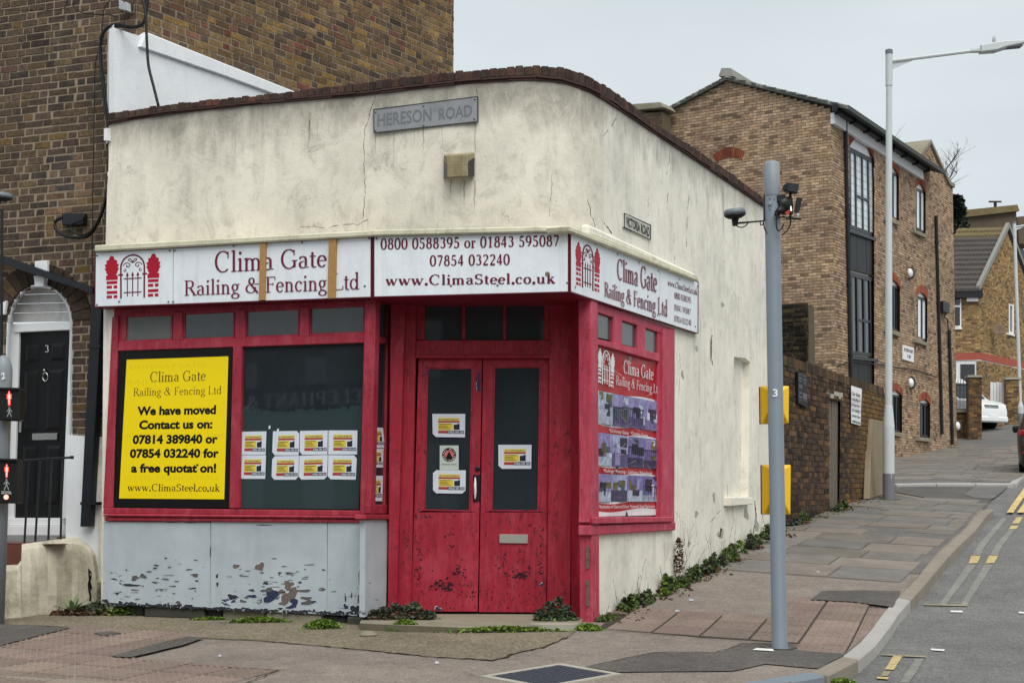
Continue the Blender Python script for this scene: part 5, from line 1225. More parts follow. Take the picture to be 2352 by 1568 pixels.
def pq_(x0, x1, yt, yb): return [(lerp(1373 - 7 * yt, 1523 - 11 * yt, x0), lerp(lerp(793, 834, x0), lerp(1186, 1182, x0), yt)), (lerp(1373 - 7 * yt, 1523 - 11 * yt, x1), lerp(lerp(793, 834, x1), lerp(1186, 1182, x1), yt)), (lerp(1373 - 7 * yb, 1523 - 11 * yb, x1), lerp(lerp(793, 834, x1), lerp(1186, 1182, x1), yb)), (lerp(1373 - 7 * yb, 1523 - 11 * yb, x0), lerp(lerp(793, 834, x0), lerp(1186, 1182, x0), yb))]
write(m, PB, 'Clima Gate', pq_(.40, .86, .045, .125), -.003, bold=1.0); write(m, PB, 'Railing & Fencing Ltd', pq_(.29, .97, .15, .205), -.003, bold=.8)
write(m, PB, '*Driveway Gates  *Garden Gates', pq_(.2, .8, .475, .497), -.006, 'sans'); write(m, PB, '*Railings *Fencing - Lighting *Handrails', pq_(.12, .88, .717, .737), -.006, 'sans'); write(m, PB, '*Automation of Gates and Doors *Industrial Steel Fabrication', pq_(.06, .94, .93, .952), -.006, 'sans')
m.build('lettering', M['banner_white'], ban)

# ================================================================== FASCIA SIGNS
def screws(pl, pts, parent, off=.0):
    for u, v in pts:
        m = MB(); m.lathe(pl.P(u, v, off - .002), [(.011, 0), (.010, .005), (.004, .008)], 8, 0, pl.N()); m.build('screw', M['metal'], parent)
fs = thing('fascia_sign', 'long white fascia sign with red gate emblem on the left over the left shop window', 'sign')
bar(PF1, [(220, 581), (397.5, 571), (396.5, 697.5), (219, 703.5)], .0, .01).build('panel', M['sign'], fs); bar(PF1, [(399, 571), (851, 545), (851, 681), (398, 697.5)], .0, .01).build('panel', M['sign'], fs)
def edge(pl, q, parent, w_=2.2, mat='darkred', off=.002):
    m = MB(); cx, cy = sum(p[0] for p in q) / 4, sum(p[1] for p in q) / 4
    o4 = [(x + (-w_ if x < cx else w_), y + (-w_ if y < cy else w_)) for x, y in q]
    for a, b in ((0, 1), (1, 2), (2, 3), (3, 0)): bar(pl, [o4[a], o4[b], q[b], q[a]], off, .012, m)
    m.build('trim', M[mat], parent)
edge(PF1, [(220, 580.5), (851, 545), (851, 681.5), (219, 704)], fs)
m = MB(); gate_logo(m, quadmap(PF1, [(243, 588), (366, 581), (365, 685), (244, 690)], .002), 1.15, 0, 1); m.build('gate_emblem', [M['ink'], M['inkdark']], fs)
def fl(pl, mb, mb2, text, q, bold=1.0, **k):
    write(mb2, pl, text, [(x + 2.0, y - .6) for x, y in q], .002, bold=bold * .55, **k)
    write(mb, pl, text, q, .0045, bold=bold, **k)
m = MB(); m2 = MB()
fl(PF1, m, m2, 'Clima Gate', [(491, 578), (751, 571), (751, 612), (491, 628)][:2] + [(751, 612), (491, 626)], .9)
fl(PF1, m, m2, 'Railing & Fencing Ltd', [(422, 645), (826, 626), (826, 664), (422, 678.5)], .85)
m.build('lettering', M['inkdark'], fs); m2.build('lettering_highlight', M['inkpink'], fs)
screws(PF1, [(223, 587), (223, 700), (390, 576), (402, 576), (387, 693), (398, 693), (537, 565), (694, 557), (848, 548), (274, 692.5), (838, 657)], fs, .001)
for (a, b, c, d) in ((594, 607, 554, 689), (752, 769, 544, 685)):
    o = bar(PF1, [(a + 3, c), (b + 3, c - 1), (b, d), (a, d + 1)], .028, .026).build('timber_batten', M['wood'], None, bevel=.003)
    o['category'] = 'batten'; o['group'] = 'timber battens nailed over the fascia sign'
    o['label'] = 'narrow bare timber batten nailed across the middle of Clima' if a < 700 else 'wider bare timber batten nailed right of the word Gate, before Ltd'
fs2 = thing('fascia_sign', 'white fascia sign with three lines of phone numbers and web address over the doorway', 'sign')
bar(PF2, [(860, 544), (1304, 534), (1304, 669), (860, 680.5)], .0, .01).build('panel', M['sign'], fs2); edge(PF2, [(860, 543.5), (1304.5, 533.5), (1304.5, 669.5), (860, 681)], fs2)
m = MB()
for t, q in (('0800 0588395 or 01843 595087', [(874, 548), (1285, 540), (1285, 565), (874, 573)]), ('07854 032240', [(987, 586.5), (1171, 583), (1171, 608), (987, 611)]), ('www.ClimaSteel.co.uk', [(886, 633), (1275, 627), (1275, 650.5), (886, 655)])): write(m, PF2, t, q, .003, bold=1.35, track=.035)
m.build('lettering', M['inkdark'], fs2); screws(PF2, [(865, 548), (1300, 534.5), (1036, 656.5), (1143, 655), (1303, 649)], fs2, .001)
m = MB(); m.lathe(PF2.P(1257, 629, .003), [(.02, 0), (.018, .003)], 7, 0, PF2.N()); m.build('rust_stain', M['rust'], fs2)
fs3 = thing('fascia_sign', 'white fascia sign with red gate emblem and small phone list on the side road face', 'sign')
bar(PF3, [(1312, 536), (1515, 614.5), (1514, 736), (1312, 669)], .0, .01).build('panel', M['sign'], fs3); bar(PF3, [(1516, 615), (1603, 648.5), (1602, 764), (1515, 736.5)], .0, .01).build('panel', M['sign'], fs3); edge(PF3, [(1312, 535.5), (1603, 648), (1602.5, 764.5), (1312, 669.5)], fs3, 1.8)
m = MB(); gate_logo(m, quadmap(PF3, [(1323, 553), (1378, 572), (1377, 676), (1323, 658)], .002), .62, 0, 1); m.build('gate_emblem', [M['ink'], M['inkdark']], fs3)
m = MB(); m2 = MB()
fl(PF3, m, m2, 'Clima Gate', [(1417, 594), (1509, 622), (1509, 672), (1417, 641)], .9); fl(PF3, m, m2, 'Railing & Fencing Ltd', [(1388, 648), (1533, 690), (1533, 728), (1388, 680)], .85)
m.build('lettering', M['inkdark'], fs3); m2.build('lettering_highlight', M['inkpink'], fs3)
m = MB()
for t, q in (('www.ClimaSteel.co.uk', [(1534, 642), (1602, 663), (1602, 678), (1534, 655)]), ('0800 0588395', [(1549, 670), (1588, 683), (1588, 697), (1549, 685)]), ('01843 595087', [(1549, 698), (1587, 710), (1587, 723), (1549, 712)]), ('07854 032240', [(1549, 724), (1588, 735), (1588, 748), (1549, 738)])): write(m, PF3, t, q, .003, bold=1.1)
m.build('lettering', M['inkdark'], fs3); screws(PF3, [(1315, 538), (1367, 561), (1418, 584), (1467, 603), (1511, 622), (1561, 641), (1601, 657), (1321, 659), (1510, 724), (1597, 750)], fs3, .001)

# ---------------- signs and box on the wall
def placard(name, pl, q, off, th, mat, label, cat, edgemat=None, r=0):
    o = thing(name, label, cat); m = bar(pl, q, off + th, th + .01); m.build('plate', M[mat], o, bevel=.006); return o
class Tangent:
    pass
ta, tb = PW.P(857, 260, 0), PW.P(1098, 250, 0); PT = Plane((ta.x, ta.y), (tb.x - ta.x, tb.y - ta.y)); 
hs = placard('street_sign', PT, [(857, 251), (1097, 221), (1098, 280), (858, 306)], .02, .014, 'alu', 'weathered grey cast metal street sign reading HERESON ROAD high on the cream wall', 'street sign')
edge(PT, [(859, 253), (1095.5, 223), (1096, 278), (860, 304)], hs, 2.2, 'alu_edge', .036)
m = MB(); write(m, PT, 'HERESON', [(867, 261), (991, 248), (991, 277), (867, 290)], .036, 'sans', .012); write(m, PT, 'ROAD', [(1008, 249), (1084, 239), (1084, 266), (1008, 276)], .036, 'sans', .012); m.build('lettering', M['alu_dark'], hs)
screws(PT, [(863, 257), (973, 243), (1091, 228), (862, 300), (973, 288), (1090, 273)], hs, .036)
vs = placard('street_sign', PB, [(1433, 487), (1496.5, 517), (1496, 552), (1432, 522)], .0, .015, 'vic', 'white street sign with black edge reading VICTORIA ROAD on the side wall', 'street sign')
edge(PB, [(1435.5, 490), (1494, 518), (1493.5, 549), (1435, 521)], vs, 1.6, 'black', .018)
m = MB(); write(m, PB, 'VICTORIA ROAD', [(1438, 496), (1492, 522), (1492, 544), (1438, 517)], .017, 'sans', .03); m.build('lettering', M['black'], vs)
bb = thing('alarm_box', 'stained cream burglar alarm bell box with dark blue sides above the doorway', 'alarm box')
PBB = Plane(PW.P(1054, 380, 0).xy, (PW.P(1089, 380, 0) - PW.P(1020, 380, 0)).xy)
m = MB(); fr = [PBB.P(*p, .15) for p in ((1019 + 7, 358), (1087 - 12, 354), (1087 - 12, 405), (1019 + 7, 408))]; bk_ = [PBB.P(*p, .0) for p in ((1019, 356), (1090, 350), (1089.5, 404.5), (1019.5, 410.5))]
m.hexa(fr, bk_); m.build('cover', M['bell'], bb, bevel=.006)
m = MB()
for q in ([(1019, 371), (1026, 376), (1026, 410), (1019, 410.5)], [(1076, 371), (1090, 362), (1089.5, 405), (1076, 405)]): m.hexa([PBB.P(u, v, .155 if u in (1026, 1076) else .02) for u, v in q], [PBB.P(u, v, .10 if u in (1026, 1076) else .0) for u, v in q])
m.build('side_lens', M['navy'], bb)
m = MB(); 
for r_ in range(4):
    for k in range(9): m.lathe(PBB.P(1033 + k * 4.4, 379 + r_ * 5.5, .150), [(.004, 0), (.003, .003)], 5, 0, PBB.N())
m.build('sounder_holes', M['bell'], bb)
# ---------------- notices
def notice(pl, q, off, label, grp, cut=None, curl=.004):
    """white A4 sheet with a yellow and red advert, black camera picture and a phone number"""
    t = thing('notice', label, 'notice', grp); f = quadmap(pl, q, off)
    m = MB(); k = .10; cr_ = cut or (0, 0, 0, 1)
    out = []
    for i, (x, y) in enumerate(((0, 0), (1, 0), (1, 1), (0, 1))):
        if cr_[i]:
            dx, dy = ((k, 0), (0, k * 1.3), (-k, 0), (0, -k * 1.3))[i], ((0, k * 1.3), (-k, 0), (0, -k * 1.3), (k, 0))[i]
            out += [(x + dy[0], y + dy[1]), (x + dx[0], y + dx[1])]
        else: out.append((x, y))
    out = out[::1]
    # order clockwise from top-left
    cx = sorted(out, key=lambda p: math.atan2(p[1] - .5, p[0] - .5)); fr = [f(x, y, .001) for x, y in cx]
    m.poly(fr[::-1]); m.build('paper', M['paper'], t)
    m = MB(); Rq = lambda x0, y0, x1, y1, mi, z_=.002: m.poly([f(x0, y1, z_), f(x1, y1, z_), f(x1, y0, z_), f(x0, y0, z_)], mi)
    Rq(.17, .16, .83, .30, 3); Rq(.17, .30, .83, .375, 1); Rq(.17, .40, .62, .70, 0); Rq(.17, .72, .46, .84, 1); Rq(.46, .72, .97, .85, 2)
    m.poly([f(.65, .68, .002), f(.83, .68, .002), f(.83, .42, .002), f(.77, .42, .002), f(.76, .45, .002), f(.65, .46, .002)], 2)
    m.build('print', [M['p_yellow'], M['p_red'], M['p_black'], M['p_lemon']], t)
    U = lambda x, y: (lerp(lerp(q[0][0], q[1][0], x), lerp(q[3][0], q[2][0], x), y), lerp(lerp(q[0][1], q[1][1], x), lerp(q[3][1], q[2][1], x), y))
    m = MB(); write(m, pl, '07826 595 559', [U(.48, .745), U(.95, .745), U(.95, .83), U(.48, .83)], off + .003, 'sans', .02); m.build('phone_number', M['paper'], t)
    m = MB(); write(m, pl, 'SELL YOUR MOTORHOME FAST', [U(.20, .21), U(.80, .21), U(.80, .275), U(.20, .275)], off + .003, 'sans', .01)
    for i_, wd_ in enumerate((.36, .24, .28, .34)): m.poly([f(.20, .455 + i_ * .062, .003), f(.20 + wd_, .455 + i_ * .062, .003), f(.20 + wd_, .435 + i_ * .062, .003), f(.20, .435 + i_ * .062, .003)])
    m.build('small_print', M['p_black'], t); return t
GN = 'paper notices stuck in the shop windows'
rowT = [((553, 991), (612, 990), (610, 1044), (551, 1044)), ((627, 990), (688, 989), (686, 1045), (625, 1045)), ((689, 989), (753, 988), (752, 1043), (688, 1044)), ((754.5, 988), (821, 988), (820, 1043), (754, 1043))]
rowB = [((551.5, 1045), (611, 1045), (609, 1099), (550, 1099)), ((625.5, 1047), (687, 1046), (685, 1101), (623.5, 1101)), ((688, 1046), (753, 1044), (751, 1100), (686, 1101)), ((754, 1044.5), (820, 1045), (817, 1101), (752.5, 1100))]
nm_ = ['alone at the left end', 'second from the left', 'third from the left', 'at the right end']
for i, q in enumerate(rowT): notice(PA, q, -.036, 'yellow and red notice in the front window, top row, ' + nm_[i], GN, (0, i == 1, 0, i in (1, 2)) if i else (0, 0, 0, 0))
for i, q in enumerate(rowB): notice(PA, q, -.036, 'yellow and red notice in the front window, bottom row, ' + nm_[i], GN, ((i == 1), (i == 3), i in (1, 2), 1))
for i, q in enumerate((((855, 981), (880, 982), (884, 1028), (854, 1028)), ((853, 1030), (881, 1030), (880, 1073), (852, 1073)), ((852, 1092), (880, 1092), (878, 1150), (851, 1150)))):
    notice(PR, q, -.016, 'paper notice in the narrow return pane beside the doorway, ' + ('top', 'middle', 'bottom')[i] + ' of three', GN)
notice(PD, ((993, 950), (1068.5, 950), (1068, 1004), (994, 1003)), -.008, 'paper notice on the left door above the badge card', GN, (0, 0, 0, 1))
notice(PD, ((994.5, 1079), (1070, 1079.5), (1069, 1133), (994.5, 1132)), -.006, 'paper notice on the left door below the badge card', GN, (1, 0, 1, 1))
notice(PD, ((1144.5, 1021), (1221, 1021), (1220, 1076), (1145, 1076)), -.008, 'single paper notice on the right door', GN, (0, 0, 0, 1))
t = thing('badge_card', 'pale green card with round black and pink badge on the left door', 'card')
cq = [(1010, 1022.5), (1053.5, 1022.5), (1053.5, 1079), (1010, 1079)]; bar(PD, cq, -.009, .003).build('card', M['card'], t)
cc, rr_ = (1031.5, 1044), 15.5
def disc(mb, c, r, off, mi=0, n_=28, pl=PD): mb.poly([pl.P(c[0] + r * cos(2 * pi * k / n_), c[1] + r * sin(2 * pi * k / n_), off) for k in range(n_)], mi)
m = MB(); disc(m, cc, 16.2, -.0084); disc(m, cc, 10.8, -.0078, 1); m.poly([PD.P(1031.5, 1035, -.0072), PD.P(1024, 1051, -.0072), PD.P(1027, 1054, -.0072), PD.P(1036, 1054, -.0072), PD.P(1039, 1051, -.0072)], 0)
for txt, a0, a1, fl_ in (('BUY WITH', 195, 345, 1), ('CONFIDENCE', 165, 15, -1)):
    for i, ch in enumerate(txt):
        if ch == ' ': continue
        a = radians(lerp(a0, a1, i / (len(txt) - 1))); ps, W_ = sans(ch, .03)
        rx, ry = cos(a), sin(a); tx, ty = (-ry, rx) if fl_ == 1 else (ry, -rx)
        for p, lv in ps:
            pts = []
            for x, y in p:
                s_x = (x - W_ / 2) * 4.2; s_y = y * 4.0
                if fl_ == 1: px_, py_ = cc[0] + rx * (12.0 + s_y) + tx * s_x, cc[1] + ry * (12.0 + s_y) + ty * s_x
                else: px_, py_ = cc[0] + rx * (14.9 - s_y) + tx * s_x, cc[1] + ry * (14.9 - s_y) + ty * s_x
                pts.append(PD.P(px_, py_, -.0070))
            m.poly(pts, 2)
m.build('badge', [M['black'], M['p_pink'], M['white']], t)
m = MB(); write(m, PD, 'APPROVED TRADER', [(1014, 1064.5), (1049, 1064.5), (1049, 1067.5), (1014, 1067.5)], -.0078, 'sans', .0); m.build('lettering', M['black'], t)
# torn tape on the large window
m = MB(); 
for q in ([(637, 984), (641, 984), (638, 1023), (630, 1010)], [(617, 978), (621, 976), (621, 984), (617, 985)]): m.poly([PA.P(u, v, -.033) for u, v in q])
o = m.build('torn_tape', M['paper']); o['label'] = 'shiny torn strip of clear tape on the large window glass above the notices'; o['category'] = 'tape'
# ================================================================== BRICK HOUSE ON THE LEFT
house = thing('brick_house', 'tall dark London stock brick terraced house with black front door behind the shop', 'house')
PAL_L = [((100, 87, 73), 5), ((94, 82, 70), 5), ((86, 76, 68), 4), ((106, 92, 72), 3), ((96, 82, 74), 3), ((78, 70, 65), 2), ((122, 102, 70), 1), ((100, 82, 76), 1)]
PAL_F = [((132, 112, 82), 5), ((120, 100, 72), 4), ((108, 92, 76), 4), ((98, 84, 72), 3), ((122, 90, 76), 2), ((144, 118, 74), 2), ((90, 80, 72), 2), ((126, 80, 70), .5)]
hs_ = lambda u, v: PH.sz(u, v)
ol = [(0.0, 7.0), (3.2, 7.0), (3.2, .3), (0.0, .3)]
arch = [hs_(164 - 3, 1240), hs_(164, 740)] + [(hs_(92 + 72 * cos(radians(a)), 740)[0], hs_(92, 740 - 86 * sin(radians(a)))[1]) for a in range(15, 180, 15)] + [hs_(16, 742), hs_(2, 1240)]
_pale = hs_(165, 430)
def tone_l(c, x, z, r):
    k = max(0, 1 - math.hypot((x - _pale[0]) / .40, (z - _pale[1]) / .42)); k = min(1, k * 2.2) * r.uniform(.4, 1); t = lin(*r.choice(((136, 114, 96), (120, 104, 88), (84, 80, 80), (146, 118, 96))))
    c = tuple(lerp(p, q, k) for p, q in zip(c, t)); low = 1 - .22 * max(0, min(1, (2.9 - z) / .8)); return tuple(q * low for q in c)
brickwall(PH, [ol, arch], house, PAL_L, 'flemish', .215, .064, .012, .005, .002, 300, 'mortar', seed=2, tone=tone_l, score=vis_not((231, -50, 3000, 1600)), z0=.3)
brickwall(PHF, [[(0.0, 8.6), (5.5, 8.6), (5.5, 3.0), (0.0, 3.0)]], house, PAL_F, 'flemish', .215, .065, .011, .005, .002, 300, 'mortar', seed=3, z0=.3)
# flank: show the nearest bricks singly
# solid behind, far end
m = MB(); m.poly([PHF.W(5.5, 0, 0), PHF.W(5.5, 8.6, 0), PHF.W(5.5, 8.6, -4), PHF.W(5.5, 0, -4)]); m.poly([PHF.W(0, 8.6, 0), PHF.W(5.5, 8.6, 0), PHF.W(5.5, 8.6, -4), PHF.W(0, 8.6, -4)]); m.poly([PHF.W(0, .3, -.02), PHF.W(5.5, .3, -.02), PHF.W(5.5, 8.6, -.02), PHF.W(0, 8.6, -.02)]); m.build('rear_wall', M['mortar_brown'], house)
# whitewashed lower flank with sloping upstand
fw = lambda u, v: PHF.sz(u, v)
FWO = .05
m = MB(); q = [PHF.P(262, 67, FWO), PHF.P(262, 320, FWO), PHF.P(720, 260, FWO), PHF.P(690, 217, FWO), PHF.P(672, 206, FWO), PHF.P(336, 74, FWO), PHF.P(323, 86, FWO)]
# keep the first edge at the house corner line extended forward
m.hexa([q[0], q[1], q[2], q[3]], [p - PHF.N() * .08 for p in q[:4]]); 
m = MB(); outl = [(262, 64), (262, 330), (760, 300), (690, 216), (430, 112), (336, 74), (322, 84)]
m.poly([PHF.P(u, v, FWO) for u, v in outl])
for a, b in zip(outl, outl[1:] + outl[:1]): m.poly([PHF.P(*a, FWO), PHF.P(*b, FWO), PHF.P(*b, FWO) - PHF.N() * .07, PHF.P(*a, FWO) - PHF.N() * .07][::-1])
e0, e1 = PHF.P(262, 64, FWO), PHF.P(262, 330, FWO)
f0 = PA.P(248, 68, -.14); f1 = PA.P(244, 330, -.14)
m.poly([f0, f1, Vector((e1.x, e1.y, f1.z)), Vector((e0.x, e0.y, f0.z))]); g0 = PH.P(256, 66, -.02); m.poly([f0, Vector((g0.x, g0.y, f0.z)), Vector((g0.x, g0.y, f1.z)), f1])
m.build('whitewashed_render', M['white_render'], house)
bar(PHF, [(336, 75), (700, 214), (740, 240), (740, 252), (336, 98)], .085, .04) if False else None
m = MB(); up = [(336, 74), (515, 146), (690, 216), (740, 238), (740, 260), (690, 238), (515, 174), (322, 108)]
m2_ = [PHF.P(u, v, .085) for u, v in up]
for a, b, c, d in ((0, 1, 6, 7), (1, 2, 5, 6), (2, 3, 4, 5)): m.hexa([m2_[a], m2_[b], m2_[c], m2_[d]], [m2_[k] - PHF.N() * .04 for k in (a, b, c, d)])
m.build('sloping_upstand', M['white_render'], house, bevel=.008)
# arch voussoirs (dark radiating bricks)
PVS_ = [((74, 64, 56), 3), ((96, 80, 60), 2), ((60, 54, 50), 2)]
rv = random.Random(4)
for i in range(15):
    a0, a1 = radians(4 + i * 11.5), radians(4 + i * 11.5 + 10.4)
    if 80 < 4 + i * 11.5 + 5 < 100: continue
    pt_ = lambda a, r: (90 + (74 + r) * cos(a), 742 - (87 + r * 1.1) * sin(a))
    c = lin(*rv.choices([p[0] for p in PVS_], [p[1] for p in PVS_])[0]); o = bar(PH, [pt_(a0, 46), pt_(a1, 46), pt_(a1, 3), pt_(a0, 3)], .016, .03).build('arch_brick', M['brick_oc'], house, bevel=.003); o.color = (*c, 1)
# door, frame, arch surround
HO = -.16
sur = MB(); ar = [(164 + 0, 1235), (164, 742)] + [(92 + 72 * cos(radians(a)), 742 - 88 * sin(radians(a))) for a in range(15, 180, 15)] + [(17, 744), (5, 1235)]
ar2 = [(160, 1235), (159.5, 742)] + [(94.5 + 65 * cos(radians(a)), 742 - 82 * sin(radians(a))) for a in range(15, 180, 15)] + [(30, 744), (17, 1235)]
for i in range(len(ar) - 1):
    a, b, c, d = ar[i], ar[i + 1], ar2[i + 1], ar2[i]
    A_, B_, C_, D_ = PH.P(*a, .018), PH.P(*b, .018), PH.P(*c, .018), PH.P(*d, .018)
    sur.poly([A_, B_, PH.P(*c, HO), PH.P(*d, HO)]); sur.poly([A_, B_, B_ - PH.N() * .03, A_ - PH.N() * .03][::-1])
sur.build('arch_surround', M['white_render'], house)
m = MB(); ys = [655, 676, 697, 718, 740]
for i in range(4):
    v0, v1 = ys[i], ys[i + 1] - 1.2
    hw = lambda v: 68 * math.sqrt(max(.04, 1 - ((742 - v) / 90) ** 2))
    dy = lambda s_: -s_ * 1.5
    m = bar(PH, [(94 - hw(v0), v0 + 1), (94 + hw(v0), v0 - 2), (94 + hw(v1), v1 - 2), (94 - hw(v1), v1 + 1)], HO + .01 + (i % 2) * .004, .02); m.build('tympanum_board', M['boards'], house, bevel=.003)
fr3 = lambda q, o, d, nm, mt='pvc', par=house: bar(PH, q, o, d).build(nm, M[mt], par, bevel=.004)
fr3([(33, 744), (162, 737), (162, 757), (33, 763)], HO + .05, .06, 'door_frame'); fr3([(17, 744), (44, 743), (30, 1192), (5, 1192)], HO + .03, .05, 'door_frame'); fr3([(160, 757), (165, 757), (152, 1190), (142, 1190)], HO + .03, .05, 'door_frame')
fr3([(10, 1189), (143, 1189), (143, 1206), (8, 1206)], HO + .05, .06, 'threshold'); fr3([(6, 1207), (143, 1207), (143, 1229), (5, 1229)], HO + .09, .10, 'threshold')
dbase = bar(PH, [(46, 762), (160, 756), (142, 1189), (32, 1189)], HO, .04).build('front_door', M['black_door'], house, bevel=.003); dbase['label'] = 'black panelled front door numbered 3'
def dq(x0, y0, x1, y1):
    cf = lambda x, y: (lerp(lerp(46, 160, x), lerp(32, 142, x), y), lerp(lerp(762, 756, x), 1189, y)); return [cf(x0, y0), cf(x1, y0), cf(x1, y1), cf(x0, y1)]
for (x0, y0, x1, y1) in ((.12, .07, .42, .165), (.62, .07, .92, .165), (.12, .21, .42, .535), (.58, .21, .92, .535), (.14, .615, .44, .93), (.62, .615, .93, .93)):
    q = dq(x0, y0, x1, y1); qi = dq(x0 + .06, y0 + .018, x1 - .06, y1 - .018); m = MB(); m.hexa([PH.P(*p, HO + .016) for p in qi], [PH.P(*p, HO + .001) for p in q]); m.build('raised_panel', M['black_door'], dbase)
m = MB(); write(m, PH, '3', [(102, 792), (113, 792), (113, 809), (102, 809)], HO + .02, 'serif', 1.2); m.build('number', M['chrome'], dbase)
m = MB(); m.tube([PH.P(104 + 6 * sin(a), 865 + 10 * cos(a), HO + .03) for a in [i * pi / 6 for i in range(13)]], .006, 6); m.lathe(PH.P(104, 850, HO + .01), [(.012, 0), (.014, .02), (.004, .03)], 8, 0, PH.N()); m.build('knocker', M['chrome'], dbase, smooth=True)
bar(PH, [(73, 995), (131, 993.5), (130, 1009), (73, 1010)], HO + .02, .015).build('letter_plate', M['chrome'], dbase, bevel=.004)
m = MB(); bar(PH, [(46, 938), (51, 938), (48, 992), (43, 992)], HO + .02, .015, m); bar(PH, [(45, 955), (50, 955), (50, 962), (45, 962)], HO + .05, .03, m); m.build('door_handle', M['chrome'], dbase)
fr3([(76.5, 633), (103, 632), (99, 658), (80, 658)], .07, .2, 'keystone', 'white_render'); fr3([(79, 600), (107, 598), (108, 624), (80, 622)], .05, .08, 'keystone', 'white_render')
fr3([(-30, 712), (14, 690), (9, 722), (-30, 726)], .05, .08, 'window_sill', 'white_render')
# white painted base beside the door and down to the pavement
bar(PH, [(152, 998), (225, 1003), (224, 1400), (150, 1400)], .022, .05).build('painted_base', M['white_render'], house)
bar(PH, [(225, 1003), (237, 1003), (237, 1400), (224, 1400)], .02, .05).build('painted_base', M['cream2'], house)
# sloping pipe and square downpipe
m = MB(); bar(PH, [(-40, 572), (212, 660), (212, 673), (-40, 592)], .14, .08, m); o = m.build('sloping_gutter', M['pipe']); o['label'] = 'dark blue-black square gutter pipe sloping across the brick wall above the arched door'; o['category'] = 'gutter'
dp = thing('downpipe', 'dark square drainpipe running down between the black door and the shop', 'drainpipe')
m = MB(); bar(PH, [(211, 655), (236, 655), (204, 1209), (183.5, 1209)], .12, .09, m); m.build('pipe', M['pipe'], dp, bevel=.006)
for v in (795, 1156): 
    k = (v - 655) / 554; m = MB(); bar(PH, [(lerp(211, 183.5, k) - 2, v - 4), (lerp(236, 204, k) + (12 if v > 1000 else 2), v - 4), (lerp(236, 204, k) + (12 if v > 1000 else 2), v + 3), (lerp(211, 183.5, k) - 2, v + 3)], .13, .1, m); m.build('bracket', M['pipe'], dp)
# steps, plinth and railing of the house
stp3 = thing('house_steps', 'red-brown tiled entrance steps in front of the black door', 'steps')
_ho = (hit(100, 1411).xy - PH.o).dot(PH.n); PS_ = Plane(PH.W(0, 0, _ho - .08).xy, PH.d)
m = MB(); q = [PS_.P(49, 1248), PS_.P(-60, 1248), PH.P(-60, 1229, HO + .1), PH.P(143, 1228, HO + .1), PS_.P(160, 1240)]; m.poly([(p.x, p.y, q[0].z) for p in q]); m.build('top_tread', M['tread'], stp3)
bar(PS_, [(-60, 1249), (49, 1249), (49, 1300), (-60, 1301)], 0, .1).build('riser', M['tread'], stp3); 
pl3 = thing('plinth_wall', 'rough whitewashed bulging base wall below the railing left of the shop', 'wall')
m = MB(); prof = [((49, 1249), (-60, 1300)), ]
NXp, NYp = 26, 14; vv = []
topl = [(-60, 1302), (2, 1302), (49, 1298), (49.5, 1249), (100, 1243), (169, 1233), (195, 1243), (212, 1262), (219, 1300)]
topf = lambda u: cubic([(-60, 1303), (3, 1302), (48, 1297), (50, 1249), (100, 1242), (169, 1233), (190, 1240), (205, 1252), (215, 1275), (222, 1330)], u)
botf = lambda u: cubic([(-60, 1470), (0, 1453), (127, 1438), (214, 1426), (222, 1420)], u)
us3 = [-60, -30, 0, 20, 40, 48.5, 50, 70, 90, 110, 130, 150, 165, 178, 190, 200, 208, 214, 218, 222]
G3 = []
def offn(u):
    q = hit(u, cubic([(-60, 1432), (0, 1423), (127, 1408), (214, 1396), (222, 1394)], u)); return (q.xy - PH.o).dot(PH.n)
rp3 = random.Random(17)
for i, u in enumerate(us3):
    col_ = []
    for j in range(NYp + 1):
        t = j / NYp; v = lerp(topf(u), botf(u), t)
        edge_ = max(0, (u - 175) / 47) if u > 175 else 0
        o_ = max(.08 + .03 * t, offn(min(u, 185)) * (1 - .75 * edge_ ** 3) - .10 + .10 * t ** 1.3 + .05 * sin(pi * t)) - (.03 if t == 0 else 0) + .02 * sin(u * .09 + 4 * t) + .004 * rp3.uniform(-1, 1)
        col_.append(PH.P(u, v, o_))
    G3.append(col_)
for i in range(len(us3) - 1):
    for j in range(NYp): m.poly([G3[i][j], G3[i][j + 1], G3[i + 1][j + 1], G3[i + 1][j]])
for i in range(len(us3) - 1): a, b = G3[i][0], G3[i + 1][0]; m.poly([a, b, b - PH.N() * .75, a - PH.N() * .75])
a = [G3[-1][j] for j in range(NYp + 1)]
for j in range(NYp): m.poly([a[j], a[j + 1], a[j + 1] - PH.N() * .4, a[j] - PH.N() * .4])
o = m.build('bulging_render', M['plinth'], pl3, smooth=True)
m = MB(); rgp = random.Random(3); nn_ = PH.N() * .006
for j in range(4, 11):
    a0, a1 = G3[15][j].lerp(G3[17][j], .15 + .3 * rgp.random()) + nn_, G3[15][j].lerp(G3[17][j], .6 + .35 * rgp.random()) + nn_
    if j > 4: m.poly([p0, q0, a1, a0])
    p0, q0 = a0, a1
m.build('dark_gap', M['black'], pl3)
rl = thing('railing', 'black iron handrail with four uprights in front of the black door', 'railing')
m = MB(); m.tube([PS_.P(57, 1057), PS_.P(110, 1053), PS_.P(165, 1050)], .011, 8); m.lathe(PS_.P(165.5, 1050), [(.018, -.015), (.018, .015)], 8); m.build('top_rail', M['black_metal'], rl)
for (a, b), (c, d) in zip(((67, 1058), (92, 1056), (118, 1054.5), (143, 1053)), ((56, 1246), (81, 1243), (111, 1240), (139.5, 1238))): m = MB(); m.tube([PS_.P(a, b), PS_.P(c, d)], .011, 6); m.build('upright', M['black_metal'], rl)
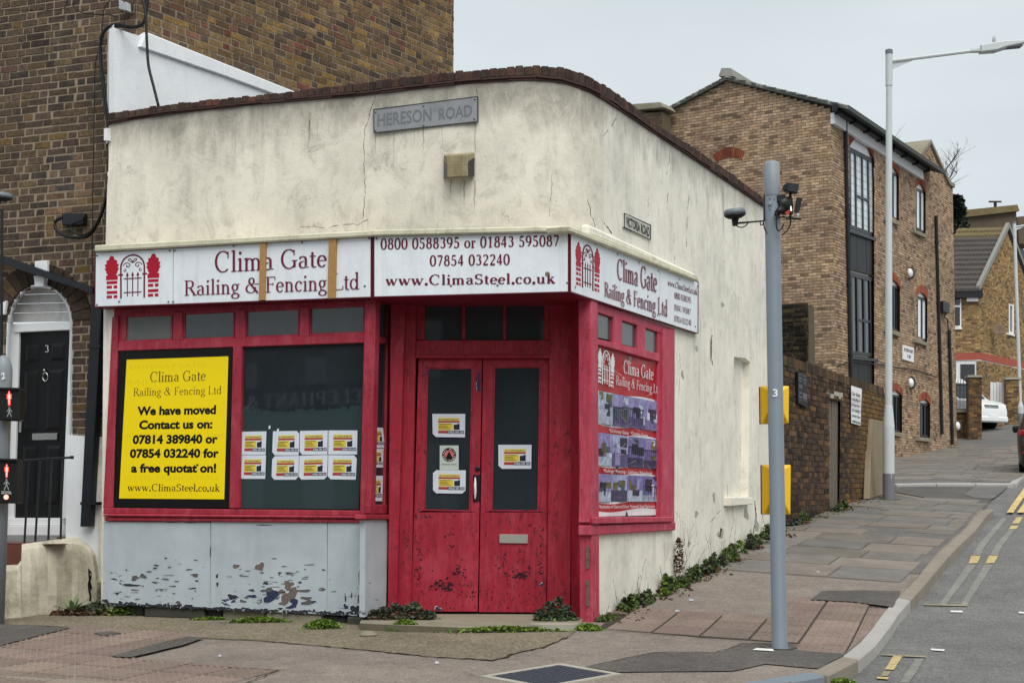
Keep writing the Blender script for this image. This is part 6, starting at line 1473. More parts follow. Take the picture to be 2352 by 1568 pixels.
# cables and small boxes
def cable(pl_, pts, r, label, cat='cable', off=.03, mat='cable', group=None, name='cable'):
    P = [pl_.P(u, v, off) for u, v in pts]; S_ = []
    for i in range(len(P) - 1):
        p0, p1, p2, p3 = P[max(i - 1, 0)], P[i], P[i + 1], P[min(i + 2, len(P) - 1)]
        for k in range(5):
            t = k / 5; S_.append(.5 * ((2 * p1) + (p2 - p0) * t + (2 * p0 - 5 * p1 + 4 * p2 - p3) * t * t + (3 * p1 - p0 - 3 * p2 + p3) * t ** 3))
    S_.append(P[-1]); m = MB(); m.tube(S_, r, 6); o = m.build(name, M[mat], None, smooth=True); o['label'] = label; o['category'] = cat
    if group: o['group'] = group
    return o
PHC = Plane(PH.W(0, 0, .20).xy, PH.d)
cable(PHC, [(335, -10), (336, 30), (325, 58), (300, 64), (265, 60), (243, 68), (234, 88), (231, 130), (236, 180), (243, 240), (250, 290), (253, 350), (250, 420), (240, 470), (225, 510), (205, 540), (180, 546), (150, 542), (130, 528), (126, 512), (134, 503), (143, 500)], .016, 'thick black cable bundle looping down the house corner and under the small black box', off=.06)
cable(PHC, [(342, -10), (338, 25), (331, 52), (305, 61), (262, 56), (238, 74), (229, 100), (233, 180), (240, 250), (248, 300), (249, 380), (244, 440), (232, 490), (210, 530), (185, 540), (168, 532), (162, 522), (168, 513), (190, 505), (192, 495), (188, 489)], .010, 'thin black cable following the thick bundle down the house corner', off=.10)
cable(PHC, [(326, -10), (334, 30), (337, 90), (341, 150), (353, 200), (364, 244)], .013, 'black cable hanging across the white rendered gable to the shop parapet', off=.45)
cable(PHC, [(286, 5), (275, -4), (255, 0), (240, 20), (235, 60), (231, 110), (219, 150), (216, 300), (213, 450), (211, 650)], .005, 'very thin wire running straight down the dark brick left of the cable bundle', off=.01)
cable(PHC, [(-10, 23), (80, 24), (140, 22), (152, 10), (155, -10)], .004, 'fine wire running level across the brick at the top left corner', off=.01)
cable(PHC, [(165, 10), (180, 25), (200, 32), (250, 35), (270, 40)], .006, 'tangled thin wire and bracket near the top of the brick corner', off=.01)
m = MB(); bar(PH, [(272, 0), (292, 6), (293.5, 26), (272.5, 21)], .10, .06, m); o = m.build('junction_box', M['box_grey'], bevel=.005); o['label'] = 'small pale grey junction box at the top of the brick house corner'; o['category'] = 'box'
m = MB(); bar(PH, [(141, 490), (190, 489), (189, 515), (141, 517)], .09, .08, m); o = m.build('junction_box', M['pipe'], bevel=.008); o['label'] = 'small dark blue-black cable box on the brick wall left of the shop'; o['category'] = 'box'
bar(PA, [(238.5, 296), (247, 294), (248, 322), (238.5, 323)], .01, .05).build('cable_cover', M['pvc'], shop)

# ================================================================== GARDEN WALL
PG = Plane((CO + DB * 6.13), DB)
gwl = thing('garden_wall', 'old dark brick boundary wall climbing the side road behind the shop', 'wall')
PAL_G = [((92, 76, 64), 5), ((78, 66, 58), 5), ((68, 60, 54), 4), ((108, 84, 66), 3), ((120, 94, 60), 1.5), ((58, 52, 48), 2)]
gs = lambda u, v: PG.sz(u, v)
END_G = gs(2034, 1130)[0]
outg = [(0.02, gs(1775, 828)[1]), gs(1798, 836), gs(1900, 868), gs(2034, 909), (END_G, 1.0), gs(1950, 1170), gs(1880, 1200), (0.02, .5)]
outg[4] = (END_G, gz(*PG.W(END_G, 0).xy) - .1)
doorh = [gs(1903, 913), gs(1930, 916), gs(1928, 1186), gs(1904, 1196)]
def tone_g(c, x, z, r):
    k = max(0, min(1, (x - 4.6) / 1.2))
    y_ = lin(134, 108, 66) if r.random() < .6 else lin(118, 96, 70); return tuple(lerp(a, b * r.uniform(.8, 1.1), k * .75) for a, b in zip(c, y_))
brickwall(PG, [outg, doorh], gwl, PAL_G, 'flemish', .215, .066, .011, .012, .006, 300, 'mortar_brown', seed=6, tone=tone_g)
m = MB(); bkp = [PG.W(a, z, -.22) for a, z in outg]; m.poly(bkp); 
m.poly([PG.W(END_G, outg[3][1], 0), PG.W(END_G, outg[3][1], -.22), PG.W(END_G, .5, -.22), PG.W(END_G, .5, 0)]); m.build('wall_back', M['mortar_brown'], gwl)
# brick-on-edge top
def rowz(a): return cubic([(p[0], p[1]) for p in outg[:4]], a)
a = .02; rg = random.Random(31)
while a < END_G - .05:
    zt_ = rowz(a); o = MB(); h = .12 + rg.uniform(-.01, .01)
    o.hexa([PG.W(a, zt_ - .01, .02), PG.W(a + .066, zt_ - .012, .02), PG.W(a + .066, zt_ + h, .015), PG.W(a, zt_ + h, .015)], [PG.W(a, zt_ - .01, -.22), PG.W(a + .066, zt_ - .012, -.22), PG.W(a + .066, zt_ + h, -.22), PG.W(a, zt_ + h, -.22)])
    ob = o.build('coping_brick', M['brick_oc'], gwl); c = lin(*rg.choice(((78, 66, 56), (92, 78, 60), (70, 60, 54), (104, 88, 62)))); ob.color = (*c, 1); a += .078
bar(PG, [(1898, 896), (1936, 902), (1936, 917), (1898, 912)], .012, .2).build('lintel', M['conc'], gwl)
bar(PG, [(1902, 915), (1931, 918), (1929, 1190), (1903, 1200)], -.14, .04).build('gate_board', M['oldwood'], gwl)
for q in ([(1903, 917), (1909, 917), (1912, 1194), (1906, 1197)], [(1911, 916), (1925, 918), (1925, 1187), (1913, 1192)]): bar(PG, q, -.04, .08).build('door_frame', M['oldwood'], gwl, bevel=.004)
m = MB(); q = [PG.P(2003, 962, .06), PG.P(2030, 968, .06), PG.P(2028, 1136, .1), PG.P(1997, 1146, .14)]; m.hexa(q, [p - PG.N() * .1 for p in q]); m.build('rendered_buttress', M['buttress'], gwl, bevel=.01)
isg = thing('information_sign', 'dark information board with small white print on the old brick wall behind the grey pole', 'sign')
iq = [(1832.6, 852.6), (1855, 861), (1854.5, 936), (1833.5, 925)]; bar(PG, iq, .05, .03).build('board', M['black'], isg)
m = MB(); fI = quadmap(PG, iq, .052)
for i, (x0, y0, x1, y1) in enumerate(((.1, .16, .45, .19), (.55, .16, .9, .19), (.1, .24, .42, .255), (.1, .27, .4, .285), (.55, .24, .9, .255), (.55, .28, .85, .295), (.55, .32, .9, .335), (.15, .38, .25, .5), (.32, .38, .42, .5), (.1, .62, .14, .8), (.2, .62, .4, .66), (.42, .62, .45, .8), (.14, .76, .4, .8), (.55, .60, .72, .78), (.76, .60, .92, .78), (.55, .82, .92, .835), (.15, .86, .4, .875))): m.poly([fI(x0, y1), fI(x1, y1), fI(x1, y0), fI(x0, y0)])
write(m, PG, 'VICTORIA', [(1835.5, 857.5), (1852, 863), (1852, 866.5), (1835.5, 861)], .053, 'sans', .02)
m.build('print', M['alu_dark'], isg)
bn = thing('cloth_banner', 'narrow white hand-lettered banner hanging on the garden wall right of the gate', 'banner'); bq = [(1955, 885), (1979.5, 893), (1976.5, 977), (1955, 971)]
m = MB(); fB = quadmap(PG, bq, .035)
for i in range(8):
    y0, y1 = i / 8, (i + 1) / 8; w0, w1 = .012 * sin(y0 * 9), .012 * sin(y1 * 9); m.poly([fB(0 + w0, y1, .006 * sin(9 * y1)), fB(1 + w1, y1, .006 * sin(9 * y1)), fB(1 + w0, y0, .006 * sin(9 * y0)), fB(0, y0, .006 * sin(9 * y0))])
m.build('cloth', M['white'], bn)
m = MB()
for i, t in enumerate(('The Star', 'London', 'BOOKING', 'Furniture', '07 885 2078', 'OPENING TIMES', 'by appointment')[1:] if False else ('Car Sales', 'roofing', 'Exteriors', '01843', 'evening 7pm', 'welcome')):
    y = 893 + 6 + i * 12.5; write(m, PG, t, [(1957.5, y), (1976, y + 5.5), (1976, y + 12), (1957.5, y + 6.5)], .048, 'sans', .02)
m.build('lettering', M['black'], bn)
# old wall stub behind the garden wall
PO = Plane(pxy(1830, 24.8), PVG.d)
stub = thing('old_wall_stub', 'blackened ragged stub of an old brick wall standing above the garden wall', 'wall')
so_ = lambda u, v: PO.sz(u, v)
stp_ = [so_(1760, 697), so_(1856, 699), so_(1856, 715), so_(1858, 760), so_(1855, 800), so_(1858, 870), so_(1760, 870)]
brickwall(PO, [stp_], stub, [((58, 52, 46), 4), ((44, 42, 40), 4), ((76, 68, 54), 2), ((92, 84, 62), 1)], 'flemish', .215, .066, .014, .03, .02, 300, 'mortar_dark', seed=8)
m = MB(); m.poly([PO.W(a, z, -.2) for a, z in stp_]); b0, b1 = max(p[0] for p in stp_), min(p[0] for p in stp_)
m.hexa([PO.W(b1, .8, -.005), PO.W(b0, .8, -.005), PO.W(b0, so_(1856, 700)[1] - .02, -.005), PO.W(b1, so_(1856, 700)[1] - .02, -.005)], [PO.W(b1, .8, -.25), PO.W(b0, .8, -.25), PO.W(b0, so_(1856, 700)[1] - .02, -.25), PO.W(b1, so_(1856, 700)[1] - .02, -.25)]); m.build('core', M['mortar_dark'], stub)

# ================================================================== BLOCK OF FLATS
flats = thing('block_of_flats', 'three-storey buff brick block of flats with gabled end and arched dark-framed windows', 'building')
PAL_V = [((178, 156, 133), 9), ((170, 148, 125), 6), ((184, 164, 143), 4), ((156, 134, 114), 2.5), ((136, 117, 101), 1.6), ((122, 108, 96), .8)]
gv = lambda u, v: PVG.sz(u, v); vv_ = lambda u, v: PVS.sz(u, v)
eL = gv(1511, 268); ap = gv(1672, 186); eR = gv(1922.6, 248)
brickwall(PVG, [[(0.0, eR[1]), (0.0, 1.2), (eL[0], 1.2), eL, ap]], flats, PAL_V, 'stretcher', .215, .065, .010, .006, .001, 0, 'mortar_brown', 'brick_far_vc', 'brick_far_oc', seed=11, z0=1.2)
endS = vv_(2188, 700)[0]
def arch_hole(u0, u1, vt0, vt1, rise, vb0, vb1):
    n_ = 8; pts = [(u0, vb0), (u0, vt0)]
    for i in range(1, n_): t = i / n_; pts.append((lerp(u0, u1, t), lerp(vt0, vt1, t) - rise * sin(pi * t)))
    return pts + [(u1, vt1), (u1, vb1)]
W_ = {  # seen: left u, right u, spring left v, spring right v, arch rise, bottom left v, bottom right v
 'top_a': (2040, 2064.5, 391, 402, 15, 497, 508), 'top_b': (2104, 2126, 431, 440, 15, 525, 537),
 'mid_a': (2040, 2067, 651, 660, 14, 752, 764), 'mid_b': (2106.5, 2129.8, 679, 686, 13, 776, 785),
 'low_a': (2046, 2072, 905, 909, 13, 989, 993), 'low_b': (2112.6, 2136.4, 924, 927, 11, 1002, 1004)}
big = arch_hole(1951, 2008, 336, 366, 38, 895, 897)
holes = [PZ(PVS, big)] + [PZ(PVS, arch_hole(*w_)) for w_ in W_.values()]
zeL, zeR = vv_(1923.6, 262)[1], vv_(2150, 405)[1]
gb = [vv_(2100, 375), vv_(2133.8, 330), vv_(2177, 424), vv_(2188, 432)]
outS = [(0.0, 1.2), (0.0, zeL)] + [(gb[0][0], zeL)] + [gb[1], gb[2], gb[3]] + [(endS, 1.8)]
brickwall(PVS, [outS] + holes, flats, PAL_V, 'stretcher', .215, .065, .010, .006, .001, 300, 'mortar_brown', 'brick_far_vc', 'brick_far_oc', seed=12, z0=1.2)
def arch_win(key, w_, pane):
    u0, u1, t0, t1, rise, b0, b1 = w_; t = flats
    f = [(u0, t0), (u1, t1), (u1, b1), (u0, b0)]
    n_ = 8; lun = [(lerp(u0, u1, i / n_), lerp(t0, t1, i / n_) - rise * sin(pi * i / n_)) for i in range(n_ + 1)]
    m = MB(); m.poly([PVS.P(u, v, -.06) for u, v in lun][::-1]); lm = m.build('window', M['white'], flats)
    out_ = [(lerp(u0 - 1.5, u1 + 1.5, i / 10), lerp(t0, t1, i / 10) + 2 - (rise + 0) * sin(pi * i / 10)) for i in range(11)]
    for i in range(10):
        a, b = out_[i], out_[i + 1]; m = bar(PVS, [(a[0], a[1] - 17), (b[0] - .15, b[1] - 17), (b[0] - .15, b[1]), a], .012, .05); o = m.build('arch_brick', M['brick_far_oc'], flats); o.color = (*lin(*random.choice(((148, 84, 66), (136, 76, 62), (158, 92, 72)))), 1)
    sx = lambda k: lerp(u0, u1, k); sy = lambda k: lerp(t0, t1, k); by = lambda k: lerp(b0, b1, k)
    m = MB(); hb = lambda ka, kb, va, vb: bar(PVS, [(sx(ka), sy(ka) + va), (sx(kb), sy(kb) + va), (sx(kb), by(kb) + vb), (sx(ka), by(ka) + vb)], -.045, .02, m)
    hb(0, .10, 0, 0); hb(.86, 1, 0, 0); hb(.45, .55, 0, 0)
    for (va, vb) in ((0, 5),): bar(PVS, [(u0, t0 + va), (u1, t1 + va), (u1, t1 + vb), (u0, t0 + vb)], -.043, .02, m)
    bar(PVS, [(u0, b0 - 4.5), (u1, b1 - 4.5), (u1, b1), (u0, b0)], -.043, .02, m); m.build('frame', M['pipe'], lm)
    bar(PVS, [(u0, t0 - 1), (u1, t1 - 1), (u1, b1), (u0, b0)], -.075, .01).build('pane', M[pane], lm)
    m = MB(); bar(PVS, [(u0 - 3, b0 + 1), (u1 + 3, b1 + 2), (u1 + 3, b1 + 10), (u0 - 3, b0 + 9)], .10, .2, m); m.build('sill', M['stone'], lm)
for k, w_ in W_.items(): arch_win(k, w_, {'top_a': 'glass_sky', 'top_b': 'glass_sky', 'mid_a': 'glass_dark', 'mid_b': 'glass_sky', 'low_a': 'glass_dark', 'low_b': 'glass_dark'}[k])
# tall stair window
bw = MB(); n_ = 10; lun = [(lerp(1951, 2007, i / n_), lerp(337, 366, i / n_) - 38 * sin(pi * i / n_)) for i in range(n_ + 1)]
bw.poly([PVS.P(u, v, -.06) for u, v in lun][::-1]); bwo = bw.build('window', M['white'], flats); bwo['label'] = 'tall stair window with dark panels'
for i in range(12):
    a0, a1 = i / 12, (i + 1) / 12 - .006; fn = lambda t, r: (lerp(1951, 2007, t), lerp(337, 366, t) - (38 + 0) * sin(pi * t) - r * (1 if t > .02 else .8))
    o = bar(PVS, [fn(a0, 26), fn(a1, 26), fn(a1, 1), fn(a0, 1)], .014, .05).build('arch_brick', M['brick_far_oc'], flats); o.color = (*lin(*random.choice(((148, 84, 66), (136, 76, 62), (158, 92, 72)))), 1)
def bq2(x0, y0, x1, y1):
    f = lambda x, y: (lerp(lerp(1951, 2007, x), lerp(1957.5, 2016.5, x), y), lerp(lerp(337, 366, x), lerp(895, 897, x), y)); return [f(x0, y0), f(x1, y0), f(x1, y1), f(x0, y1)]
bar(PVS, bq2(0, 0, 1, .34), -.08, .01).build('pane', M['glass_sky'], bwo); bar(PVS, bq2(0, .51, 1, .86), -.08, .01).build('pane', M['glass_dark'], bwo)
for a, b in ((0, .245), (.255, .62), (.63, 1)):
    bar(PVS, bq2(a, .352, b, .505), -.05, .02).build('panel', M['black_metal'], bwo); bar(PVS, bq2(a, .872, b, .995), -.05, .02).build('panel', M['black_metal'], bwo)
m = MB()
for y0, y1 in ((0, .335), (.515, .855)):
    for x in (0, .23, .50, .745, .945): bar(PVS, bq2(x, y0, x + .055, y1), -.05, .02, m)
    bar(PVS, bq2(0, y0, 1, y0 + .018), -.045, .02, m); bar(PVS, bq2(.23, lerp(y0, y1, .55), .78, lerp(y0, y1, .58)), -.047, .02, m); bar(PVS, bq2(0, y1 - .015, 1, y1), -.045, .02, m)
for y in (.34, .862): bar(PVS, bq2(-.02, y, 1.05, y + .012), .03, .1, m)
m.build('frame', M['pipe'], bwo)
m = MB()   # leaded lattice lines
for y0, y1 in ((.02, .33),):
    for i in range(1, 10): y = lerp(y0, y1, i / 10); bar(PVS, bq2(.05, y, .95, y + .0015), -.068, .004, m)
    for i in range(1, 12): x = i / 12; bar(PVS, bq2(x, y0, x + .006, y1), -.067, .004, m)
m.build('leaded_lattice', M['box_grey'], bwo)
# roof, verges, gutter, fascia
rd = Vector((PVS.d.x, PVS.d.y, 0)); lenr = gb[1][0]
aL, aA, aR = PVG.W(*eL, .12), PVG.W(*ap, .12), PVG.W(*eR, .12)
zt_ = Vector((0, 0, .12))
m = MB()
def slope(a, b, nt_=9):
    """tile courses as real steps"""
    for k in range(nt_):
        t0, t1 = k / nt_, (k + 1) / nt_; p0, p1 = a.lerp(b, t0), a.lerp(b, t1); up = Vector((0, 0, .06))
        m.hexa([p0 + zt_ * .5, p0 + rd * lenr + zt_ * .5, p1 + rd * lenr + zt_ * .5 + up, p1 + zt_ * .5 + up], [p0 , p0 + rd * lenr, p1 + rd * lenr, p1])
outR = PVG.W(eR[0] - .35, eR[1] - .12, .12); outL = PVG.W(eL[0] + .3, eL[1] - .15, .12)
slope(aA, outR, 12); slope(aA, outL, 12); m.build('roof', M['slate'], flats)
m = MB(); 
for a, b in ((aA, outR), (aA, outL)):
    for k in range(14):
        p0, p1 = a.lerp(b, k / 14), a.lerp(b, (k + .96) / 14); m.hexa([p0 + zt_ * .2, p1 + zt_ * .2, p1 + zt_ * .9, p0 + zt_ * .9], [p - PVG.N() * .12 for p in (p0 + zt_ * .2, p1 + zt_ * .2, p1 + zt_ * .9, p0 + zt_ * .9)])
m.hexa([aA + Vector((-.2, 0, .1)), aA + Vector((.2, 0, .1)), aA + Vector((.12, 0, .32)), aA + Vector((-.12, 0, .32))], [p + rd * lenr for p in (aA + Vector((-.2, 0, .1)), aA + Vector((.2, 0, .1)), aA + Vector((.12, 0, .32)), aA + Vector((-.12, 0, .32)))]); m.build('verge_tiles', M['verge'], flats)
fend = gb[0][0] + .6
m = MB(); m.hexa([PVS.W(0, zeL - .38, .10), PVS.W(fend, zeL - .38, .10), PVS.W(fend, zeL - .10, .10), PVS.W(0, zeL - .10, .10)], [PVS.W(0, zeL - .38, .0), PVS.W(fend, zeL - .38, .0), PVS.W(fend, zeL - .10, .0), PVS.W(0, zeL - .10, .0)]); m.build('fascia_board', M['pvc'], flats)
m = MB(); m.hexa([PVS.W(-.2, zeL - .10, .24), PVS.W(fend + .1, zeL - .10, .24), PVS.W(fend + .1, zeL + .05, .26), PVS.W(-.2, zeL + .05, .26)], [PVS.W(-.2, zeL - .12, .12), PVS.W(fend + .1, zeL - .12, .12), PVS.W(fend + .1, zeL + .05, .10), PVS.W(-.2, zeL + .05, .10)])
for k in range(8): a = fend * k / 7; m.hexa([PVS.W(a, zeL - .15, .28), PVS.W(a + .08, zeL - .15, .28), PVS.W(a + .08, zeL + .08, .29), PVS.W(a, zeL + .08, .29)], [PVS.W(a, zeL - .15, .1), PVS.W(a + .08, zeL - .15, .1), PVS.W(a + .08, zeL + .08, .1), PVS.W(a, zeL + .08, .1)])
m.build('gutter', M['black_metal'], flats)
for us_, top_, botm in ((1942.5, 262, 895), (2152, 500, 996), (2179, 760, 1020)):
    a = vv_(us_, (top_ + botm) / 2)[0]; z1, z0_ = vv_(us_, top_)[1], vv_(us_, botm)[1]; m = MB(); m.tube([PVS.W(a, z1, .07), PVS.W(a, z0_, .07)], .05, 8)
    for k in range(4): z_ = lerp(z1, z0_, (k + .5) / 4); m.tube([PVS.W(a, z_ - .03, .07), PVS.W(a, z_ + .03, .07)], .065, 8)
    m.build('downpipe', M['black_metal'], flats)
m = MB(); bar(PVS, [(2167, 691), (2181, 696), (2181, 720), (2167, 714)], .2, .2, m); m.build('cable_box', M['rubber'], flats)
cable(PVS, [(2174, 716), (2170, 728), (2176, 735), (2178, 760), (2179, 780)], .02, 'black cables hanging from the black box on the flats', off=.08)
cable(PVS, [(1923, 842), (1960, 830), (2020, 838), (2100, 850), (2151, 866)], .018, 'black cable sagging along the street side of the flats', off=.06)
# plaque, lights
pq3 = thing('name_plate', 'white name plate reading VICTORIA COURT 1-20 on the flats', 'sign'); bar(PVS, [(2074.8, 792), (2099.4, 799), (2099, 832), (2075, 825)], .04, .03).build('plate', M['white'], pq3)
m = MB(); write(m, PVS, 'VICTORIA COURT', [(2076.5, 798), (2097.5, 804), (2097.5, 811.5), (2076.5, 805.5)], .043, 'sans', .03); write(m, PVS, '1-20', [(2084, 813), (2092, 815.5), (2092, 823), (2084, 820.5)], .043, 'sans', .03); m.build('lettering', M['black'], pq3)
for (u, v), lb in (((2088, 627), 'round white bulkhead lamp between the middle floor windows of the flats'), ((2090, 879), 'round white bulkhead lamp above the ground floor windows of the flats'), ((2197.5, 978), 'bulkhead lamp low on the far corner of the flats')):
    t = thing('wall_light', lb, 'wall light', 'bulkhead lamps on the flats'); m = MB(); m.lathe(PVS.P(u, v, 0), [(.17, 0), (.17, .10), (.15, .12)], 18, 0, PVS.N()); m.build('base', M['rubber'], t); m = MB(); m.lathe(PVS.P(u, v, .12), [(.14, 0), (.13, .05), (.08, .09)], 18, 0, PVS.N()); m.build('lens', M['white'], t, smooth=True)
# blind arch on the gable
for i in range(16):
    fo = lambda t: (lerp(1636.6, 1710, t), lerp(357, 349, t) - 15 * sin(pi * t) ** .9); fi = lambda t: (lerp(1646, 1703, t), lerp(373, 367.5, t) - 10 * sin(pi * t) ** .9)
    a0, a1 = i / 16 + .008, (i + 1) / 16 - .008; o = bar(PVG, [fo(a0), fo(a1), fi(a1), fi(a0)], .03, .06).build('arch_brick', M['brick_far_oc'], flats); o.color = (*lin(*random.choice(((132, 74, 58), (120, 68, 54), (144, 84, 64)))), 1)
# hidden sides
m = MB(); m.poly([PVS.W(endS, 1, 0), PVS.W(endS, gb[3][1], 0), PVS.W(endS, gb[3][1], -9), PVS.W(endS, 1, -9)]); m.build('rear_wall', M['mortar_brown'], flats)
m = MB(); 
for a, b in ((gb[0], gb[1]), (gb[1], gb[2]), (gb[2], gb[3])): m.hexa([PVS.W(a[0], a[1], .08), PVS.W(b[0], b[1], .08), PVS.W(b[0], b[1] + .12, .08), PVS.W(a[0], a[1] + .12, .08)], [PVS.W(a[0], a[1], -1.6), PVS.W(b[0], b[1], -1.6), PVS.W(b[0], b[1] + .12, -1.6), PVS.W(a[0], a[1] + .12, -1.6)])
m.poly([PVS.W(gb[0][0], zeL - .5, -.2), PVS.W(gb[1][0], gb[1][1], -.2), PVS.W(gb[3][0], gb[3][1], -.2), PVS.W(gb[3][0], zeL - .5, -.2)]); m.build('gable_coping', M['stone'], flats)
# parapet pier left of the gable
pp = Plane(PVG.W(eL[0] + .2, 0, .8).xy, PVG.d); chs = thing('brick_pier', 'low brick pier with stone cap beside the left eaves of the flats', 'pier')
qq = [pp.sz(1440, 262), pp.sz(1521, 258), pp.sz(1521, 330), pp.sz(1440, 330)]
brickwall(pp, [qq], chs, PAL_L, 'flemish', .215, .066, .012, .01, .003, 300, 'mortar_dark', seed=14); m = MB(); m.hexa([pp.W(qq[0][0], qq[0][1], -.002), pp.W(qq[1][0], qq[1][1], -.002), pp.W(qq[2][0], qq[2][1], -.002), pp.W(qq[3][0], qq[3][1], -.002)], [pp.W(qq[i][0], qq[i][1], -.5) for i in range(4)]); m.hexa([pp.W(qq[0][0], .5, -.02), pp.W(qq[1][0], .5, -.02), pp.W(qq[1][0], qq[2][1], -.02), pp.W(qq[0][0], qq[3][1], -.02)], [pp.W(qq[0][0], .5, -.5), pp.W(qq[1][0], .5, -.5), pp.W(qq[1][0], qq[2][1], -.5), pp.W(qq[0][0], qq[3][1], -.5)]); m.build('core', M['mortar_dark'], chs)
bar(pp, [(1436, 240), (1516, 234), (1527, 247), (1436, 256)], .1, .7).build('cap', M['stone'], chs, bevel=.02)

# ================================================================== FAR YELLOW BRICK HOUSE AND THE THINGS ROUND IT
Y0 = Vector(pxy(2262, 58.0)); PYS = Plane(Y0, (sin(radians(36)), cos(radians(36)))); PYF = Plane(Y0, (-cos(radians(8)), sin(radians(8))))
yh = thing('yellow_brick_house', 'yellow brick house with steep mossy tiled roof and red brick band up the hill', 'house')
PAL_Y = [((168, 142, 102), 6), ((154, 130, 94), 5), ((136, 116, 88), 3), ((180, 154, 114), 3), ((110, 98, 80), 1.5)]
ys_ = lambda u, v: PYS.sz(u, v); yf_ = lambda u, v: PYF.sz(u, v)
zE = yf_(2262, 664)[1]; fl_ = yf_(2185, 700)[0]
zb1, zb2_ = yf_(2262, 826)[1], yf_(2262, 810)[1]
dz_ = 3.0
wl = PZ(PYF, [(2180, 676), (2208, 678), (2208, 752), (2180, 752)]); dl_ = PZ(PYF, [(2196, 827), (2243, 827), (2243, 1000), (2196, 1000)])
brickwall(PYF, [[(0, zE), (0, zb2_), (fl_, zb2_), (fl_, zE)], wl], yh, PAL_Y, 'stretcher', .215, .065, .01, .006, .001, 0, 'mortar_brown', 'brick_far_vc', 'brick_far_oc', seed=15)
brickwall(PYF, [[(0, zb1), (0, dz_), (fl_, dz_), (fl_, zb1)], dl_], yh, PAL_Y, 'stretcher', .215, .065, .01, .006, .001, 0, 'mortar_brown', 'brick_far_vc', 'brick_far_oc', seed=16)
apx = ys_(2312.6, 530); rr3 = ys_(2352, 690); endY = apx[0] * 2
sw = PZ(PYS, [(2317, 697), (2329, 700), (2329, 768), (2317, 764)])
brickwall(PYS, [[(0, zE), apx, (endY, zE), (endY, zb2_), (0, zb2_)], sw], yh, PAL_Y, 'stretcher', .215, .065, .01, .006, .001, 300, 'mortar_brown', 'brick_far_vc', 'brick_far_oc', seed=17)
brickwall(PYS, [[(0, zb1), (endY, zb1), (endY, dz_), (0, dz_)]], yh, PAL_Y, 'stretcher', .215, .065, .01, .006, .001, 0, 'mortar_brown', 'brick_far_vc', 'brick_far_oc', seed=18)
m = MB(); m.hexa([PYF.W(0, zb1, .015), PYF.W(fl_, zb1, .015), PYF.W(fl_, zb2_, .015), PYF.W(0, zb2_, .015)], [PYF.W(0, zb1, -.05), PYF.W(fl_, zb1, -.05), PYF.W(fl_, zb2_, -.05), PYF.W(0, zb2_, -.05)]); m.hexa([PYS.W(0, zb1, .015), PYS.W(endY, zb1, .015), PYS.W(endY, zb2_, .015), PYS.W(0, zb2_, .015)], [PYS.W(0, zb1, -.05), PYS.W(endY, zb1, -.05), PYS.W(endY, zb2_, -.05), PYS.W(0, zb2_, -.05)]); m.build('red_brick_band', M['red_brick_flat'], yh)
# roof: front slope with stepped courses
ridge0 = PYS.W(apx[0], apx[1] + .12, .12); fd = Vector((PYF.d.x, PYF.d.y, 0)); eav = PYS.W(-.25, zE - .1, .12); LR = fl_ + 1.0
NT_ = 13
for k in range(NT_):
    p0, p1 = eav.lerp(ridge0, k / NT_), eav.lerp(ridge0, (k + 1) / NT_); up = Vector((0, 0, .10)); m = MB(); rt = random.Random(k)
    nseg = 14
    for s2 in range(nseg):
        a, b = fd * (LR * s2 / nseg + .01), fd * (LR * (s2 + 1) / nseg); j = Vector((0, 0, rt.uniform(0, .02)))
        m.hexa([p0 + a + up + j, p0 + b + up + j, p1 + b + Vector((0, 0, .02)), p1 + a + Vector((0, 0, .02))], [p0 + a, p0 + b, p1 + b - up * .5, p1 + a - up * .5])
    m.build('tile_course', M['roof_moss' if k >= NT_ - 2 else 'roof_tile'], yh)
m = MB(); back_e = PYS.W(endY + .25, zE - .1, .12); m.poly([ridge0, back_e, back_e + fd * LR, ridge0 + fd * LR]); m.build('roof', M['roof_tile'], yh)
m = MB()
for a, b in ((eav, ridge0), (ridge0, back_e)): m.hexa([a, b, b + Vector((0, 0, .22)), a + Vector((0, 0, .22))], [p - PYS.N() * .15 for p in (a, b, b + Vector((0, 0, .22)), a + Vector((0, 0, .22)))])
m.build('verge', M['verge'], yh)
m = MB(); m.hexa([PYF.W(-.1, zE - .35, .25), PYF.W(LR, zE - .35, .25), PYF.W(LR, zE - .02, .25), PYF.W(-.1, zE - .02, .25)], [PYF.W(-.1, zE - .35, .0), PYF.W(LR, zE - .35, .0), PYF.W(LR, zE - .02, .0), PYF.W(-.1, zE - .02, .0)]); m.build('gutter', M['black_metal'], yh)
def simple_win(pl, q, par, mid=None):
    m = MB(); cx, cy = sum(p[0] for p in q) / 4, sum(p[1] for p in q) / 4; sh = lambda p: (p[0] + (3 if p[0] < cx else -3), p[1] + (4 if p[1] < cy else -4))
    for a, b in ((0, 1), (1, 2), (2, 3), (3, 0)): bar(pl, [q[a], q[b], sh(q[b]), sh(q[a])], .0, .08, m)
    if mid: bar(pl, [(q[0][0], mid - 2), (q[1][0], mid - 2), (q[1][0], mid + 2), (q[0][0], mid + 2)], .002, .08, m)
    o = m.build('window', M['pvc'], par); bar(pl, q, -.04, .02).build('pane', M['glass_dark'], o); bar(pl, [(q[3][0] - 2, q[3][1]), (q[2][0] + 2, q[2][1]), (q[2][0] + 2, q[2][1] + 4), (q[3][0] - 2, q[3][1] + 4)], .08, .15).build('sill', M['pvc'], o)
simple_win(PYF, [(2180, 676), (2208, 678), (2208, 752), (2180, 752)], yh, 703); simple_win(PYS, [(2317, 697), (2329, 700), (2329, 768), (2317, 764)], yh)
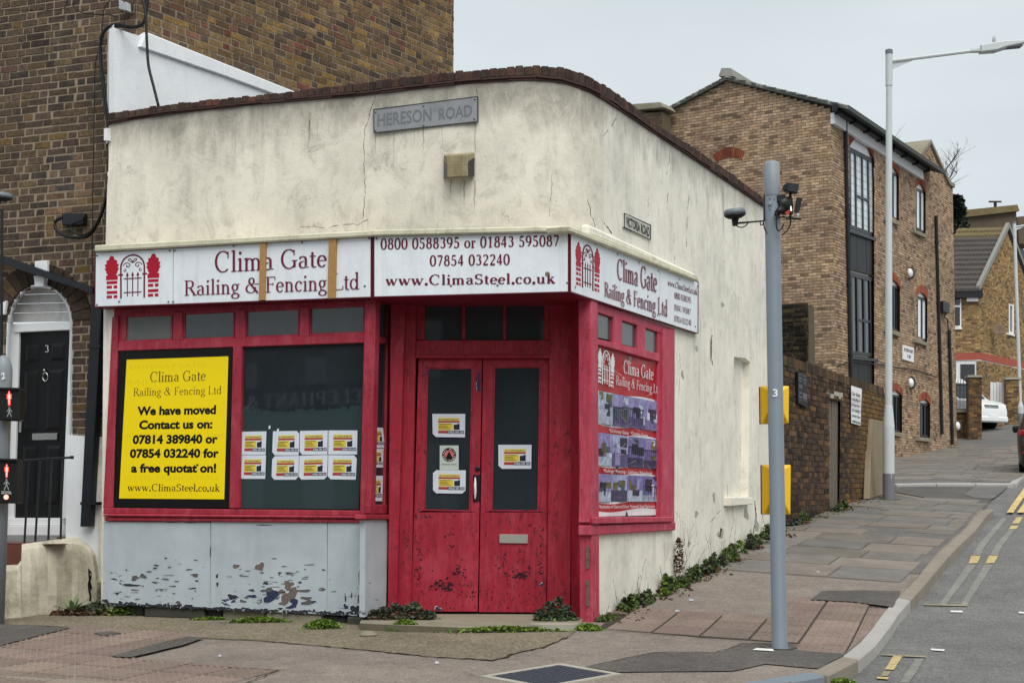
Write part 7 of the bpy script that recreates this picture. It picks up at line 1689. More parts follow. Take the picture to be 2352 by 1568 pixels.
bar(PYF, [(2196, 827), (2243, 827), (2243, 1000), (2196, 1000)], -.03, .05).build('door_frame', M['pvc'], yh); bar(PYF, [(2206, 836), (2239, 836), (2239, 1000), (2206, 1000)], .0, .04).build('door', M['glass_dark'], yh)
bar(PYF, [(2221, 679), (2247, 678), (2248, 692), (2220, 692)], .15, .15).build('alarm_box', M['pvc'], yh, bevel=.02)
dish = thing('satellite_dish', 'rusty round satellite dish on the gable of the yellow brick house', 'satellite dish'); m = MB(); m.lathe(PYS.P(2295, 757, .35), [(.02, -.06), (.12, -.05), (.22, -.015), (.26, .02), (.25, .025), (.1, -.03)], 20, 0, (-.2, -1, .2)); m.build('reflector', M['rust'], dish, smooth=True)
m = MB(); c = PYS.P(2295, 757, .35); m.tube([c, PYS.P(2284, 764, .02)], .02, 6); m.tube([PYS.P(2295, 766, .35), PYS.P(2304, 766, .6)], .012, 6); m.build('arm', M['rust'], dish)
# front garden pieces
PQ = Plane(pxy(2240, 50.0), PYF.d)
pil = lambda nm, q, y, label, cat, pal=PAL_G, seed=20, par=None: None
def brick_block(nm, u0, u1, v0, v1, y, label, cat, pal, seed, depth=.45, cap=True, dirv=None):
    p = Plane(pxy((u0 + u1) / 2, y), dirv or PYF.d); t = thing(nm, label, cat); q = PZ(p, [(u0, v0), (u1, v0), (u1, v1), (u0, v1)])
    brickwall(p, [q], t, pal, 'stretcher', .215, .065, .01, .006, .001, 300, 'mortar_brown', 'brick_far_vc', 'brick_far_oc', seed=seed)
    m = MB(); N = p.N() * depth; a = [p.W(*x, -.001) for x in q]; m.hexa(a, [b - N for b in a]); m.build('core', M['mortar_brown'], t)
    if cap: bar(p, [(u0 - 2, v0 - 5), (u1 + 2, v0 - 5), (u1 + 2, v0), (u0 - 2, v0)], .05, depth + .1).build('cap', M['conc'], t)
    return t, p
PAL_P = [((120, 98, 72), 4), ((100, 84, 66), 4), ((84, 72, 60), 3), ((140, 112, 76), 2)]
brick_block('gate_pier', 2225, 2255, 866, 1013, 49.5, 'tall brown brick gate pier at the corner of the flats forecourt', 'pier', PAL_P, 21)
lw, lp_ = brick_block('low_wall', 2196, 2226, 946, 1014, 50.2, 'low brick wall between the flats and the gate pier', 'wall', PAL_P, 22)
rg_ = thing('railing', 'thin black iron railing on the low wall in front of the white van', 'railing')
for k in range(9):
    u = 2197 + k * 3.2; m = MB(); m.tube([lp_.P(u, 872 if k % 2 else 878, -.1), lp_.P(u, 944, -.1)], .012, 4, 0, False); m.build('bar', M['black_metal'], rg_)
m = MB(); m.tube([lp_.P(2196, 884, -.1), lp_.P(2226, 884, -.1)], .014, 4); m.tube([lp_.P(2196, 940, -.1), lp_.P(2226, 940, -.1)], .02, 4); m.build('rail', M['black_metal'], rg_)
brick_block('garden_pier', 2311, 2345, 871, 978, 56.0, 'yellow-brown brick pier right of the white wooden gate', 'pier', PAL_Y[1:3] + PAL_P[:2], 23)
brick_block('garden_pier', 2288, 2308, 940, 985, 54.5, 'short stub brick pier in front of the white wooden gate', 'pier', PAL_Y[1:3] + PAL_P[:2], 24)
gt = thing('wooden_gate', 'white painted close-boarded wooden gate beside the yellow house', 'gate'); pg_ = Plane(pxy(2290, 56.6), PYF.d)
for k in range(5): u = 2275 + k * 7; bar(pg_, [(u, 877 + (k % 2)), (u + 6.2, 877 + (k % 2)), (u + 6.2, 950), (u, 950)], 0, .04).build('board', M['pvc'], gt)
# brown rendered stack block far behind, chimney, trees
PBK = Plane(pxy(2280, 92), (1, .05)); bb_ = thing('rendered_building', 'brown rendered flat-topped building rising behind the yellow house', 'building')
bar(PBK, [(2222, 492), (2334, 482), (2344, 720), (2222, 720)], 0, 6).build('wall', M['brownwall'], bb_); bar(PBK, [(2219, 482), (2337, 470), (2342, 484), (2220, 498)], .35, 7).build('coping', M['roof_moss'], bb_)
m = MB(); c = PBK.P(2286, 474, -1); m.tube([c - Vector((0, 0, .3)), c + Vector((0, 0, .3))], .1, 6); m.tube([c + Vector((-.4, 0, .3)), c + Vector((.4, 0, .3))], .06, 6); m.build('vent_pipe', M['black_metal'], bb_)
bar(PBK, [(2336, 498), (2380, 494), (2380, 560), (2340, 560)], -.6, 6).build('wing_wall', M['brownwall'], bb_)
ch = thing('chimney_stack', 'small dark brick chimney among the trees left of the brown building', 'chimney'); PCk = Plane(pxy(2212, 100), (1, .05)); m = MB(); bar(PCk, [(2204, 520), (2220, 520), (2220, 560), (2204, 560)], 0, 1.5, m); bar(PCk, [(2210, 490), (2217, 490), (2217, 522), (2209, 522)], 0, .9, m); m.build('stack', M['mortar_dark'], ch)
for k in range(2): m = MB(); m.lathe(PCk.P(2211.5 + 4 * k, 490, -.4), [(.14, 0), (.17, .1), (.13, .5)], 8); m.build('chimney_pot', M['red_brick_flat'], ch)
wg = thing('white_house', 'white rendered house side glimpsed between the yellow gable and the far lamp post', 'house'); PWt = Plane(pxy(2350, 84), (1, .05)); bar(PWt, [(2328, 585), (2400, 600), (2400, 1000), (2328, 1000)], 0, 5).build('wall', M['white_render'], wg); bar(PWt, [(2322, 566), (2400, 585), (2400, 606), (2322, 590)], .3, 6).build('roof_edge', M['slate'], wg)
# trees
def tree(base, h, rng, name, label, cat, crown=None):
    t = thing(name, label, cat); m = MB()
    def br(p, d, l, r, lev):
        pts = [p]; n_ = 4
        for k in range(n_): d = (d + Vector((rng.gauss(0, .10), rng.gauss(0, .10), .03))).normalized(); pts.append(pts[-1] + d * l / n_)
        m.tube(pts, [r * (1 - .55 * i / n_) for i in range(n_ + 1)], 4 if lev else 6, 0, False)
        if lev < 5:
            for k in range(3 if lev else 5):
                q = pts[rng.randint(1 if lev else 2, n_)]; e = (d + Vector((rng.gauss(0, .6), rng.gauss(0, .6), rng.uniform(-.1, .4)))).normalized(); br(q, e, l * rng.uniform(.5, .72), r * .5, lev + 1)
    br(Vector(base), Vector((0, 0, 1)), h * .42, .16, 0); m.build('trunk', M['twig'], t); return t
def conifer(base, h, r, rng, label):
    t = thing('evergreen_tree', label, 'tree'); m = MB(); m.tube([base, Vector(base) + Vector((0, 0, h * .9))], [.2, .05], 6); m.build('trunk', M['twig'], t)
    m = MB()
    for _ in range(1600):
        z_ = rng.random() ** .7; rr = r * (1.05 - z_ * .75) * math.sqrt(rng.random()) * rng.uniform(.7, 1.15); a = rng.uniform(0, 2 * pi); c = Vector(base) + Vector((rr * cos(a), rr * sin(a), h * (.1 + .9 * z_)))
        d = Vector((rng.gauss(0, 1), rng.gauss(0, 1), rng.gauss(0, .5))).normalized() * .3; e = d.cross(Vector((rng.gauss(0, 1), rng.gauss(0, 1), 1))).normalized() * .16; m.poly([c - d, c + e, c + d, c - e])
    m.build('crown', M['conifer'], t)
rt_ = random.Random(77); bt = aty(2178, 640, 85); tree((bt.x, bt.y, bt.z), 10.5, rt_, 'bare_tree', 'leafless pale-twigged tree showing above the far end of the flats', 'tree')
ct = aty(2198, 640, 88); conifer((ct.x, ct.y, ct.z), 5.0, 1.2, rt_, 'dark evergreen bush under the bare tree beside the flats roof end'); 
# hill ground cover behind the houses is the road sheet; far lamp post
def lamp_post(base, h, label, arm, s=1.0, r0=.095, r1=.05, dirv=(1, 0)):
    t = thing('street_lamp', label, 'street lamp'); x, y, z = base; m = MB()
    m.lathe((x, y, z), [(r0 * 1.02, -.3), (r0 * 1.02, .42)], 20); m.build('foot_sleeve', M['alu_dark'], t, smooth=False)
    m = MB(); m.lathe((x, y, z), [(r0, .42), (r0, 1.12 * s), (r1 + .012, 1.42 * s), (r1 + .006, 1.44 * s), (r1 - .002, h - .55), (r1 + .006, h - .55), (r1 + .006, h)], 20); m.build('column', M['lamp_white'], t, smooth=False)
    m = MB(); m.lathe((x, y, z + h), [(r1 + .01, -.02), (r1 + .01, .05), (.02, .07)], 16); m.build('cap', M['alu_dark'], t)
    dv = Vector((dirv[0], dirv[1], 0)).normalized(); top = Vector((x, y, z + h)); rise = arm * .16
    m = MB(); m.tube([top + Vector((0, 0, -.14)), top + dv * arm + Vector((0, 0, -.14 + rise))], .032, 8); a, b = top + dv * r1 + Vector((0, 0, -.15)), top + dv * (r1 + .36) + Vector((0, 0, -.15 + .05)); 
    m.poly([a, b, a + Vector((0, 0, -.12))]); m.poly([a + Vector((0, .01, 0)), b + Vector((0, .01, 0)), a + Vector((0, .01, -.12))]); m.build('bracket_arm', M['lamp_white'], t)
    e = top + dv * arm + Vector((0, 0, -.14 + rise)); sd_ = Vector((-dv.y, dv.x, 0)); ud = Vector((0, 0, 1)) - dv * -.16
    def sec(q, wd, up_, dn): return [q - sd_ * wd - Vector((0, 0, dn)), q + sd_ * wd - Vector((0, 0, dn)), q + sd_ * wd + Vector((0, 0, up_)), q - sd_ * wd + Vector((0, 0, up_))]
    m = MB(); st2 = [(-.15, .035, .035, .035), (0, .045, .04, .045), (.01, .08, .07, .06), (.26, .11, .09, .06), (.42, .12, .09, .02), (.68, .11, .08, -.01), (.72, .07, .06, -.02)]
    L2 = [sec(e + dv * a_ + Vector((0, 0, a_ * .13)), w2_, u2, d2_) for a_, w2_, u2, d2_ in st2]
    for p, q in zip(L2, L2[1:]): m.faces(p + q, [(0, 1, 5, 4), (1, 2, 6, 5), (2, 3, 7, 6), (3, 0, 4, 7)])
    m.poly(L2[0]); m.poly(L2[-1]); m.build('lamp_head', M['lamp_white'], t, bevel=.02)
    m = MB(); q = e + dv * .55 + Vector((0, 0, .045)); m.hexa(sec(q - dv * .14, .09, 0, .01), sec(q + dv * .14 + Vector((0, 0, .035)), .09, 0, .01)); m.build('led_panel', M['alu_dark'], t)
    m = MB(); q = e + dv * .24 + Vector((0, 0, .10)); m.lathe(q, [(.03, 0), (.03, .08), (.024, .13), (.005, .135)], 12); m.build('photocell', M['box_grey'], t, smooth=True); return t
lb = hit(2041, 1148, 0); ht = aty(2042, 122, lb.y); lamp_post((lb.x, lb.y, lb.z), ht.z - lb.z, 'tall pale grey street lamp at the far end of the garden wall', 1.50, 1.05, .092, .051, (1, .02))
lamp1 = [q for q in bpy.data.objects if q.name == 'street_lamp'][0]
PLm = Plane((lb.x + .03, lb.y - .085), (1, 0)); m = MB(); bar(PLm, [(2040, 1018), (2046.5, 1018), (2047, 1100), (2040.5, 1100)], .006, .02, m); o = m.build('access_door', M['lamp_white'], lamp1, bevel=.004); _ln = math.atan2(ht.x - lb.x, ht.z - lb.z); lamp1.matrix_world = Matrix.Translation(lb) @ Matrix.Rotation(_ln, 4, 'Y') @ Matrix.Translation(-lb)
fb = aty(2345, 975, 56); ft = aty(2343, 513, 56); lamp_post((fb.x, fb.y, fb.z), ft.z - fb.z, 'distant pale street lamp at the right edge of the picture beyond the parked car', 1.5, .6, .12, .06, (1, 0))

# ================================================================== VEHICLES
def car_body(name, label, base, heading, prof, width, mat, glass_bands, wheels, wr, extras=None, cat='car'):
    """prof: side outline (x back->front, z) closed from rear bottom over roof to front bottom; greenhouse narrows above the belt"""
    t = empty(name, base, label, cat, None, heading); belt, roof, tumble = glass_bands
    def ww(x, z): 
        k = max(0, min(1, (z - belt) / (roof - belt))); e = max(0, 1 - min(x - prof[0][0], prof[-1][0] - x) / .35); lo = max(0, (.45 - z) / .3)
        return width / 2 - tumble * k - .10 * e ** 2 - .05 * lo
    m = MB(); P = []
    for side in (-1, 1): P.append([Vector((x, side * ww(x, z), z)) for x, z in prof])
    n_ = len(prof)
    for i in range(n_ - 1): m.poly([P[0][i], P[0][i + 1], P[1][i + 1], P[1][i]])
    m.poly([P[0][-1], P[0][0], P[1][0], P[1][-1]])
    pl2 = [Vector((x, z)) for x, z in prof]; r = delaunay_2d_cdt(pl2 + [Vector((lerp(prof[0][0] + .1, prof[-1][0] - .1, i / 14), z)) for i in range(15) for z in (.35, .6, belt - .05, belt + .02, roof - .25)], [], [list(range(n_))], 1, 1e-4)
    for side in (-1, 1):
        V_ = [Vector((p.x, side * ww(p.x, p.y), p.y)) for p in r[0]]
        m.faces(V_, [tuple(f) if side < 0 else tuple(f)[::-1] for f in r[2]])
    o = m.build('body', M[mat], t, smooth=True); md = o.modifiers.new('weld', 'WELD'); md.merge_threshold = .002; b = o.modifiers.new('bevel', 'BEVEL'); b.width = .05; b.segments = 3; b.angle_limit = radians(35)
    o.data.polygons.foreach_set('use_smooth', [True] * len(o.data.polygons)); 
    for wx in wheels:
        for side in (-1, 1):
            m = MB(); m.lathe((wx, side * (width / 2 - .12), wr), [(wr * .62, -.11), (wr * .95, -.11), (wr, -.07), (wr, .07), (wr * .95, .11), (wr * .62, .11)], 24, 0, (0, 1, 0)); wo = m.build('wheel', M['tyre'], t, smooth=False)
            m = MB(); m.lathe((wx, side * (width / 2 - .015), wr), [(wr * .62, -.02), (wr * .58, .0), (.05, .01)], 18, 0, (0, side, 0)); m.build('rim', M['steel'], wo)
    if extras: extras(t, ww)
    return t
def pane4(par, pts, mat='carglass', name='window'):
    m = MB(); m.poly(pts); return m.build(name, M[mat], par)
# parked car, right edge: seen from behind, nose up the hill
sb = hit(2334, 1092, -.09)
sh_ = math.atan2(DB.y, DB.x) + radians(1.5)
def suv_x(t, ww):
    o_ = .012
    for s_ in (-1, 1):
        w2 = lambda x, z: s_ * (ww(x, z) + o_)
        pane4(t, [(.55, w2(.55, 1.0), 1.0), (1.35, w2(1.35, .98), .98), (1.35, w2(1.35, 1.45), 1.45), (.75, w2(.75, 1.45), 1.45)]); pane4(t, [(1.42, w2(1.42, .98), .98), (2.4, w2(2.4, .96), .96), (2.1, w2(2.1, 1.45), 1.45), (1.42, w2(1.42, 1.45), 1.45)])
        m = MB(); m.box((2.45, s_ * (ww(2.4, 1) + .14), 1.05), (.16, .20, .17)); m.build('mirror', M['black_metal'], t, bevel=.04)
        m = MB(); m.hexa([(-.02, s_ * .52, .96), (-.02, s_ * .82, .95), (-.02, s_ * .82, 1.08), (-.02, s_ * .52, 1.09)], [(.25, s_ * .52, .96), (.25, s_ * (ww(.25, .9) + .012), .95), (.25, s_ * (ww(.25, 1.1) + .012), 1.08), (.25, s_ * .52, 1.09)]); m.build('tail_light', M['tail'], t, bevel=.03)
        m = MB(); m.box((-.015, s_ * .68, .58), (.03, .22, .05)); m.build('reflector', M['tail'], t)
    pane4(t, [(.03, -.62, 1.12), (.03, .62, 1.12), (.33, .54, 1.5), (.33, -.54, 1.5)], name='rear_window')
    m = MB(); m.box((-.03, 0, .38), (.12, 1.6, .3)); m.build('bumper', M['rubber'], t, bevel=.05)
    m = MB(); m.box((-.01, 0, .80), (.02, .52, .11)); m.build('number_plate', M['p_yellow'], t)
prof_s = [(.08, .28), (.0, .55), (.0, 1.02), (.12, 1.25), (.38, 1.56), (.8, 1.66), (1.8, 1.68), (2.35, 1.60), (3.05, 1.12), (3.6, 1.05), (4.2, .95), (4.42, .78), (4.46, .45), (4.3, .26)]
nrm = Vector((sin(sh_), -cos(sh_)))
cpos = Vector((sb.x, sb.y)) + nrm * .98 - Vector((cos(sh_), sin(sh_))) * .5
suv = car_body('parked_car', 'dark red-brown estate car parked by the kerb, cut off by the right edge', (cpos.x, cpos.y, gz(cpos.x, cpos.y) - .10), sh_, prof_s, 1.86, 'suv', (1.0, 1.6, .22), (.85, 3.6), .36, suv_x)
suv.rotation_euler = (0, -math.atan2(gz(cpos.x + DB.x * 3, cpos.y + DB.y * 3) - gz(cpos.x, cpos.y), 3), sh_)
# white van on the forecourt
vb = aty(2200, 988, 53.5)
def van_x(t, ww):
    pane4(t, [(1.04, -.72, 1.16), (1.04, .72, 1.16), (.34, .64, 1.73), (.34, -.64, 1.73)], name='windscreen'); o_ = .012
    for s_ in (-1, 1):
        w2 = lambda x, z: s_ * (ww(x, z) + o_)
        pane4(t, [(-.7, w2(-.7, 1.1), 1.1), (.65, w2(.65, 1.08), 1.08), (.22, w2(.2, 1.55), 1.55), (-.7, w2(-.7, 1.55), 1.55)])
        m = MB(); m.hexa([(1.86, s_ * .42, .72), (1.86, s_ * .78, .72), (1.80, s_ * .78, .9), (1.80, s_ * .45, .9)], [(1.6, s_ * .42, .72), (1.6, s_ * (ww(1.6, .8) + .01), .72), (1.55, s_ * (ww(1.6, .9) + .01), .92), (1.55, s_ * .45, .92)]); m.build('headlight', M['lens'], t, bevel=.02)
        m = MB(); m.box((.75, s_ * (ww(.7, 1.1) + .12), 1.15), (.12, .18, .2)); m.build('mirror', M['rubber'], t, bevel=.03)
    m = MB()
    for k in range(4): m.box((1.865 - k * .004, 0, .72 + k * .045), (.02, .75, .02))
    m.build('grille', M['rubber'], t); m = MB(); m.box((1.93, 0, .46), (.03, .5, .11)); m.build('number_plate', M['white'], t); m = MB(); m.box((1.88, 0, .36), (.14, 1.66, .22)); m.build('bumper', M['van'], t, bevel=.05)
prof_v = [(-2.6, .3), (-2.65, .9), (-2.5, 1.8), (-2.3, 1.92), (.0, 1.92), (.25, 1.75), (1.05, 1.10), (1.55, 1.0), (1.82, .9), (1.92, .6), (1.88, .28)]
van = car_body('parked_van', 'white van parked on the forecourt behind the brick gate pier', (vb.x - .1, vb.y + .6, vb.z), radians(-56), prof_v, 1.8, 'van', (1.05, 1.9, .14), (-1.9, 1.1), .33, van_x, 'van')
# forecourt slab under the van and house
fc = ground_patch('forecourt', [(vb.x - 6, vb.y - 4), (vb.x + 8, vb.y - 6), (vb.x + 14, vb.y + 16), (vb.x - 6, vb.y + 20)], 0, M['grey_asphalt'], px=False, step=1.5, kind='structure')
_dz = vb.z - gz(vb.x, vb.y); fc.location.z = _dz - .005

# ================================================================== SIGNAL POLES
pb_ = hit(1791, 1490, .0); PX, PY, PZ_ = pb_.x, pb_.y, pb_.z
topz = aty(1776, 372, PY).z; jz = aty(1777, 447, PY).z
PP = Plane((PX, PY - .06), (1, 0)); PPm = Plane((PX, PY), (1, 0)); PPb = Plane((PX, PY + .14), (1, 0))
pole = thing('signal_pole', 'tall grey signal pole numbered 3 standing on the pavement in front of the side wall', 'pole')
R_ = .061
m = MB(); m.lathe((PX, PY, PZ_), [(R_ * 1.25, -.05), (R_ * 1.25, .012), (R_, .014), (R_, jz - PZ_)], 28); m.build('column', M['pole_grey'], pole, smooth=False)
m = MB(); m.lathe((PX, PY, PZ_), [(R_ - .004, jz - PZ_ - .05), (R_ + .003, jz - PZ_), (R_ + .003, topz - PZ_ - .015), (R_ - .01, topz - PZ_)], 28); m.build('top_section', M['pole_light'], pole)
for o in pole.children:
    for p in o.data.polygons: p.use_smooth = abs(p.normal.z) < .5
m = MB(); write(m, PP, '3', [(1775, 893), (1786.5, 893), (1786.5, 910), (1775, 910)], .004, 'sans', .03); m.build('number', M['white'], pole)
m = MB()
for u, v, r in ((1769, 453, .008), (1779, 453, .005), (1779, 457, .005), (1769, 467, .018), (1769, 479, .007)): m.lathe(PP.P(u, v, .002), [(r, 0), (r * .8, .004)], 10, 0, PP.N())
m.build('cover_plug', M['pole_light'], pole)
def puffin(u0, u1, v0, v1, label):
    t = thing('signal_unit', label, 'signal box', 'yellow pedestrian units on the pole numbered 3'); um = (u0 + u1) / 2
    fq = [PPb.P(u, v, .0) for u, v in ((u0, v0), (u1, v0), (u1 - 1, v1), (u0 + 1, v1))]; sh = (u1 - u0) * .22
    iq = [PPb.P(u, v, .075) for u, v in ((u0 + sh, v0 + 9), (u1 - sh, v0 + 9), (u1 - sh, v1 - 26), (u0 + sh, v1 - 26))]
    m = MB(); m.hexa(iq, fq); m.hexa(fq, [p + Vector((0, .10, 0)) for p in fq]); m.build('housing', M['puffin'], t, bevel=.006)
    bk2 = [p + Vector((0, .10, 0)) for p in fq]; m = MB(); m.hexa([p + Vector((0, .002, 0)) for p in bk2], [p + Vector((0, .05, 0)) for p in bk2]); m.build('display_face', M['rubber'], t); return t
puffin(1750, 1812.5, 886, 972, 'upper yellow-backed pedestrian signal box on the grey pole'); puffin(1753.5, 1816.5, 1067, 1181, 'lower taller yellow-backed push button box on the grey pole')
def detector(cu, cv, armpts, label, scale=1.0):
    t = thing('detector', label, 'detector'); c = PPm.P(cu, cv + 12, 0); ax = Vector((-.12, -.10, 1)); m = MB(); m.lathe(c, [(.05, -.035), (.085, -.015), (.088, .0)], 24, 0, ax); m.build('base', M['rubber'], t, smooth=True); m = MB(); m.lathe(c, [(.089, .0), (.086, .03), (.07, .045), (.02, .048)], 24, 0, ax); m.build('cover', M['sensor'], t, smooth=True)
    m = MB(); m.tube([c - Vector((0, 0, .02)), c - Vector((0, 0, .095))], [.03, .022], 10); m.tube([PPm.P(u, v, 0) for u, v in armpts], .009, 8); m.build('bracket_arm', M['rubber'], t); return t
det = detector(1688, 480, [(1682, 513), (1700, 512), (1757, 507), (1758, 450)], 'grey-topped oval detector on a bracket left of the grey pole')
m = MB(); bar(PPm, [(1754, 446), (1760, 446), (1760, 505), (1754, 505)], .01, .02, m); m.build('wall_plate', M['rubber'], det)
cable(PPm, [(1697, 502), (1692, 512), (1694, 520), (1706, 522), (1716, 515), (1720, 508)], .005, 'thin black cable loop under the oval detector', off=.02)
cable(PPm, [(1746, 507), (1747, 516), (1752, 516), (1754, 510), (1756, 525), (1763, 538)], .005, 'short black cable from the detector bracket into the grey pole', off=.03)
sg = thing('traffic_camera', 'black camera cluster with flood light and fin on the right of the grey pole', 'camera')
m = MB(); c = PPm.P(1800, 472, 0); m.lathe(c + Vector((0, .0, 0)), [(.02, -.07), (.07, -.045), (.078, .0), (.066, .04), (.035, .06)], 20, 0, (.35, -.8, -.1)); m.build('round_housing', M['rubber'], sg, smooth=True)
m = MB(); bar(PPm, [(1783, 448), (1806, 445), (1800, 462), (1784, 466)], .06, .1, m); bar(PPm, [(1812, 448), (1821, 452), (1822, 490), (1815, 500)], .03, .06, m); m.build('body', M['rubber'], sg, bevel=.008)
m = MB(); m.tube([PPm.P(1796, 478, .08), PPm.P(1784, 490, .10)], [.032, .022], 12); m.tube([PPm.P(1785, 489, .10), PPm.P(1781, 494, .11)], [.016, .012], 10); m.build('connector', M['rubber'], sg, smooth=True)
m = MB(); bar(PPm, [(1799.5, 425), (1809, 419), (1808, 441), (1800, 436)], .05, .06, m); bar(PPm, [(1808, 419), (1836, 422), (1832, 444.5), (1806, 440)], .06, .07, m); m.build('flood_light', M['rubber'], sg, bevel=.006); m = MB(); bar(PPm, [(1811, 422), (1833, 425), (1830, 441.5), (1809, 437.5)], .063, .003, m); m.build('lens', M['carglass'], sg)
m = MB(); m.tube([PPm.P(1815, 444, 0), PPm.P(1815, 455, 0)], .012, 6); m.tube([PPm.P(1810, 500, 0), PPm.P(1840, 503, 0)], .012, 6); m.tube([PPm.P(1790, 500, .03), PPm.P(1800, 497, .03), PPm.P(1812, 503, .03)], .007, 6); m.build('bracket', M['rubber'], sg)
m = MB(); bar(PPm, [(1830, 453), (1844, 454), (1835, 489), (1824, 487)], .02, .02, m); m.build('fin', M['rubber'], sg, bevel=.003)
m = MB(); bar(PPm, [(1803, 487), (1813, 482), (1816, 488), (1806, 494)], .09, .03, m); m.build('red_band', M['p_red'], sg); m = MB(); m.lathe(PPm.P(1832, 493, .05), [(.013, -.01), (.013, .01)], 8); m.lathe(PPm.P(1816.5, 479, .09), [(.012, -.02), (.004, .02)], 6); m.build('clamp', M['chrome'], sg)
cable(PPm, [(1784, 494), (1783, 515), (1787, 530), (1795, 525), (1800, 515)], .006, 'black cable looping from the camera across the grey pole', off=.11)
cable(PPm, [(1815, 500), (1816, 512), (1811, 525), (1803, 534), (1796, 540)], .006, 'black cable curving from the camera bracket back to the right side of the grey pole', off=.04)
# left pole with two near-side displays
lp = hit(-12, 1436, 0); PL_ = Plane((lp.x, lp.y - .09), (1, 0))
lpole = thing('signal_pole', 'grey domed signal post numbered 2 at the left edge of the picture', 'pole')
h2 = aty(-8, 815, lp.y).z - lp.z; r2 = .082
m = MB(); m.lathe(lp, [(r2, -.05), (r2, h2 - .16)] + [(r2 * cos(a), h2 - .16 + .16 * sin(a)) for a in (.3, .6, .9, 1.2, 1.45)], 28); m.build('column', M['pole_light'], lpole, smooth=True)
m = MB(); write(m, PL_, '2', [(2.5, 857), (11, 853), (12, 868), (3.5, 872)], .0, 'sans', .03); m.build('number', M['white'], lpole)
def man(mb, f, mi, standing=True, o=0):
    def el(cx, cy, rx, ry): mb.poly([f(cx + rx * cos(2 * pi * k / 14), cy + ry * sin(2 * pi * k / 14), o) for k in range(14)][::-1], mi)
    el(.5, .09, .13, .08)
    P_ = lambda pts, z_=0: mb.poly([f(x, y, o + z_) for x, y in pts][::-1], mi)
    if standing:
        P_([(.28, .20), (.72, .20), (.70, .55), (.30, .55)]); P_([(.13, .22), (.27, .20), (.25, .56), (.12, .56)]); P_([(.73, .20), (.87, .22), (.88, .56), (.75, .56)]); P_([(.30, .56), (.47, .56), (.46, 1), (.33, 1)]); P_([(.53, .56), (.70, .56), (.67, 1), (.54, 1)])
    else:
        P_([(.36, .20), (.64, .20), (.62, .55), (.38, .55)]); P_([(.36, .22), (.40, .3), (.12, .50), (.06, .44)]); P_([(.64, .22), (.6, .3), (.90, .52), (.96, .46)]); P_([(.38, .54), (.52, .54), (.24, 1), (.10, .97)], .0004); P_([(.48, .54), (.62, .54), (.88, .97), (.76, 1)], .0008)
def nearside(u0, u1, v0, v1, rm, gm, label, button):
    t = thing('signal_display', label, 'crossing signal', 'near-side crossing displays on the left post'); q = [(u0, v0), (u1, v0 + 1), (u1 - 1, v1), (u0, v1 - 1)]
    m = bar(PL_, q, .10, .16); m.build('housing', M['rubber'], t, bevel=.012)
    m = MB(); bar(PL_, [(u0 + 2, v0 - 1), (u1 - 1, v0), (u1 - 2, v0 + 5), (u0 + 2, v0 + 4)], .13, .06, m); m.build('hood', M['rubber'], t, bevel=.004)
    m = MB(); f = quadmap(PL_, [(rm[0], rm[1]), (rm[2], rm[1]), (rm[2], rm[3]), (rm[0], rm[3])], .103); man(m, f, 0); m.build('red_figure', M['led'], t)
    m = MB(); cx, cy = (rm[0] + rm[2]) / 2, (rm[1] + rm[3]) / 2; s_ = .55; f = quadmap(PL_, [(cx - (rm[2] - rm[0]) * s_ / 2, cy - (rm[3] - rm[1]) * .42), (cx + (rm[2] - rm[0]) * s_ / 2, cy - (rm[3] - rm[1]) * .42), (cx + (rm[2] - rm[0]) * s_ / 2, cy + (rm[3] - rm[1]) * .42), (cx - (rm[2] - rm[0]) * s_ / 2, cy + (rm[3] - rm[1]) * .42)], .1045); man(m, f, 0); m.build('figure_core', M['led2'], t)
    m = MB(); f = quadmap(PL_, [(gm[0], gm[1]), (gm[2], gm[1]), (gm[2], gm[3]), (gm[0], gm[3])], .103); man(m, f, 0, False); m.build('walking_figure', M['grey_fig'], t)
    if button:
        m = MB(); write(m, PL_, 'Push button', [(3.5, 1127), (25, 1127), (25, 1129.5), (3.5, 1129.5)], .103, 'sans', .02); write(m, PL_, 'wait for signal', [(2.5, 1131), (26, 1131), (26, 1133.5), (2.5, 1133.5)], .103, 'sans', .02); m.build('lettering', M['white'], t)
        m = MB(); m.lathe(PL_.P(14.4, 1141, .102), [(.021, 0), (.021, .006), (.012, .007)], 16, 0, PL_.N()); m.build('push_button', M['led2'], t)
nearside(-6, 45, 890, 966, (14, 897, 28, 931), (14, 934, 29, 957), 'upper black crossing display showing a red standing figure', False)
nearside(-10, 40, 1053, 1156, (9, 1065, 21.5, 1096), (7, 1099, 23, 1125), 'lower black crossing display with red figure, text and lit push button', True)
d3 = thing('detector', 'black and grey detector head poking in at the left edge above the sloping gutter', 'detector'); c = Plane((lp.x, lp.y), (1, 0)).P(2, 452, 0); ax = Vector((.12, -.10, 1)); m = MB(); m.lathe(c, [(.05, -.04), (.10, -.015), (.104, .0)], 24, 0, ax); m.build('base', M['rubber'], d3, smooth=True); m = MB(); m.lathe(c, [(.105, .0), (.10, .03), (.07, .045), (.02, .048)], 24, 0, ax); m.build('cover', M['sensor'], d3, smooth=True)
m = MB(); m.tube([c, c - Vector((.02, 0, .09)), c + Vector((-.14, 0, -.10)), Vector((lp.x - .06, lp.y, c.z - .12)), Vector((lp.x - .02, lp.y, lp.z + h2 - .05))], .014, 8); m.build('bracket_arm', M['rubber'], d3)

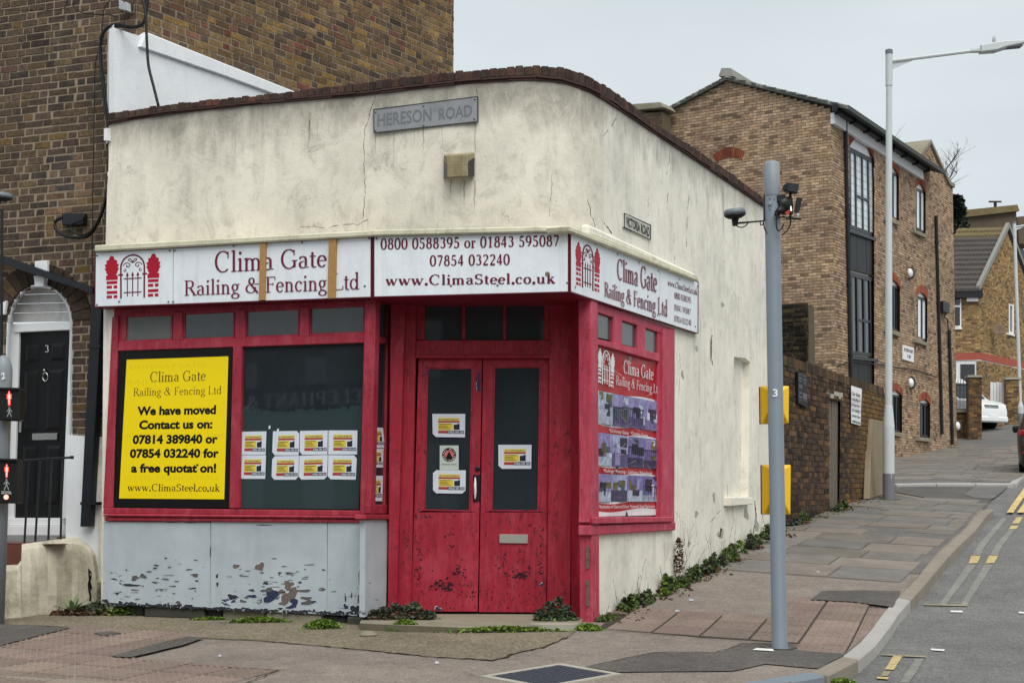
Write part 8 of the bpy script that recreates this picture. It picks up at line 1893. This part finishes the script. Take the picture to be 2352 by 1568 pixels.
# ================================================================== PLANTS AND LITTER
rl_ = random.Random(99)
def clump(u, v, rad, n, size, mats, label, cat='weed', dz=0.0, tw=0, th=.4, name='weed_clump', back=.0, dy=0.0):
    p = hit(u, v, 0); c = Vector((p.x, p.y + dy, p.z + dz)); m = MB(); leaves(m, c, rad, n, size, rl_, mi=0)
    if len(mats) > 1: leaves(m, c, (rad[0] * 1.1, rad[1] * 1.1, rad[2] * .5), n // 4, size, rl_, mi=1)
    if tw: twigs(m, c, tw, th, rl_, mi=len(mats) - 1 if 'twig' in mats else 0)
    o = m.build(name, [M[x] for x in mats]); o['label'] = label; o['category'] = cat; return o
def clump_at(p, rads, n, size, mats, label):
    m = MB()
    for dx, (rx, ry, rz) in rads: leaves(m, (p.x + dx, p.y, p.z), (rx, ry, rz), n // len(rads), size, rl_, mi=0); leaves(m, (p.x + dx, p.y - .02, p.z), (rx * 1.1, ry, rz * .5), n // 5 // len(rads), size, rl_, mi=1)
    o = m.build('weed_clump', [M[x] for x in mats]); o['label'] = label; o['category'] = 'weed'
clump_at(aty(915, 1420, 12.95), [(-.22, (.10, .10, .07)), (-.12, (.10, .10, .10)), (-.03, (.10, .10, .13)), (.06, (.10, .10, .11)), (.14, (.09, .10, .14)), (.24, (.10, .08, .07))], 1700, .022, ['ivy', 'dead'], 'grey-green creeping weed at the left end of the doorstep')
clump_at(aty(1268, 1424, 12.9), [(-.10, (.06, .06, .09)), (-.02, (.07, .06, .16)), (.06, (.07, .06, .20)), (.03, (.15, .10, .06)), (.13, (.05, .05, .13)), (.16, (.06, .05, .06))], 1400, .024, ['ivy', 'leaf'], 'dark green weed growing against the right door jamb')
clump(1170, 1452, (.55, .03, .05), 500, .022, ['moss', 'ivy'], 'low green moss and small weeds under the front edge of the doorstep', 'moss', name='moss_strip'); clump(930, 1450, (.13, .04, .10), 500, .02, ['moss'], 'bright green weed tuft below the left part of the doorstep', name='weed_tuft')
clump(1350, 1447, (.13, .05, .05), 400, .022, ['moss'], 'bright green grass tuft at the foot of the red corner pier', 'grass', name='grass_tuft'); clump(740, 1444, (.16, .05, .08), 700, .02, ['moss'], 'bright green tuft in front of the right end of the grey panels', name='weed_tuft')
clump(600, 1430, (.3, .03, .05), 600, .02, ['moss', 'ivy'], 'low moss strip below the middle grey panel', 'moss', name='moss_strip'); clump(285, 1412, (.22, .08, .13), 1100, .024, ['moss', 'leaf'], 'bright green weed patch at the left end of the grey panels', name='weed_tuft'); clump(480, 1424, (.2, .03, .03), 250, .02, ['moss'], 'thin moss under the joint between the first and second grey panels', 'moss', name='moss_strip')
clump(228, 1412, (.20, .09, .12), 700, .026, ['ivy', 'dead', 'twig'], 'brown scrubby weeds with dry twigs at the shop corner beside the white base wall', tw=7, th=.3)
m = MB(); p = hit(190, 1412); leaves(m, p, (.28, .09, .04), 260, .06, rl_, flat=.9); o = m.build('dead_leaves', M['dead']); o['label'] = 'heap of dead brown leaves at the foot of the white base wall'; o['category'] = 'leaves'; o['kind'] = 'stuff'
# rosette plant
ro = thing('rosette_plant', 'grey-green rosette of long pointed leaves growing by the white base wall', 'plant'); c = hit(168, 1412) + Vector((0, 0, .02))
for k in range(15):
    a = k * 2.4; el_ = radians(rl_.uniform(30, 80)); L_ = rl_.uniform(.16, .25); d = Vector((cos(a) * cos(el_), sin(a) * cos(el_), sin(el_))); sdv = Vector((-sin(a), cos(a), 0)); m = MB(); pts = [(0, .010), (.35, .026), (.7, .022), (1, .002)]
    P_ = [(c + d * L_ * t + Vector((0, 0, -.05 * t * t)), w2_) for t, w2_ in pts]
    for (p, w0), (q, w1) in zip(P_, P_[1:]): m.poly([p - sdv * w0, q - sdv * w1, q - Vector((0, 0, .006)), p - Vector((0, 0, .006))]); m.poly([p + sdv * w0, p - Vector((0, 0, .006)), q - Vector((0, 0, .006)), q + sdv * w1])
    m.build('leaf', M['agave'], ro)
CL = [(1375, 1418, .07, .04, 3, .26, 'dry twiggy weed at the very foot of the side wall next to the red pier'), (1432, 1400, .10, .13, 2, .3, 'first leafy clump along the side wall, below the red side window'), (1488, 1383, .10, .12, 4, .45, 'leafy clump with tall dry stalks below the right half of the side window'), (1532, 1362, .11, .17, 1, .3, 'dense leafy clump just right of the side window'), (1560, 1345, .05, .10, 12, .65, 'tall dead brown weed standing against the side wall'), (1612, 1332, .09, .16, 0, 0, 'round leafy clump midway along the side wall'), (1672, 1312, .20, .17, 3, .45, 'wide leafy clump under the blind window sill'), (1730, 1290, .22, .19, 6, .5, 'wide clump of creeper near the far corner of the side wall'), (1790, 1262, .20, .20, 2, .35, 'leafy clump just beyond the grey pole'), (1850, 1235, .32, .18, 2, .3, 'leafy clump against the old brick wall before the wooden gate'), (1905, 1205, .2, .15, 2, .3, 'leafy weed at the foot of the wooden gate in the brick wall'), (1960, 1172, .18, .14, 2, .3, 'small green weed at the far part of the brick wall')]
for u, v, r, h, tw, th, lb_ in CL:
    p = hit(u, v, 0); k = (p.xy - CO).dot(DB); c = CO + DB * k + NB * .06; c = Vector((c.x, c.y, gz(c.x, c.y))); m = MB()
    for _ in range(16):
        k2 = rl_.gauss(0, .75); cc_ = c + Vector((DB.x, DB.y, .0)) * (k2 * r * 1.5) + Vector((NB.x, NB.y, 0)) * rl_.uniform(-.01, .07); hh_ = h * rl_.uniform(.15, 1.1) * max(.3, 1.05 - .35 * abs(k2)); leaves(m, cc_, (.025 + r * .16, .03 + r * .2, hh_), int(30 + r * 260), .028, rl_, mi=rl_.choice((0, 0, 0, 3, 4)))
        if rl_.random() < .5: m.tube([cc_, cc_ + Vector((rl_.gauss(0, .05), rl_.gauss(0, .05), hh_ * 1.35))], .002, 3, 1, False)
    leaves(m, c, (r * .9, r * 1.6, h * .18), 110, .035, rl_, mi=2)
    if tw: twigs(m, c, tw, th, rl_, mi=1)
    if tw > 8: leaves(m, c + Vector((0, 0, .12)), (.06, .06, .35), 120, .03, rl_, mi=2)
    o = m.build('weed_clump', [M['leaf'], M['twig'], M['dead'], M['ivy'], M['moss']]); o['label'] = lb_; o['category'] = 'weed'
m = MB()
for k in range(700):
    w_ = rl_.uniform(0, 13); p = CO + DB * w_ + NB * (abs(rl_.gauss(0, .12)) + .02); z_ = gz(p.x, p.y); leaves(m, (p.x, p.y, z_), (.03, .03, .012), 2, .03, rl_, mi=rl_.choice((0, 0, 1)))
o = m.build('leaf_litter', [M['dead'], M['leaf']], kind='stuff'); o['label'] = 'dead leaves and grit along the foot of the side wall'; o['category'] = 'leaf litter'
clump(1935, 1548, (.10, .10, .05), 350, .022, ['moss'], 'green grass growing in the gutter at the bottom kerb corner', 'grass', dz=-.08, name='grass_tuft')
# scraps of litter
for i, (u, v, sz_, lb_) in enumerate(((1030, 1446, .02, 'tiny white litter stick below the doorstep'), (1556, 1402, .03, 'scrap of white litter behind the tactile slabs near the side wall'), (1880, 1313, .03, 'scrap of white paper on the grey flagstones'), (1004, 1521, .022, 'white scrap on the brown asphalt left of the manhole cover'), (505, 1505, .015, 'small pale chip on the brown asphalt in front of the grey panels'), (1588, 1377, .035, 'crumpled white litter among the weeds by the side wall'))):
    sz_ *= .62; p = hit(u, v, .012); m = MB(); m.hexa([(p.x - sz_, p.y - sz_ * .6, p.z + .006), (p.x + sz_ * .8, p.y - sz_ * .5, p.z + .010), (p.x + sz_, p.y + sz_ * .7, p.z + .004), (p.x - sz_ * .7, p.y + sz_ * .5, p.z + .009)], [(p.x - sz_, p.y - sz_ * .6, p.z - .004), (p.x + sz_ * .8, p.y - sz_ * .5, p.z - .004), (p.x + sz_, p.y + sz_ * .7, p.z - .004), (p.x - sz_ * .7, p.y + sz_ * .5, p.z - .004)]); o = m.build('litter', M['paper']); o['label'] = lb_; o['category'] = 'litter'

# ================================================================== ACROSS THE ROAD (seen only as reflections)
op = thing('terrace_opposite', 'dark terrace with shop sign across the road, seen mirrored in the shop window', 'building')
PX_ = Plane((0, -9.0), (1, 0)); PX_.n = Vector((0, 1))
m = MB(); m.hexa([(-60, -9, -.4), (30, -9, -.4), (30, -9, 6.2), (-60, -9, 6.2)], [(-60, -15, -.4), (30, -15, -.4), (30, -15, 6.2), (-60, -15, 6.2)]); m.build('wall', M['brownwall'], op)
for k in range(25):
    x = -58 + k * 3.4; m = MB(); m.hexa([(x, -8.96, .3), (x + 1.4, -8.96, .3), (x + 1.4, -8.96, 2.3), (x, -8.96, 2.3)], [(x, -9.02, .3), (x + 1.4, -9.02, .3), (x + 1.4, -9.02, 2.3), (x, -9.02, 2.3)]); m.hexa([(x, -8.96, 3.9), (x + 1.0, -8.96, 3.9), (x + 1.0, -8.96, 5.3), (x, -8.96, 5.3)], [(x, -9.02, 3.9), (x + 1.0, -9.02, 3.9), (x + 1.0, -9.02, 5.3), (x, -9.02, 5.3)]); m.build('window', M['opposite_trim'], op)
def refl(u, v):
    r = Vector(ray(u, v)); p = PA.P(u, v, -.04); N = PA.N(); d = r - N * 2 * r.dot(N); t = (-8.9 - p.y) / d.y; return p + d * t
ra_, rb_, rc_, rd_ = refl(832, 893), refl(560, 896), refl(560, 926), refl(832, 923)
m = MB(); zc1, zc2 = ra_.z + .25, rd_.z - .25; x0, x1 = rb_.x + 2.5, ra_.x - 6
xa_, xb_ = min(ra_.x, rb_.x) - 6, max(ra_.x, rb_.x) + 5
m.hexa([(xa_, -8.93, zc2), (xb_, -8.93, zc2), (xb_, -8.93, zc1), (xa_, -8.93, zc1)], [(xa_, -9.05, zc2), (xb_, -9.05, zc2), (xb_, -9.05, zc1), (xa_, -9.05, zc1)]); m.build('sign_board', M['black'], op)
ps, W2_ = serif('ELEPHANT &', 1.2, .05); m = MB(); zt1, zb1_ = ra_.z, rd_.z; xl, xr = ra_.x, rb_.x
for p, lev in ps: m.poly([(lerp(xl, xr, x / W2_), -8.92 + .0003 * lev, lerp(zb1_, zt1, y / .69)) for x, y in p])
m.build('lettering', M['white'], op)
